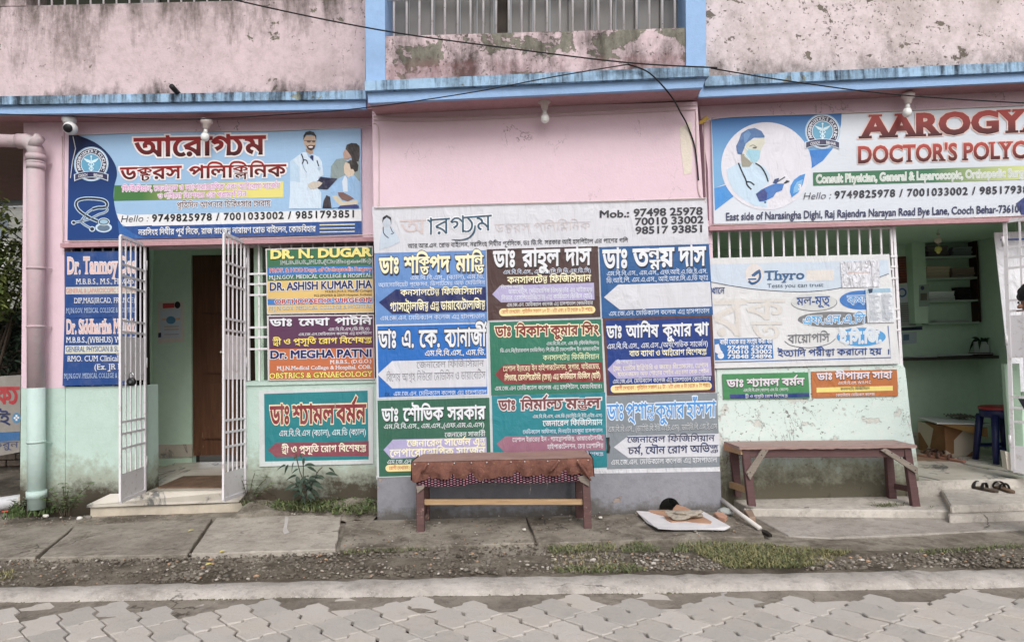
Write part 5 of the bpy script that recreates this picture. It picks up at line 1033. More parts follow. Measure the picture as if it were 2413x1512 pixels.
for lb, pts in (('beige wires clipped along the top of the pink middle wall', [(880, 282, -.008), (1000, 286, -.008), (1250, 276, -.008), (1450, 268, -.008), (1640, 258, -.008)]), ('second beige wire above, under the middle soffit', [(880, 274, -.008), (1010, 277, -.008), (1260, 268, -.008), (1480, 257, -.008), (1642, 248, -.008)]),
                ('beige wire running down the left edge of the pink middle wall', [(880, 290, -.007), (891, 302, -.007), (893, 380, -.007), (893, 470, -.007), (890, 490, -.02)]), ('beige wire running down the right edge of the pink middle wall', [(1640, 262, -.008), (1641, 320, -.008), (1643, 400, -.008), (1647, 455, -.008), (1664, 478, -.012)]),
                ('beige conduit in the recess left of the right signboard', [(1659, 292, YR-.006), (1661, 380, YR-.006), (1664, 470, YR-.006), (1667, 530, YR-.006)]), ('white conduit down the pillar beside the left signboard', [(146, 322, YL-.02), (147, 420, YL-.02), (147, 500, YL-.02), (148, 570, YL-.02)]),
                ('beige wire along the top of the left signboard', [(170, 318, YL-.045), (420, 310, YL-.045), (650, 308, YL-.045), (876, 296, YL-.045)]), ('beige wire along the top of the right signboard', [(1660, 288, YR-.05), (1720, 276, YR-.045), (2000, 266, YR-.045), (2413, 248, YR-.045)]),
                ('white wire along the upper edge of the grey banner', [(882, 490, YB-.012), (1100, 482, YB-.012), (1300, 477, YB-.012), (1500, 472, YB-.012), (1664, 467, YB-.012)]), ('beige wire along the ledge under the left signboard', [(150, 569, YL-.05), (400, 566, YL-.05), (640, 561, YL-.05), (878, 553, YL-.05)]), ('beige wire along the ledge under the right signboard', [(1676, 530, YR-.05), (2000, 523, YR-.05), (2413, 508, YR-.05)])):
    cable(lb, pts, .0045, M_wire, 'wall_wire')
tp = MB(); q = P(1656, 287, YR-.02)
tp.tube([q+Vector((-.05, 0, -.02)), q, q+Vector((.03, -.01, .03)), q+Vector((.05, -.01, .02))], [.006, .022, .018, .006], 8); tag(tp.build('tape_knot', plain(rgb(222, 186, 70), .5, name='yellow_tape')), 'yellow tape knot joining wires beside the right signboard', 'tape')
sp_ = P(417, 222, .10); s1 = MB().tube([sp_+Vector((0, .03, .01)), sp_+Vector((.0, -.09, .035))], .022, 14).build('drain_spout', plain(rgb(40, 38, 40), .5, name='dark_pvc'), smooth_=True); tag(s1, 'short dark drain spout poking out above the left cornice', 'pipe')

# ---------------------------------------------------------------- benches
def wood(name, c, c2, chip=None):
    t = NT(name, .6, .3); g = t.noise(2.2, 8, .7, t.map((2.5, 26, 26)), .4); cl = t.mix(t.ramp(g, .3, .7), c, c2)
    if chip: cl = t.mix(t.ramp(t.noise(11, 9, .75), .58, .64), cl, chip)
    t.color(cl); t.bump(g, .002); t.bump(t.noise(40, 5), .001); return t.m
M_redwood = wood('maroon_painted_wood', rgb(108, 78, 76), rgb(88, 62, 60), rgb(158, 130, 120)); M_redwood2 = wood('maroon_bench_paint', rgb(106, 76, 76), rgb(90, 64, 64), None)
M_rawwood = wood('raw_pale_wood', rgb(190, 156, 112), rgb(160, 126, 88)); M_greywood = wood('weathered_grey_wood', rgb(150, 138, 126), rgb(122, 110, 100)); M_seatwood = wood('worn_seat_wood', rgb(168, 142, 134), rgb(144, 114, 108), rgb(112, 80, 78))
_t = NT('rust_cloth', .9, .1); _c = _t.mix(_t.ramp(_t.noise(13, 7, .7), .35, .65), rgb(136, 90, 76), rgb(106, 70, 62)); _c = _t.mix(_t.math('MULTIPLY', _t.ramp(_t.voro(26), .22, .08), .5), _c, rgb(150, 120, 74)); _t.color(_c); _t.bump(_t.noise(18, 6, .65, None, .8), .014); _t.bump(_t.noise(300, 2), .0008); M_cloth = _t.m
_t = NT('dusty_cloth_top', .92, .1); _t.color(_t.mix(_t.ramp(_t.noise(4, 7, .7), .3, .7), rgb(164, 132, 122), rgb(142, 110, 102))); _t.bump(_t.noise(260, 2), .0008); _t.bump(_t.noise(5, 4), .006); M_clothtop = _t.m
_t = NT('basket_weave_cloth', .9, .1); _b = _t.n('TexBrick'); _t.put(_b.inputs['Vector'], _t.map((1, 1, 1), (0, 0, 0), _t.n('TexCoord').outputs['UV']))
_b.inputs['Color1'].default_value = (*rgb(178, 126, 140), 1); _b.inputs['Color2'].default_value = (*rgb(150, 100, 116), 1); _b.inputs['Mortar'].default_value = (*rgb(30, 20, 28), 1); _b.inputs['Scale'].default_value = 1.; _b.inputs['Mortar Size'].default_value = .18; _b.inputs['Brick Width'].default_value = .62; _b.inputs['Row Height'].default_value = 1.0; _t.color(_b.outputs[0]); M_weave = _t.m
bF, bB = -.44, -.12
bench = empty('bench', G(1190, 1245, -.03)); tag(bench, 'bench with a tattered rust brown cloth cover in front of the posters', 'bench')
zs = .512; zg = -.03
xL, xR = PU('BE', 195, 270, bF).x, PU('BE', 2195, 240, bF).x
def leg(a, b, w=.058, d=.05, mt=M_redwood, nm='leg', par=bench): return MB().bar(a, b, w, d, (0, 1, 0)).build(nm, mt, par, bevel=.004, seg=1)
fl0, fl1 = PU('BE', 288, 1040, bF), PU('BE', 280, 470, bF); frr0, frr1 = PU('BE', 2148, 1022, bF), PU('BE', 2128, 470, bF)
for a, b in ((fl0, fl1), (frr0, frr1)): leg(Vector((a.x, bF, zg)), Vector((b.x, bF+.02, zs-.03)))
for a, b in ((PU('BE', 345, 900, bB).x, PU('BE', 345, 470, bB).x), (PU('BE', 2055, 888, bB).x, PU('BE', 2050, 470, bB).x)): leg(Vector((a, bB, zg)), Vector((b, bB, zs-.03)))
MB().box(xL+.01, xR-.01, bF-.015, bB+.03, zs-.032, zs-.004).build('seat_board', M_redwood, bench)
MB().bar(Vector((xL+.04, bF+.02, zs-.085)), Vector((xR-.04, bF+.02, zs-.085)), .025, .10, (0, 0, 1)).build('apron', M_redwood, bench)
MB().bar(PU('BE', 315, 722, bF+.03), PU('BE', 2092, 720, bF+.03), .03, .040, (0, 0, 1)).build('stretcher', M_rawwood, bench, bevel=.003, seg=1)
for x, yb in ((fl0.x-.005, .10), (frr0.x+.005, .12)): MB().bar((x, bF+.02, yb), (x-(.0), bB-.0, yb), .03, .05).build('side_rail', M_redwood, bench)
# cloth: flat top, skirt with folds in front
nx, nzv = 120, 9; rs_ = np.random.RandomState(11); m = MB(); top = MB()
hem = np.interp(np.linspace(0, 1, nx+1), [0, .02, .06, .12, .28, .31, .36, .44, .5, .62, .75, .86, .93, .97, 1], [.145, .150, .135, .128, .130, .155, .150, .135, .122, .122, .125, .122, .112, .14, .13])+rs_.randn(nx+1)*.0015
for i in range(nx+1):
    u = i/nx; x = xL+(xR-xL)*u
    for j in range(nzv+1):
        w = j/nzv; fold = .018*math.sin(u*33+2*math.sin(u*9))+.011*math.sin(u*71+1)+.006*math.sin(u*140+w*5)+(.012*math.exp(-((u-.06)/.02)**2)+.012*math.exp(-((u-.88)/.025)**2))
        m.v.append((x+.006*w*math.sin(u*20), bF-.022-fold*w*.9-.010*math.sin(w*math.pi)-(.010 if w > .6 else .0)*math.sin(u*50)*.5, zs+.004-hem[i]*w-(.003 if j == 0 else 0)))
for i in range(nx):
    for j in range(nzv): a = i*(nzv+1)+j; m.f.append((a, a+1, a+nzv+2, a+nzv+1))
m.build('cloth_skirt', M_cloth, bench, smooth_=True)
tv = MB(); ny_ = 8
for i in range(nx+1):
    u = i/nx
    for j in range(ny_+1):
        w = j/ny_; inset = .030*w
        tv.v.append((xL+inset+(xR-xL-2*inset)*u, bF-.022+(bB+.06-bF)*w, zs+.004+.0035*math.sin(u*13+w*3)*math.sin(w*3.1)+(rs_.randn()*.0006)))
for i in range(nx):
    for j in range(ny_): a = i*(ny_+1)+j; tv.f.append((a, a+ny_+1, a+ny_+2, a+1))
tv.build('cloth_top', M_clothtop, bench, smooth_=True)
for sx, xe in ((-1, xL), (1, xR)):                                    # cloth at the two ends
    e = MB(); n_ = 10
    for i in range(n_+1):
        w = i/n_; y = bF-.02+(bB+.05-bF)*w
        for j in range(5): e.v.append((xe+sx*(.006+.012*j/4*(.6+.4*math.sin(w*17))), y, zs+.003-.13*j/4*(1+.15*math.sin(w*9))))
    for i in range(n_):
        for j in range(4): a = i*5+j; e.f.append((a, a+1, a+6, a+5))
    e.build('cloth_end', M_cloth, bench, smooth_=True)
wv = MB(); me_h = .165
for i in range(nx+1):
    u = i/nx; x = xL+.03+(xR-xL-.09)*u; lo = .172+.006*math.sin(u*11)+(.008 if u < .3 else -.002)
    for j in range(3): wv.v.append((x, bF-.014-.003*math.sin(u*40+j), zs-.09-(lo-.09)*j/2))
for i in range(nx):
    for j in range(2): a = i*3+j; wv.f.append((a, a+1, a+4, a+3))
wo = wv.build('under_cloth', M_weave, bench, smooth_=True); uv = wo.data.uv_layers.new(name='UVMap')
for lp in wo.data.loops: v = wo.data.vertices[lp.vertex_index].co; uv.data[lp.index].uv = (v.z*36, v.x*42)
for zx in (220, 370, 660, 850, 1022, 1292, 1445, 1700, 1824, 2035, 2152): p = PU('BE', zx, 262-zx*.006, bF-.03); MB().lathe(Vector((p.x, bF-.028, zs-.012)), [(.006, 0), (.005, .004), (.001, .006)], 8, (0, -1, 0)).build('tack', M_steel, bench)
for a, b in (((1824, 262), (1705, 400)), ((2030, 262), (2180, 480)), ((360, 285), (290, 400))): p, q = PU('BE', *a, bF-.055), PU('BE', *b, bF-.06); MB().tube([p, p.lerp(q, .5)+Vector((.004, -.006, .0)), q], [.008, .012, .007], 6).build('cloth_fold', M_cloth, bench, smooth_=True)
for pts in ([(235, 545), (330, 535), (325, 565), (250, 625)], [(2040, 440), (2120, 420), (2165, 490), (2165, 550), (2060, 490)]): MB().prism([PU('BE', *p, bF-.028) for p in pts], (0, .006, 0)).build('corner_gusset', M_greywood, bench)
for zx, ln in ((1490, 160), (1680, 95), (960, 40), (1100, 60), (1540, 40)):
    p = PU('BE', zx, 480, bF-.02); q = PU('BE', zx+12, 480+ln, bF-.02); MB().tube([p, p.lerp(q, .4)+Vector((.012, 0, 0)), q], .0012, 4).build('loose_thread', plain(rgb(150, 140, 136), .9, name='thread'), bench)
# right bench
cF, cB = -.155, .13; zp = .03
b2 = empty('bench', G(1950, 1190, zp)); tag(b2, 'bare maroon wooden bench with grey braces below the laboratory banner', 'bench')
R2 = lambda x, y, Y: PU('BR', x, y, Y)
seat = [R2(345, 192, cF-.03), R2(2388, 172, cF-.03)]
sz = (seat[0].z+seat[1].z)/2; bk0, bk1 = R2(165, 128, cB+.04), R2(2112, 110, cB+.04)
nseg = 40; v = []; rs_ = random.Random(2)
for i in range(nseg+1):
    u = i/nseg; a = seat[0].lerp(seat[1], u); b = bk0.lerp(bk1, u); a.y += rs_.uniform(-.004, .004)*(1 if 0 < i < nseg else 0); v += [a, b, a-Vector((0, 0, .022+rs_.uniform(-.003, .003))), b-Vector((0, 0, .022))]
m = MB(); m.v = [tuple(p) for p in v]
for i in range(nseg):
    a = i*4; m.f += [(a, a+4, a+5, a+1), (a+2, a+3, a+7, a+6), (a, a+2, a+6, a+4), (a+1, a+5, a+7, a+3)]
m.f += [(0, 1, 3, 2), (nseg*4, nseg*4+2, nseg*4+3, nseg*4+1)]; m.build('seat', M_seatwood, b2)
MB().prism([R2(400, 204, cF), R2(2245, 200, cF), R2(2245, 312, cF), R2(400, 314, cF)], (0, .025, 0)).build('apron', M_redwood2, b2, bevel=.003, seg=1)
MB().prism([R2(300, 190, cB), R2(2080, 170, cB), R2(2080, 260, cB), R2(300, 270, cB)], (0, .025, 0)).build('apron', M_redwood2, b2)
for pts, Y in (([(376, 205), (462, 205), (540, 878), (452, 872)], cF-.006), ([(2242, 203), (2325, 203), (2436, 900), (2345, 900)], cF-.006)): MB().prism([R2(*p, Y) for p in pts], (0, .05, 0)).build('leg', M_redwood2, b2, bevel=.003, seg=1)
for pts, Y in (([(245, 255), (335, 255), (376, 772), (302, 772)], cB-.02), ([(2030, 245), (2115, 245), (2160, 790), (2072, 785)], cB-.02)): MB().prism([R2(*p, Y) for p in pts], (0, .05, 0)).build('leg', M_redwood2, b2, bevel=.003, seg=1)
for pts in ([(610, 212), (692, 214), (470, 575), (422, 492)], [(1972, 232), (2030, 208), (2400, 430), (2405, 510), (2380, 500)]): 
    bo = MB().prism([R2(*p, cF-.028) for p in pts], (0, .020, 0)).build('brace', M_greywood, b2, bevel=.003, seg=1)
for zx, zy in ((650, 235), (600, 285), (470, 485), (440, 500), (2020, 245), (2100, 262), (2200, 320), (2310, 390), (2370, 460)): MB().lathe(R2(zx, zy, cF-.029), [(.005, 0), (.004, .002), (.001, .003)], 6, (0, -1, 0)).build('nail', M_blackpl, b2)
MB().bar(R2(372, 245, cF+.0), R2(178, 195, cB+.02), .02, .05).build('side_rail', M_rawwood, b2); MB().bar(R2(445, 690, cF+.03), R2(240, 625, cB+.0), .022, .05).build('side_rail', M_rawwood, b2)
MB().bar(R2(2390, 690, cF+.04), R2(2120, 640, cB-.0), .022, .045).build('side_rail', M_redwood2, b2); MB().bar(R2(2270, 250, cF+.03), R2(2080, 190, cB), .022, .05).build('side_rail', M_redwood2, b2)

# ---------------------------------------------------------------- rubbish by the middle bay
def D(x, y, z=0.): return GU('DB', x, y, z)
shp = [(215, 445), (700, 437), (1180, 430), (1400, 552), (1625, 680), (1540, 694), (1200, 690), (800, 694), (540, 705), (370, 580)]
rs_ = random.Random(3); m = MB(); m.prism([Vector((*D(x, y, .02)[:2], .012+.02*(1 if i in (0, 2, 4, 8) else rs_.uniform(0, .5)))) for i, (x, y) in enumerate(shp)], (0, 0, -.006))
tag(m.build('board_sheet', plain(rgb(206, 202, 204), .7, name='white_board', var=.06)), 'white board sheet lying on the ground below the grey poster', 'board')
M_tile = plain(rgb(176, 134, 106), .8, name='tile_shard', var=.15, bump=.003, bscale=30); M_rubble = plain(rgb(156, 146, 132), .95, name='rubble', var=.25, bump=.02, bscale=24)
for lb, pts, z, th in (('thin brown wood shard lying left under the rubble lump', [(392, 408), (700, 408), (780, 470), (770, 515), (560, 480), (430, 440)], .03, .014), ('long curved brown wood shard in front of the rubble lump', [(630, 495), (780, 520), (1000, 545), (1210, 505), (1350, 585), (1330, 612), (1150, 600), (960, 570), (740, 578), (660, 545)], .03, .014), ('brown bark piece leaning behind the rubble lump', [(820, 325), (950, 365), (1060, 420), (990, 440), (760, 395)], .05, .012)):
    tag(MB().prism([Vector((*D(x, y, z)[:2], z)) for x, y in pts], (0, 0, -th)).build('wood_shard', M_tile), lb, 'wood')
def rock(name, c, sx, sy, sz, mt, seed, n=2, rough_=.18):
    bm = bmesh.new(); bmesh.ops.create_icosphere(bm, subdivisions=n, radius=1.); r = random.Random(seed); ph = [Vector((r.uniform(-1, 1), r.uniform(-1, 1), r.uniform(-1, 1)))*3 for _ in range(5)]
    for v_ in bm.verts: k = 1+rough_*sum(math.sin(v_.co.dot(p)*1.7+i) for i, p in enumerate(ph))/2.2; v_.co = Vector((v_.co.x*sx*k, v_.co.y*sy*k, v_.co.z*sz*k))
    me = bpy.data.meshes.new(name); bm.to_mesh(me); bm.free(); me.materials.append(mt); o = link(name, me); o.location = c; o.rotation_euler.z = r.uniform(-.4, .4); return o
p = D(960, 500, .06); tag(rock('rubble_lump', (p.x, p.y+.03, .062), .135, .055, .030, M_rubble, 5, 4, .30), 'flat lump of broken cement on top of the white board sheet', 'stone')
p = D(1545, 420, .03); tag(rock('stone', (p.x, p.y, .022), .062, .040, .032, plain(rgb(150, 154, 152), .8, name='grey_stone', var=.1), 8, 3, .10), 'smooth grey stone at the right end of the grey plinth', 'stone')
for lb, pts, c_ in (('orange brick shard beside the smooth grey stone', [(1380, 455), (1470, 415), (1580, 500), (1545, 540), (1440, 515)], rgb(186, 140, 116)), ('brown brick piece right of the white plastic pipe', [(1830, 415), (1950, 410), (2005, 525), (1910, 535), (1880, 480)], rgb(150, 126, 108))): tag(MB().prism([Vector((*D(x, y, .02)[:2], .025)) for x, y in pts], (0, 0, -.05)).build('brick_shard', plain(c_, .9, name='brick', var=.15, bump=.004, bscale=40), bevel=.005, seg=1), lb, 'brick')
a, b = D(1490, 280, .07), D(2070, 690, .01); o = MB().tube([Vector((a.x, a.y+.06, .085)), Vector((a.x*.5+b.x*.5, (a.y+b.y)*.5, .045)), Vector((b.x, b.y, .012))], .0165, 12).build('plastic_pipe', plain(rgb(206, 200, 194), .5, .4, name='white_pvc', var=.08), smooth_=True); tag(o, 'short white plastic pipe leaning from the wall corner to the ground', 'pipe')
tag(MB().prism([Vector((*D(x, y, .02)[:2], .004)) for x, y in [(2090, 660), (2170, 680), (2250, 740), (2200, 745), (2110, 700)]], (0, 0, -.02)).build('wood_shard', plain(rgb(40, 34, 30), .9, name='charred', var=.3)), 'charred splinter at the lower end of the white plastic pipe', 'wood')

# ---------------------------------------------------------------- sandals, mat
def sandal(label, toe, heel, z, cs, ct, group, flip=1, toe_loop=False, lift=0.):
    a, b = Vector((*GU('SA', *toe, z)[:2], z)), Vector((*GU('SA', *heel, z)[:2], z)); d = (a-b); Ln = d.length; d.normalize(); s_ = Vector((-d.y, d.x, 0))*flip
    root = empty('sandal', b); tag(root, label, 'sandal', group); k = max(Ln, .22)
    prof = [(0, .0), (.03, .022), (.12, .031), (.30, .031), (.45, .030), (.62, .040), (.78, .044), (.92, .034), (1., .008)]
    lft = [b+d*(t*k)+s_*w*1.05 for t, w in prof]; rgt = [b+d*(t*k)-s_*w*.9 for t, w in prof][::-1]
    so_ = MB().prism([Vector((p.x, p.y, z+.018+.012*max(0, (p-b).dot(d)/k-.75)*4*lift)) for p in lft+rgt], (0, 0, -.016)).build('sole', plain(cs, .7, name='sole', var=.2), root, bevel=.003, seg=1)
    MB().prism([Vector((p.x, p.y, z+.0212+.012*max(0, (p-b).dot(d)/k-.75)*4*lift)) for p in [b+d*.01+(q-b-d*.01)*.95 for q in lft+rgt]], (0, 0, -.002)).build('insole', plain(tuple(x*1.5 for x in cs), .75, name='insole', var=.2), root)
    def strap(t0, w0, t1, w1, hgt, wd_):
        m = MB(); n = 12
        for i in range(n+1):
            u = i/n; an = math.pi*u; c = b+d*((t0+(t1-t0)*u)*k)+s_*(w0*math.cos(an)); zz = z+.014+hgt*math.sin(an)
            for sgn in (-1, 1): m.v.append((c.x+d.x*wd_*sgn, c.y+d.y*wd_*sgn, zz+.004*(-sgn)))
        m.f = [(2*i, 2*i+1, 2*i+3, 2*i+2) for i in range(n)]
        o = m.build('strap', plain(ct, .5, .4, name='strap', var=.2), root, smooth_=True); sl = o.modifiers.new('s', 'SOLIDIFY'); sl.thickness = .005; return o
    strap(.50, .042, .58, .042, .050, .020); strap(.68, .044, .76, .044, .040, .018)
    if toe_loop: strap(.84, .022, .86, .022, .028, .008)
    else: strap(.30, .036, .34, .036, .050, .014)
sandal('brown sandal on the right door floor, nearer of its pair', (372, 520), (1080, 625), zf, rgb(150, 104, 86), rgb(104, 74, 64), 'brown sandals inside the right doorway')
sandal('brown sandal on the right door floor, farther of its pair, partly hidden', (430, 470), (860, 560), zf, rgb(150, 104, 86), rgb(96, 68, 60), 'brown sandals inside the right doorway', -1)
sandal('black sandal on the right door step, left of its pair', (955, 935), (1545, 1060), .085, rgb(84, 72, 62), rgb(34, 32, 34), 'black sandals on the right door step')
sandal('black sandal on the right door step, right of its pair', (1380, 935), (1760, 1070), .085, rgb(96, 76, 60), rgb(26, 24, 26), 'black sandals on the right door step', -1)
mp = [(432, 1121), (566, 1118), (568, 1147), (371, 1147)]; mm = [Vector((*G(x, y, zin+.01)[:2], zin+.012)) for x, y in mp]
tag(MB().prism(mm, (0, 0, -.011)).build('doormat', plain(rgb(108, 86, 70), .98, .1, name='coir', var=.25, bump=.006, bscale=120), bevel=.003, seg=1), 'brown coir doormat on the marble floor inside the gate', 'doormat')
mp = [(2100, 1062), (2160, 1070), (2250, 1078), (2235, 1085), (2180, 1084), (2110, 1086)]
tag(MB().prism([Vector((*G(x, y, zf+.006)[:2], zf+.006)) for x, y in mp], (0, 0, -.005)).build('doormat', plain(rgb(140, 112, 92), .95, .1, name='brown_mat', var=.2)), 'thin brown mat behind the brown sandals in the right doorway', 'doormat')

# ---------------------------------------------------------------- inside the left porch
Yn = bY-.012
S = Sign('paper_notice', 'paper notice with a blue oval on the green wall inside the gate', Yn, 'GA', [(238, 402), (372, 398), (373, 608), (238, 615)], rgb(214, 208, 196), .004, 'paper')
S.poly([(246, 440), (354, 436), (356, 585), (246, 592)], rgb(196, 208, 218), 1, 'printed_field'); S.ell(304, 496, 24, 20, rgb(70, 140, 180), 2); S.poly([(258, 488), (352, 484), (352, 494), (258, 498)], rgb(222, 176, 140), 1.5, 'printed_band'); S.poly([(262, 410), (322, 408), (322, 432), (262, 436)], rgb(190, 60, 60), 1.5, 'printed_band'); S.ell(338, 418, 15, 18, rgb(40, 34, 40), 2); S.poly([(239, 562), (254, 560), (254, 584), (239, 586)], rgb(30, 34, 80), 2, 'printed_mark')
for y in (530, 545, 570): S.line([(270, y), (345, y-2)], 4, rgb(190, 150, 130), 2, sm=False)
S.done()
cp = empty('wall_conduit', PU('GA', 195, 990, bY-.03)); tag(cp, 'green painted conduit pipe on the wall inside the gate', 'conduit')
MB().tube([PU('GA', 206, 110, bY-.03), PU('GA', 196, 965, bY-.03)], .018, 10).build('pipe', M_greenin, cp, smooth_=True); MB().tube([PU('GA', 196, 960, bY-.03), PU('GA', 195, 995, bY-.03)], .026, 10).build('end_cap', M_greenin, cp, smooth_=True)
for y in (190, 530, 890): MB().bar(PU('GA', 184, y, bY-.012), PU('GA', 216, y, bY-.012), .012, .02).build('saddle', M_greenin, cp)
# ---------------------------------------------------------------- inside the right room
RI = lambda x, y, Y=rY: PU('RI', x, y, Y)
ct = MB(); ca_, cb_ = RI(172, 712, rY-.35), RI(690, 706, rY-.35); tag(MB().box(ca_.x-.3, xr_-.003, rY-.35, rY-.003, ca_.z-.03, ca_.z).build('counter_shelf', plain(rgb(52, 46, 44), .4, .5, name='dark_laminate')), 'dark narrow counter shelf along the green wall of the right room', 'shelf')
zt_ = ca_.z
for i, (x0, x1) in enumerate(((230, 330), (300, 420), (390, 500), (470, 610))):
    a, b = RI(x0, 712, rY-.30), RI(x1, 712, rY-.30); r_ = .05*i
    tag(MB().box(a.x, b.x, rY-.33+.02*(i % 2), rY-.10, zt_+.003+.005*i, zt_+.007+.005*i).build('paper_sheet', plain(rgb(200, 204, 210), .8, name='paper')), ['loose papers at the left end of the counter shelf', 'second pile of papers on the counter shelf', 'third pile of papers, middle of the counter shelf', 'papers at the right end of the counter shelf'][i], 'paper')
ca2, cb2 = RI(240, 120, rY-.13), RI(300, 545, rY-.13)
cab = empty('wall_cabinet', RI(280, 545, rY-.2)); tag(cab, 'open green wall cabinet with books and files in the right room', 'cabinet')
xa, xb_ = RI(285, 300, rY-.13).x, RI(530, 300, rY-.13).x; zb_, ztp = RI(300, 545, rY-.13).z, RI(300, 120, rY-.13).z
MB().box(xa-.14, xa, rY-.13, rY-.004, zb_, ztp).build('side_panel', M_greenin, cab); MB().box(xb_, xb_+.02, rY-.13, rY-.004, zb_, ztp).build('side_panel', M_darkbrown, cab)
shelf_z = []
for y in (540, 434, 326, 222): z = RI(400, y, rY-.13).z; shelf_z.append(z); MB().box(xa+.002, xb_-.002, rY-.128, rY-.006, z-.02, z).build('shelf', plain(rgb(170, 188, 174), .7, name='shelf_edge'), cab)
for lb, x0, x1, si, h, c_ in (('thick pale file box on the second cabinet shelf', .02, .30, 2, .13, rgb(186, 168, 148)), ('pile of brown files on the second cabinet shelf', .33, .60, 2, .11, rgb(136, 118, 108)), ('stack of white ledgers on the third cabinet shelf', .03, .34, 1, .10, rgb(206, 210, 212)), ('dark bundle beside the white ledgers', .38, .56, 1, .14, rgb(26, 24, 26)), ('flat papers on the lowest cabinet shelf', .10, .50, 0, .03, rgb(190, 198, 198)), ('dark boxes on the top cabinet shelf', .05, .30, 3, .12, rgb(96, 90, 92)), ('grey boxes on the right of the top cabinet shelf', .35, .58, 3, .10, rgb(120, 126, 134))):
    w_ = xb_-xa; z = shelf_z[si]; m = MB(); n_ = 4
    e_ = empty('book_stack', (xa+x0/.62*w_, rY-.2, z)); tag(e_, lb, 'books')
    for i in range(n_): j = rnd.uniform(-.01, .01); MB().box(xa+x0/.62*w_+j, xa+x1/.62*w_+j, rY-.12+abs(j)*.5, rY-.03, z+.001+h*i/n_, z+h*(i+1)/n_-.002).build('book', plain(tuple(x*(1+.15*(i-1.5)) for x in c_), .8, name='book'), e_)
for lb, cs_, c_, ex in (('maroon wall notice beside the cabinet', [(145, 226), (210, 222), (215, 350), (145, 355)], rgb(110, 50, 44), 'lines'), ('white notice with blue ring beside the cabinet', [(150, 365), (238, 355), (240, 440), (150, 446)], rgb(190, 200, 210), 'ring'), ('grey printed notice below the blue ring notice', [(155, 448), (232, 440), (236, 556), (158, 560)], rgb(150, 152, 150), 'lines'), ('narrow dark blue strip under the grey notice', [(150, 566), (268, 560), (268, 576), (150, 582)], rgb(26, 30, 70), None), ('white code card under the dark blue strip', [(162, 590), (240, 586), (240, 640), (162, 648)], rgb(176, 190, 200), 'box')):
    S = Sign('paper_notice', lb, rY-.006, 'RI', cs_, c_, .004, 'paper'); x0, y0 = cs_[0]; x1, y1 = cs_[2]
    if ex == 'lines':
        for i in range(8): y = y0+14+(y1-y0-24)*i/8; S.line([(x0+10, y), (x1-12-5*(i % 3), y-2)], 3.5, tuple(min(1, c*2.2) for c in c_) if c_[0] < .3 and c_[1] < .1 else tuple(c*.5 for c in c_), 1, sm=False)
    if ex == 'ring': S.ring(170, 398, 14, 22, rgb(60, 96, 170), 1); [S.ell(205, y, 7, 7, rgb(60, 96, 170), 1) for y in (382, 412)]
    if ex == 'box': S.poly([(176, 600), (204, 598), (204, 626), (176, 628)], rgb(90, 120, 150), 1, 'printed_box')
    S.done()
S = Sign('paper_notice', 'small card with a round mark on the cabinet side', rY-.134, 'RI', [(252, 362), (298, 358), (298, 462), (252, 466)], rgb(150, 168, 156), .003, 'paper'); S.ell(268, 376, 9, 10, rgb(50, 60, 100), 1); S.poly([(258, 402), (290, 400), (290, 434), (258, 436)], rgb(110, 104, 96), 1, 'printed_box'); S.done()
# box, papers, egg tray, stool
q = [RI(330, 1105, 1.35), RI(520, 1150, 1.15)]
bx0, bx1 = RI(328, 1100, 1.45).x, RI(545, 1100, 1.25).x; _t = NT('cardboard', .85, .15); _c = _t.mix(_t.ramp(_t.noise(6, 6), .3, .7), rgb(150, 108, 72), rgb(126, 88, 58)); _c = _t.mix(_t.ramp(_t.voro(5.5, out='Color'), .62, .66), _c, rgb(190, 176, 158)); _t.color(_c); M_card = _t.m
bxo = MB().box(bx0, bx1, 1.28, 1.75, zf, zf+.30).build('cardboard_box', M_card, bevel=.004, seg=1); tag(bxo, 'brown cardboard carton with torn labels on the right room floor', 'box')
MB().prism([Vector((bx0-.12, 1.26, zf+.345)), Vector((bx0+.30, 1.10, zf+.30)), Vector((bx0+.33, 1.14, zf+.20)), Vector((bx0+.15, 1.27, zf+.302))], (0, .003, .003)).build('flap', plain(rgb(160, 124, 70), .8, name='yellow_envelope'), bxo)
tag(MB().prism([Vector((bx0-.12, 1.20, zf+.335)), Vector((bx1+.02, 1.10, zf+.325)), Vector((bx1+.05, 1.60, zf+.330)), Vector((bx0-.02, 1.70, zf+.34))], (0, 0, .012)).build('paper_sheet', plain(rgb(190, 192, 194), .8, name='paper_grey')), 'grey cardboard sheets lying on top of the carton', 'paper')
et = MB(); ex0, ex1, ey0, ey1, ez = bx0+.22, bx1+.10, 1.40, 1.66, zf+.352; nx_, ny2 = 24, 12
for i in range(nx_+1):
    for j in range(ny2+1): et.v.append((ex0+(ex1-ex0)*i/nx_, ey0+(ey1-ey0)*j/ny2, ez+.018+.018*math.sin(i*math.pi/2)*math.sin(j*math.pi/2+1.57)))
et.f = [(i*(ny2+1)+j, (i+1)*(ny2+1)+j, (i+1)*(ny2+1)+j+1, i*(ny2+1)+j+1) for i in range(nx_) for j in range(ny2)]
tag(et.build('egg_tray', plain(rgb(120, 112, 104), .95, name='pulp'), smooth_=True), 'grey moulded egg tray on top of the carton papers', 'tray')
sx0, sx1 = RI(565, 950, .95).x, RI(690, 950, .95).x; scx = (sx0+sx1)/2+.03; stl = empty('stool', (scx, .98, zf)); tag(stl, 'dark blue plastic stool with red seat inside the right doorway', 'stool')
zst = RI(600, 945, .95).z; M_bp = plain(rgb(22, 30, 84), .4, .5, name='blue_plastic')
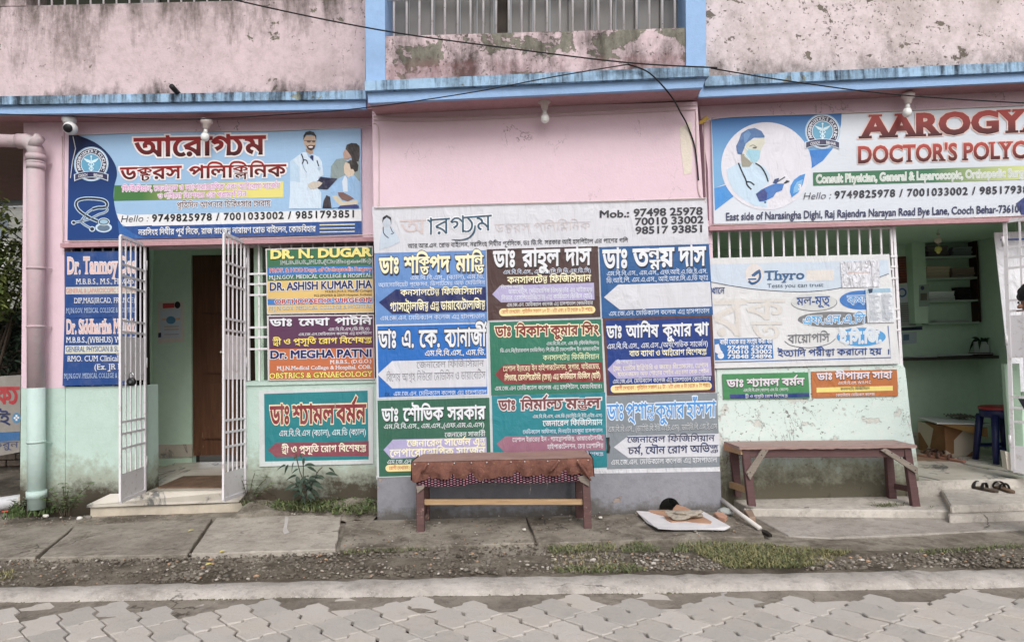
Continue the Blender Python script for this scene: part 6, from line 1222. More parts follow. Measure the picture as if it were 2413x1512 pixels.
MB().lathe((scx, .98, zst-.03), [(.155, 0), (.165, .012), (.160, .028), (.120, .034), (.01, .034)], 24).build('seat', plain(rgb(150, 34, 40), .4, .5, name='red_plastic'), stl, smooth_=True)
MB().lathe((scx, .98, zst-.10), [(.150, 0), (.158, .07)], 24).build('skirt', M_bp, stl, smooth_=True)
for sx in (-1, 1):
    for sy in (-1, 1): MB().tube([(scx+sx*.105, .98+sy*.105, zst-.08), (scx+sx*.145, .98+sy*.145, zf)], [.034, .026], 10).build('leg', M_bp, stl, smooth_=True)
for sy in (-1, 1): MB().bar((scx-.125, .98+sy*.125, zf+.14), (scx+.125, .98+sy*.125, zf+.14), .016, .03).build('stretcher', M_bp, stl)
# potted plant, bottles and hanging charm
pp = RI(555, 690, rY-.18); pot = empty('potted_plant', (pp.x, pp.y, zt_)); tag(pot, 'small plant in a white square pot on the counter shelf', 'potted plant')
MB().box(pp.x-.06, pp.x+.05, pp.y-.05, pp.y+.05, zt_+.03, zt_+.15).build('pot', plain(rgb(190, 196, 196), .5, name='white_pot'), pot, bevel=.004, seg=1); MB().box(pp.x-.10, pp.x+.09, pp.y-.08, pp.y+.08, zt_+.001, zt_+.03).build('tray', M_darkbrown, pot)
M_dkleaf = plain(rgb(40, 64, 40), .5, name='dark_leaf', var=.2)
for i in range(9):
    a = -2.6+i*.62; m = MB(); n = 6
    for j in range(n+1):
        u = j/n; r = .30*u*(.7+.3*math.sin(i*2.1)); h = .13+.22*u-.30*u*u*(.6+.5*((i*37) % 10)/10); w = .022*math.sin(math.pi*(u*.9+.08)); dx, dy = math.cos(a), math.sin(a)*.5; c = Vector((pp.x+dx*r, pp.y+dy*r, zt_+h)); sd_ = Vector((-dy, dx, .3)).normalized()*w; m.v += [tuple(c-sd_), tuple(c+sd_)]
    m.f = [(2*k_, 2*k_+1, 2*k_+3, 2*k_+2) for k_ in range(n)]; m.build('leaf', M_dkleaf, pot, smooth_=True)
for lb, zx, h, r, c_ in (('dark red bottle beside the potted plant', 612, .20, .035, rgb(110, 36, 40)), ('amber bottle at the right end of the counter shelf', 648, .26, .04, rgb(96, 84, 44))):
    q = RI(zx, 690, rY-.18); o = MB().lathe((q.x, q.y, zt_+.001), [(r*.9, 0), (r, .01), (r, h*.55), (r*.4, h*.75), (r*.38, h*.95), (r*.42, h)], 14).build('bottle', plain(c_, .25, .5, name='bottle'), smooth_=True); tag(o, lb, 'bottle')
hc = RI(345, 85, 1.0); ch = empty('hanging_charm', hc); tag(ch, 'shell and lemon charm hanging inside the right doorway', 'charm')
rod('string', RI(343, 60, 1.0), RI(345, 210, 1.0), .002, M_wire, ch)
for zy, r_, c_ in ((118, .016, rgb(160, 150, 130)), (148, .036, rgb(196, 186, 164)), (190, .034, rgb(190, 190, 80)), (204, .018, rgb(206, 200, 120))): o = rock('bead', RI(344, zy, 1.0), r_, r_*.6, r_*.85, plain(c_, .5, name='bead'), zy, 2, .1); o.parent = ch; o.matrix_parent_inverse = world_of(ch).inverted()
# ================================================================ plants, gravel, background
def leafmat(name, c, c2, rough=.55, trans=.25):
    t = NT(name, rough, .35); t.color(t.mix(t.island(), c, c2)); t.b.inputs['Transmission Weight'].default_value = 0.
    t.b.inputs['Subsurface Weight'].default_value = 0.; return t.m
M_grass = leafmat('grass_blades', rgb(78, 90, 52), rgb(122, 126, 80)); M_drygrass = leafmat('dry_grass', rgb(120, 118, 70), rgb(150, 140, 96)); M_weed = leafmat('weed_leaves', rgb(60, 84, 44), rgb(104, 124, 70)); M_lime = leafmat('lime_leaves', rgb(140, 158, 84), rgb(176, 184, 112))
M_shrub = leafmat('shrub_leaves', rgb(34, 48, 40), rgb(66, 84, 66), .45); M_stem = plain(rgb(84, 74, 60), .8, name='stem', var=.15); M_tree = leafmat('tree_leaves', rgb(84, 104, 50), rgb(150, 160, 84))
def in_poly(x, y, pg):
    r = False; n = len(pg)
    for i in range(n):
        (x0, y0), (x1, y1) = pg[i], pg[i-1]
        if (y0 > y) != (y1 > y) and x < (x1-x0)*(y-y0)/(y1-y0)+x0: r = not r
    return r
def scatter(pg, n, z, seed):
    rd = random.Random(seed); xs_ = [p[0] for p in pg]; ys_ = [p[1] for p in pg]; out = []; k = 0
    while len(out) < n and k < n*40:
        k += 1; x, y = rd.uniform(min(xs_), max(xs_)), rd.uniform(min(ys_), max(ys_))
        if in_poly(x, y, pg): out.append(G(x, y, z))
    return out, rd
def grass(name, label, regions, mt, z=-.02, hgt=(.03, .08), wid=.004, lean=.6, seed=1, clump=1):
    m = MB()
    for pg, n in regions:
        pts, rd = scatter(pg, max(1, n//clump), z, seed); seed += 1
        for p in pts:
            for _ in range(clump):
                a = rd.uniform(0, 6.283); h = rd.uniform(*hgt); le = rd.uniform(.1, lean)*h; d = Vector((math.cos(a), math.sin(a), 0)); s_ = Vector((-d.y, d.x, 0))*wid*rd.uniform(.6, 1.3)
                q = p+Vector((rd.gauss(0, .02), rd.gauss(0, .02), 0)) if clump > 1 else p; m1 = q+d*le*.35+Vector((0, 0, h*.6)); t = q+d*le+Vector((0, 0, h))
                m.add([q-s_, q+s_, m1+s_*.9, m1-s_*.9, t], [(0, 1, 2, 3), (3, 2, 4)])
    o = m.build(name, mt); tag(o, label, 'grass', kind='stuff'); return o
def leaf_at(m, base, d, up, L, w, droop=.3, seg=4, fold=.12):
    d = d.normalized(); s_ = d.cross(up).normalized() if d.cross(up).length > 1e-3 else Vector((1, 0, 0)); n0 = s_.cross(d).normalized(); rows = []
    for i in range(seg+1):
        u = i/seg; c = base+d*(L*u)-Vector((0, 0, 1))*(droop*L*u*u); ww = w*math.sin(math.pi*(.06+.94*u)**.8)*.5+.0005
        rows.append((c-s_*ww+n0*ww*fold*3, c, c+s_*ww+n0*ww*fold*3))
    b = len(m.v); m.v += [tuple(v_) for r in rows for v_ in r]
    for i in range(seg):
        for k in (0, 1): a = b+i*3+k; m.f.append((a, a+1, a+4, a+3))
    return m
# grass at the foot of the left half wall and on the verge
gp = [(574, 1150), (610, 1128), (700, 1150), (760, 1150), (888, 1130), (888, 1210), (820, 1212), (700, 1203), (590, 1196), (568, 1190)]
hm = MB(); rs_ = np.random.RandomState(4)
nxm, nym = 40, 10; x0m, x1m = G(572, 1200, 0).x, P(886, 1150, .1).x
for j in range(nym+1):
    for i in range(nxm+1):
        u, w = i/nxm, j/nym; y = -.05+.46*w; hm.v.append((x0m+(x1m-x0m)*u+.05*w, y, -.012+.085*min(1, w*1.5)*(.6+.4*math.sin(u*9+1))*(1 if 0 < i < nxm else .3)+rs_.randn()*.004))
hm.f = [(j*(nxm+1)+i, j*(nxm+1)+i+1, (j+1)*(nxm+1)+i+1, (j+1)*(nxm+1)+i) for j in range(nym) for i in range(nxm)]
tag(hm.build('soil_bed', M_soil, smooth_=True), kind='structure')
grass('wall_grass', 'low green grass at the foot of the left mint half wall', [(gp, 2600)], M_grass, .03, (.02, .065), .005, 2.0, 3)
wm = MB(); pts, rd = scatter(gp, 700, .03, 9)
for p in pts:
    for k in range(3): a = rd.uniform(0, 6.28); leaf_at(wm, p+Vector((rd.gauss(0, .012), rd.gauss(0, .012), rd.uniform(0, .045))), Vector((math.cos(a), math.sin(a), rd.uniform(.1, .9))), Vector((0, 0, 1)), rd.uniform(.025, .055), rd.uniform(.012, .022), .3, 2)
tag(wm.build('ground_weeds', M_weed), 'small broad leaved weeds among the grass by the left half wall', 'weeds', kind='stuff')
grass('verge_grass', 'patchy green grass growing on the gravel strip to the right', [([(1600, 1280), (1700, 1276), (1790, 1282), (1880, 1292), (2000, 1300), (1990, 1310), (1900, 1312), (1930, 1335), (1850, 1340), (1720, 1338), (1690, 1320), (1640, 1306), (1575, 1300)], 2000), ([(1460, 1290), (1500, 1276), (1560, 1290), (1540, 1300), (1470, 1302)], 350), ([(1290, 1290), (1440, 1282), (1450, 1296), (1300, 1306)], 380), ([(1290, 1340), (1480, 1330), (1530, 1342), (1480, 1352), (1310, 1350)], 420), ([(2150, 1300), (2420, 1282), (2420, 1292), (2180, 1308)], 260), ([(800, 1300), (1000, 1290), (1010, 1296), (820, 1306)], 120)], M_grass, -.02, (.008, .030), .0035, 2.2, 20)
grass('dry_verge_grass', 'dry yellowish grass mixed into the gravel strip', [([(1600, 1285), (1790, 1282), (2010, 1300), (1930, 1335), (1720, 1340)], 2200), ([(1290, 1288), (1450, 1282), (1480, 1340), (1310, 1350)], 350), ([(-30, 1350), (40, 1345), (30, 1365), (-30, 1372)], 160)], M_drygrass, -.02, (.008, .028), .003, 2.4, 40)
grass('corner_grass', 'short weedy grass around the foot of the drain pipe', [([(40, 1190), (120, 1165), (205, 1170), (215, 1195), (110, 1212), (30, 1222), (5, 1226)], 900)], M_weed, .02, (.02, .08), .006, 1.4, 60)
for lb, c, n, sd_ in (('spiky grass tuft in front of the right bench', (2090, 1203), 130, 71), ('small grass tuft at the right bench front leg', (2205, 1206), 60, 72)):
    m = MB(); rd = random.Random(sd_); p = G(*c, -.01)
    for k in range(n):
        a = rd.uniform(0, 6.283); d = Vector((math.cos(a), math.sin(a)*.6, 0)); h = rd.uniform(.03, .10)*(n/130)**.5; q = p+Vector((rd.gauss(0, .05), rd.gauss(0, .015), 0)); s_ = Vector((-d.y, d.x, 0))*.003; t1 = q+d*h*.7+Vector((0, 0, h*.7)); t2 = q+d*h*1.5+Vector((0, 0, h*.55)); m.add([q-s_, q+s_, t1+s_, t1-s_, t2], [(0, 1, 2, 3), (3, 2, 4)])
    tag(m.build('grass_tuft', M_grass), lb, 'grass')
# gravel: stones too many to count
def pebbles(name, label, regions, mt, size=(.006, .016), seed=5, flat=.6):
    bm = bmesh.new(); bmesh.ops.create_icosphere(bm, subdivisions=1, radius=1.); ico = np.array([v_.co[:] for v_ in bm.verts]); fc = [tuple(v_.index for v_ in f.verts) for f in bm.faces]; bm.free()
    rs = np.random.RandomState(seed); V, F = [], []
    for pg, n, z in regions:
        pts, _ = scatter(pg, n, z, seed); seed += 1
        for p in pts:
            s_ = rs.uniform(*size)*(1.6 if rs.rand() < .12 else 1); a = rs.rand()*6.28; q = ico*np.array([s_*rs.uniform(.8, 1.5), s_*rs.uniform(.7, 1.1), s_*flat])*(1+.12*rs.randn(12, 1))
            q = np.stack([q[:, 0]*math.cos(a)-q[:, 1]*math.sin(a), q[:, 0]*math.sin(a)+q[:, 1]*math.cos(a), q[:, 2]], 1)+np.array([p.x, p.y, p.z+s_*flat*.35]); b = len(V)*12; V.append(q); F += [tuple(i+b for i in f) for f in fc]
    me = bpy.data.meshes.new(name); me.from_pydata(np.concatenate(V).tolist(), [], F); me.materials.append(mt)
    for pl in me.polygons: pl.use_smooth = True
    return tag(link(name, me), label, 'gravel', kind='stuff')
_t = NT('river_pebbles', .8, .3); _c = _t.mix(_t.island(), rgb(92, 86, 78), rgb(156, 147, 135)); _c = _t.mix(_t.ramp(_t.island(), .90, .93), _c, rgb(184, 176, 166)); _c = _t.mix(_t.ramp(_t.math('FRACT', _t.math('MULTIPLY', _t.island(), 7.3)), .88, .9), _c, rgb(170, 136, 108)); _t.color(_c); _t.bump(_t.noise(120, 4), .002); M_peb = _t.m
_t = NT('mossy_pebbles', .9, .2); _c = _t.mix(_t.island(), rgb(76, 68, 59), rgb(128, 119, 106)); _t.color(_c); _t.bump(_t.noise(120, 4), .002); M_peb2 = _t.m
pebbles('gravel', 'rounded grey river pebbles bedded in the strip behind the kerb', [([(-60, 1325), (440, 1306), (800, 1296), (1260, 1280), (1300, 1310), (1600, 1300), (1700, 1322), (1720, 1342), (1206, 1350), (600, 1366), (-60, 1380)], 620, -.018), ([(1900, 1312), (2440, 1290), (2440, 1332), (1900, 1342)], 260, -.018), ([(1300, 1306), (1600, 1300), (1700, 1322), (1720, 1340), (1300, 1340)], 260, -.018)], M_peb, (.005, .012))
pebbles('dark_gravel', 'dark mossy pebbles in the strip behind the kerb', [([(-60, 1322), (440, 1306), (800, 1296), (1260, 1280), (1600, 1296), (1720, 1342), (1206, 1352), (600, 1368), (-60, 1382)], 2300, -.022), ([(1900, 1312), (2440, 1288), (2440, 1334), (1900, 1344)], 800, -.022)], M_peb2, (.005, .012), 15)
pebbles('kerb_moss', 'dark mossy crumbs along the foot of the kerb', [([(0, 1414), (1206, 1396), (2413, 1380), (2413, 1386), (1206, 1404), (0, 1422)], 900, ZR-.012)], plain(rgb(112, 106, 84), .95, name='moss_crumbs', var=.3), (.003, .008), 35)
pebbles('loose_grit', 'loose grit and small stones scattered on the worn pavement', [([(815, 1212), (1740, 1200), (1800, 1262), (1260, 1284), (800, 1294)], 500, .002), ([(0, 1216), (420, 1214), (400, 1232), (0, 1240)], 160, .004), ([(560, 1204), (820, 1206), (820, 1218), (560, 1214)], 120, .006), ([(0, 1412), (2413, 1380), (2413, 1394), (1206, 1416), (0, 1440)], 500, ZR-.018), ([(0, 1316), (440, 1306), (800, 1298), (800, 1306), (440, 1316), (0, 1328)], 200, -.012)], M_peb, (.003, .008), 25)
for lb, fr, x, y, r, c_ in (('round white pebble left of the entrance slab, larger one', 'WL', 990, 570, .022, rgb(206, 202, 194)), ('white pebble touching the entrance slab corner', 'WL', 1715, 620, .022, rgb(212, 208, 202)), ('flat grey pebble beside the entrance slab corner', 'WL', 1900, 600, .024, rgb(128, 122, 116)), ('small bright white pebble under the covered bench', 'BE', 1440, 1028, .012, rgb(216, 210, 200)), ('white pebble by the right leg of the covered bench', 'BE', 2290, 897, .013, rgb(210, 204, 196))):
    p = GU(fr, x, y, .01); tag(rock('pebble', (p.x, p.y, .012), r*1.25, r, r*.7, plain(c_, .8, name='pebble', var=.08), int(x), 2, .1), lb, 'stone')
p = GU('WL', 130, 505, .01); tag(MB().prism([p+Vector((-.03, -.012, .01)), p+Vector((.025, -.004, .016)), p+Vector((.028, .012, .016)), p+Vector((-.025, .010, .01))], (0, 0, .01)).build('wrapper', plain(rgb(206, 76, 50), .5, name='red_wrapper')), 'crumpled orange red wrapper at the far left pavement edge', 'wrapper')
pl_ = GU('SH', 970, 730, .06); tag(MB().prism([pl_+Vector((-.02, 0, -.03)), pl_+Vector((.025, -.005, -.03)), pl_+Vector((.02, .01, .03)), pl_+Vector((-.022, .012, .035))], (0, .004, 0)).build('wrapper', plain(rgb(176, 110, 84), .5, name='snack_wrapper', var=.4)), 'small red and yellow wrapper caught in the grass below the shrub', 'wrapper')
tag(MB().prism([Vector((*G(x, y, .012)[:2], .0125)) for x, y in [(672, 1216), (680, 1218), (678, 1232), (676, 1244), (682, 1254), (670, 1258), (666, 1250), (670, 1236)]], (0, 0, -.002)).build('paint_streak', plain(rgb(186, 180, 176), .9, name='lime_streak', var=.1)), 'pale lime streak spilled on the middle concrete slab', 'stain')
M_dryleaf = plain(rgb(206, 190, 90), .7, name='fallen_leaf')
for lb, x, y in (('fallen yellow leaf on the dark concrete slab', 444, 1252), ('fallen yellow leaf at the slab corner by the gravel', 518, 1302), ('fallen orange leaf on the gravel strip', 485, 1332)):
    m = MB(); p = G(x, y, .012); leaf_at(m, p+Vector((0, 0, .004)), Vector((.5, .8, .05)), Vector((0, 0, 1)), .05, .028, .05); tag(m.build('fallen_leaf', M_dryleaf), lb, 'leaf')
# shrub by the half wall
sb = GU('SH', 1080, 790, .02); sb.y = .14; shr = empty('shrub', sb); tag(shr, 'dark leafy shrub growing against the left mint half wall', 'shrub')
SH = lambda x, y, Y=.14: PU('SH', x, y, Y)
stems = [[(1080, 800), (1030, 560), (960, 380), (915, 200), (890, 80), (870, 20)], [(1085, 800), (1060, 600), (1010, 470), (1010, 330), (1000, 200)], [(1090, 800), (1120, 620), (1190, 480), (1220, 380), (1300, 300)], [(1080, 800), (980, 640), (880, 560), (800, 520)]]
for st in stems: MB().tube([Vector(p) for p in smooth([tuple(SH(*q, .14+.02*i)) for i, q in enumerate(st)], 3)], .0045, 5).build('stem', M_stem, shr, smooth_=True)
rd = random.Random(12)
big = [((735, 270), (-160, 70), .10), ((780, 260), (-50, 110), .08), ((860, 230), (-30, 130), .09), ((1030, 270), (160, -20), .10), ((1070, 300), (150, 60), .09), ((1020, 160), (-10, 70), .06), ((960, 90), (20, 50), .05), ((1350, 400), (170, 0), .11), ((1400, 310), (60, 40), .06), ((900, 430), (-200, 60), .10), ((1000, 520), (-200, 40), .10), ((1060, 500), (160, 30), .10), ((1100, 460), (170, -40), .09), ((880, 560), (-140, 70), .10), ((960, 590), (-150, 60), .10), ((1050, 560), (90, 90), .10), ((1150, 560), (110, 30), .10), ((1010, 640), (-110, 90), .09), ((1080, 650), (30, 110), .09), ((1130, 640), (100, 80), .09), ((1090, 720), (100, 60), .08), ((1040, 700), (-60, 110), .08), ((930, 330), (-90, 50), .07), ((1180, 470), (140, -10), .08), ((1240, 430), (80, 20), .06), ((880, 140), (-10, 40), .035)]
for k, ((x, y), (dx, dy), Ln) in enumerate(big+[((rd.uniform(900, 1180), rd.uniform(430, 740)), (rd.uniform(-150, 150), rd.uniform(-40, 100)), rd.uniform(.06, .09)) for _ in range(26)]):
    a = SH(x, y, .14+rd.uniform(-.09, .10)); b = SH(x+dx, y+dy, a.y+rd.uniform(-.05, .03)); m = MB(); leaf_at(m, a, b-a, Vector((0, -.5, 1)), Ln, Ln*.42, .15, 4); m.build('leaf', M_shrub, shr, smooth_=True)
def weed(label, base, stems_, mt, Ln, wd_, Y, seed, rot=1.):
    r_ = random.Random(seed); root = empty('weed_plant', base); tag(root, label, 'plant')
    for (dx, hz) in stems_:
        top_ = base+Vector((dx, r_.uniform(-.08, .05), hz)); pth = [base+Vector((dx*.15, 0, 0)), base.lerp(top_, .5)+Vector((0, 0, hz*.12)), top_]; MB().tube([Vector(p) for p in smooth([tuple(p) for p in pth], 3)], .003, 5).build('stem', M_stem, root)
        for j in range(5):
            c = base.lerp(top_, .35+.16*j)+Vector((0, 0, hz*.08))
            for s2 in range(3): an = r_.uniform(0, 6.28); m = MB(); leaf_at(m, c, Vector((math.cos(an), math.sin(an)*.7, .35)), Vector((0, 0, 1)), Ln*r_.uniform(.7, 1.1), wd_, .35, 3); m.build('leaf', mt, root, smooth_=True)
b0 = G(215, 1190, .02); b0.y = .22
weed('pale lime weed with pointed leaves left of the entrance slab', G(180, 1196, .02), [(-.02, .12), (.07, .16), (.15, .20), (.03, .08)], M_lime, .075, .022, 0, 3)
weed('dark green bushy weed between the drain pipe and the gate', b0, [(-.14, .20), (-.04, .24), (.08, .22), (.16, .15), (-.22, .14), (.20, .24)], M_weed, .075, .026, 0, 5)
weed('low grey green weed right at the foot of the drain pipe', G(62, 1204, .02), [(-.10, .10), (.02, .12), (.10, .09)], leafmat('grey_weed', rgb(96, 112, 88), rgb(140, 152, 126)), .055, .02, 0, 7)
weed('round leaved weed beside the right gate leaf', G(574, 1166, .06), [(-.03, .12), (.05, .15), (.08, .08)], leafmat('fresh_leaves', rgb(84, 116, 66), rgb(128, 152, 100)), .075, .05, 0, 9)
weed('wispy weed climbing the half wall left of the shrub', Vector((G(600, 1180, .05).x, .32, .06)), [(-.05, .22), (.06, .26), (.14, .20), (.22, .16)], M_weed, .06, .014, 0, 11)
# ---------------------------------------------------------------- the alley at the far left
def crown(m, c, rx, ry, rz, n, L, seed):
    rd = random.Random(seed)
    cl = [(Vector((rd.gauss(0, .45), rd.gauss(0, .45), rd.gauss(0, .5))), rd.uniform(.18, .4)) for _ in range(22)]
    for k in range(n):
        o_, r_ = cl[k % len(cl)]; v_ = o_+Vector((rd.gauss(0, 1), rd.gauss(0, 1), rd.gauss(0, 1))).normalized()*r_*rd.uniform(.5, 1.05); p = c+Vector((v_.x*rx, v_.y*ry, v_.z*rz)); an = rd.uniform(0, 6.28)
        leaf_at(m, p, Vector((math.cos(an), math.sin(an), rd.uniform(-.7, .3))), Vector((rd.gauss(0, .4), -.3, 1)), L*rd.uniform(.6, 1.2), L*.42, .25, 2)
tc = P(10, 640, 1.9); tr = empty('bush', (tc.x, 1.9, 0)); tag(tr, 'tall overgrown green bush in the alley at the far left', 'bush')
m = MB(); crown(m, Vector((tc.x-.15, 1.6, tc.z-.02)), .95, .6, .60, 5200, .10, 31); m.build('crown', M_tree, tr)
m = MB(); crown(m, Vector((tc.x-.15, 2.1, tc.z-.65)), .8, .5, .55, 1500, .10, 33); m.build('lower_leaves', M_shrub, tr)
rd = random.Random(6)
for k in range(9): a = Vector((tc.x-.3+rd.uniform(-.3, .3), 1.9, 0)); b = Vector((tc.x-.3+rd.uniform(-.9, .8), 1.9+rd.uniform(-.3, .3), tc.z+rd.uniform(-.4, .4))); MB().tube([a, a.lerp(b, .5)+Vector((rd.uniform(-.2, .2), 0, .1)), b], [.022, .016, .008], 6).build('branch', plain(rgb(70, 58, 48), .9, name='bark', var=.2), tr)
aw = empty('alley_wall', (-6, 2.9, 0)); tag(aw, 'old dark brick boundary wall behind the bush at the far left', 'wall')
M_oldbrick = plain(rgb(92, 80, 72), .95, name='old_brick', var=.3, bump=.01, bscale=20); bmsh = MB().box(0, .235, 0, .1, 0, .07).mesh('brick', M_oldbrick, bevel=.006, seg=1)
MB().box(-9.5, -4.2, 2.96, 3.1, -.1, 2.0).build('wall_core', plain(rgb(86, 78, 70), .95, name='old_mortar', var=.2), aw)
for r in range(24):
    for c_ in range(9):
        o = bpy.data.objects.new('brick', bmsh); col.objects.link(o); o.parent = aw; o.matrix_parent_inverse = world_of(aw).inverted(); o.location = (-7.3+c_*.25+(r % 2)*.125, 2.90+rd.uniform(-.008, .008), .02+r*.082)
ban = Sign('banner', 'shade-darkened cloth banner with red Bengali letters stretched across the far left alley', .95, 'BG', [(-260, 970), (78, 950), (74, 1240), (-260, 1300)], plain(rgb(140, 134, 128), .9, name='shade_toned_cloth', var=.12), .006, 'banner')  # alley shade is put into the darkened cloth colour
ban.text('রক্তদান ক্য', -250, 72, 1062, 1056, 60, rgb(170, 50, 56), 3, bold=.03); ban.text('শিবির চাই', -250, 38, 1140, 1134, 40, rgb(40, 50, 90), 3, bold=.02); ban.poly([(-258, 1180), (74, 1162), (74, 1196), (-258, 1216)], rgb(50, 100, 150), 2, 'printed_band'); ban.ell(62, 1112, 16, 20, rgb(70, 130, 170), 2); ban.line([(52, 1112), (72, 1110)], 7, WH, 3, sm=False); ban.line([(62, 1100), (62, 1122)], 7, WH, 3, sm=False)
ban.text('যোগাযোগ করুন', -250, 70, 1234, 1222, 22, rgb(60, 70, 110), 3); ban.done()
hs0 = P(-40, 520, 15.); hse = empty('house', (hs0.x, 15, 0)); tag(hse, 'distant white house with a corrugated roof edge beyond the alley', 'house')
MB().box(hs0.x-4, hs0.x+1.2, 15, 19, -.2, P(0, 488, 15.).z).build('wall', plain(rgb(222, 222, 220), .8, name='far_white_wall'), hse)
zr_ = P(0, 478, 15.).z; rf = MB()
for i in range(60): x = hs0.x-4.3+i*.1; rf.v += [(x, 14.3, zr_+.03*(i % 2)), (x, 19.5, zr_+.9+.03*(i % 2))]
rf.f = [(2*i, 2*i+1, 2*i+3, 2*i+2) for i in range(59)]; rf.build('roof', plain(rgb(170, 176, 182), .5, .4, .2, name='tin_roof', var=.1), hse)
for k in range(4):
    x = hs0.x-2.6+k*.95; w = MB().box(x, x+.55, 14.96, 15.0, zr_-1.1, zr_-.35).build('window', plain(rgb(110, 120, 130), .3, .5, name='far_glass'), hse); MB().box(x+.25, x+.29, 14.94, 14.96, zr_-1.1, zr_-.35).build('mullion', M_whitemetal, w)
q0 = P(46, 505, 8.); tag(MB().box(q0.x-.25, q0.x+.6, 8, 8.6, -.2, P(46, 500, 8.).z).build('gate_pillar', plain(rgb(140, 140, 134), .9, name='cement_pillar', var=.15), bevel=.03), 'square grey cement pillar in front of the distant white house', 'pillar')
tag(MB().tube([P(-40, 500, 5.), P(20, 540, 5.), P(70, 580, 4.9)], .012, 6).build('cable', M_cable), 'slack black cable crossing the gap above the far left bush', 'cable')
tk = empty('tree', P(20, 560, 11.)); tk.location.z = 0; tag(tk, 'pale green tree top below the distant white house', 'tree')
m = MB(); crown(m, P(10, 585, 11.)+Vector((-.6, 0, -.4)), 1.8, 1.0, .9, 1600, .22, 41); m.build('crown', leafmat('far_leaves', rgb(110, 124, 70), rgb(150, 160, 100)), tk); MB().tube([(tk.location.x-.5, 11, -.2), (tk.location.x-.5, 11, 2.2)], .1, 8).build('trunk', M_stem, tk)
# ---------------------------------------------------------------- person at the right edge
pc = P(2437, 706, -1.0); gz = -.02; hz = P(2413, 661, -1.0).z; px_, py_ = pc.x, pc.y
M_skin = plain(rgb(132, 92, 72), .55, .35, name='skin', var=.06); M_hair = plain(rgb(20, 18, 20), .6, .3, name='hair', bump=.004, bscale=150); M_shirt = plain(rgb(34, 36, 58), .85, .2, name='navy_shirt', var=.12); M_trs = plain(rgb(58, 58, 66), .85, .2, name='grey_trousers', var=.1)
def skin_mesh(name, verts, edges, radii, mt, parent=None, sub=2, root=0):
    me = bpy.data.meshes.new(name); me.from_pydata([tuple(v_) for v_ in verts], edges, []); o = link(name, me, parent); sk_ = o.modifiers.new('skin', 'SKIN'); sk_.use_smooth_shade = True
    for i, r in enumerate(radii): me.skin_vertices[0].data[i].radius = (r, r) if not hasattr(r, '__len__') else r
    for i in range(len(radii)): me.skin_vertices[0].data[i].use_root = (i == root)
    s2 = o.modifiers.new('sub', 'SUBSURF'); s2.levels = sub; s2.render_levels = sub; me.materials.append(mt); return o
Ht = hz-gz; bx, by = px_+.17, py_+.03                     # body stands a little right of the bowed head
Z = lambda f: gz+Ht*f
body_v = [(bx, by, Z(.52)), (bx, by, Z(.62)), (bx-.01, by, Z(.74)), (bx-.02, by, Z(.815)), (bx-.05, by-.01, Z(.855)), (px_-.005, py_, Z(.90)), (px_-.01, py_, Z(.955)),
          (bx, by+.17, Z(.80)), (bx-.02, by+.22, Z(.63)), (bx+.02, by+.22, Z(.50)), (bx, by-.17, Z(.80)), (bx-.03, by-.22, Z(.63)), (bx+.02, by-.22, Z(.50)),
          (bx, by+.09, Z(.48)), (bx-.01, by+.10, Z(.28)), (bx+.02, by+.10, Z(.05)), (bx-.12, by+.11, Z(.02)), (bx, by-.09, Z(.48)), (bx-.01, by-.10, Z(.28)), (bx+.02, by-.10, Z(.05)), (bx-.12, by-.11, Z(.02))]
body_e = [(0, 1), (1, 2), (2, 3), (3, 4), (4, 5), (5, 6), (3, 7), (7, 8), (8, 9), (3, 10), (10, 11), (11, 12), (0, 13), (13, 14), (14, 15), (15, 16), (0, 17), (17, 18), (18, 19), (19, 20)]
body_r = [.13, .12, .13, .10, .052, .085, .078, .058, .042, .030, .058, .042, .030, .085, .058, .042, .035, .085, .058, .042, .035]
man = skin_mesh('person', body_v, body_e, body_r, M_skin); tag(man, 'person with short black hair and navy shirt, head bowed, at the right edge', 'person')
skin_mesh('shirt', body_v[0:4]+[body_v[7], body_v[8], body_v[10], body_v[11]], [(0, 1), (1, 2), (2, 3), (3, 4), (4, 5), (3, 6), (6, 7)], [.155, .140, .150, .112, .074, .060, .074, .060], M_shirt, man)
skin_mesh('trousers', [body_v[0], body_v[13], body_v[14], body_v[15], body_v[17], body_v[18], body_v[19]], [(0, 1), (1, 2), (2, 3), (0, 4), (4, 5), (5, 6)], [.145, .10, .075, .065, .10, .075, .065], M_trs, man)
hb = MB(); hc_ = Vector((px_+.012, py_, Z(.945))); n1, n2 = 20, 12
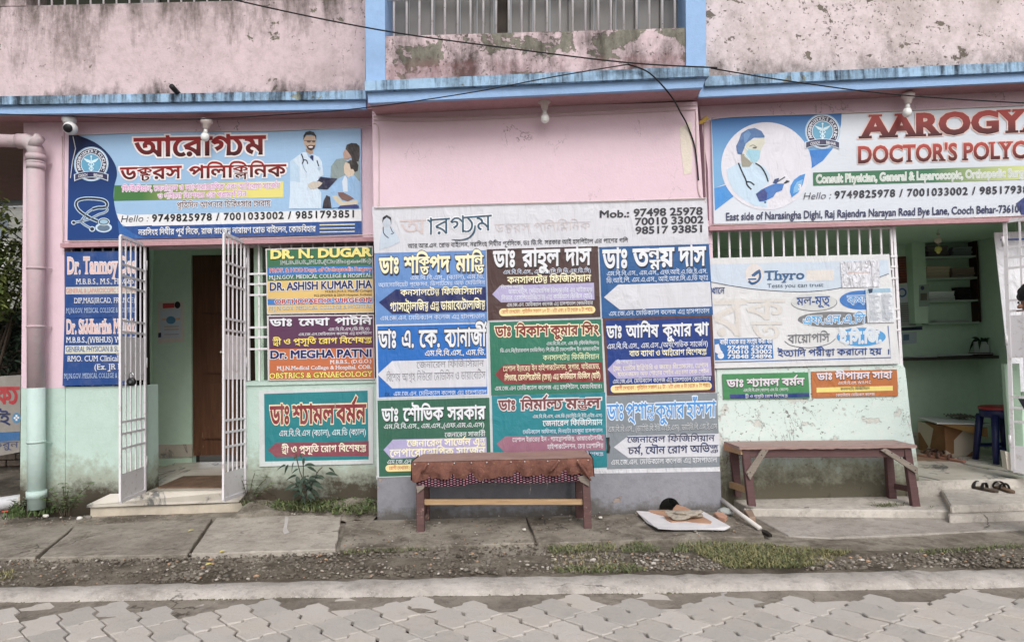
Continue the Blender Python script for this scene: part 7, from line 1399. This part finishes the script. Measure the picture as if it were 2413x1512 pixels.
for j in range(n2+1):
    ph = math.pi*j/n2*.62
    for i in range(n1): an = 2*math.pi*i/n1; back = .5+.5*math.cos(an); r_ = math.sin(ph)*(.098+.006*math.sin(an*9+j)); hb.v.append((hc_.x+math.cos(an)*r_*1.08+.012*back, hc_.y+math.sin(an)*r_*.92, hc_.z+math.cos(ph)*.094-(.03*back if j > 8 else 0)))
for j in range(n2):
    for i in range(n1): a = j*n1+i; b = j*n1+(i+1) % n1; hb.f.append((a, b, b+n1, a+n1))
hb.build('hair', M_hair, man, smooth_=True)
fx = px_-.092; fz = Z(.905)
MB().lathe((fx+.004, py_, fz-.002), [(.016, 0), (.013, .016), (.006, .026)], 10, (-.8, 0, -.5)).build('nose', M_skin, man, smooth_=True)
for sy in (-1, 1):
    MB().lathe((fx+.014, py_+sy*.034, fz+.020), [(.010, 0), (.008, .005), (.001, .006)], 10, (-1, 0, 0)).build('eye', plain(rgb(40, 30, 28), .3, .5, name='eye'), man, smooth_=True); MB().lathe((px_+.012, py_+sy*.078, fz+.004), [(.014, 0), (.020, .008), (.010, .014)], 10, (.2, sy, 0)).build('ear', M_skin, man, smooth_=True)
    for f in range(5):
        hx, hy = bx+.02, by+(.22 if sy > 0 else -.22); MB().tube([(hx, hy-.03+.016*f, Z(.50)), (hx-.025, hy-.03+.017*f, Z(.488)), (hx-.035+.006*abs(f-2), hy-.03+.016*f, Z(.470))] if f else [(hx+.01, hy-.035*sy, Z(.50)), (hx-.02, hy-.05*sy, Z(.488)), (hx-.045, hy-.045*sy, Z(.475))], [.010, .009, .007], 6).build('finger', M_skin, man, smooth_=True)
MB().bar((fx-.004, py_-.03, fz-.035), (fx-.004, py_+.03, fz-.035), .008, .008).build('mouth', plain(rgb(112, 74, 62), .5, name='lips'), man)
gp_ = MB().box(bx-.02, bx+.0, by-.33, by-.15, Z(.44), Z(.56)).build('paper_sheet', plain(rgb(214, 222, 222), .8, name='paper')); tag(gp_, 'white paper held by the person at the right edge', 'paper')
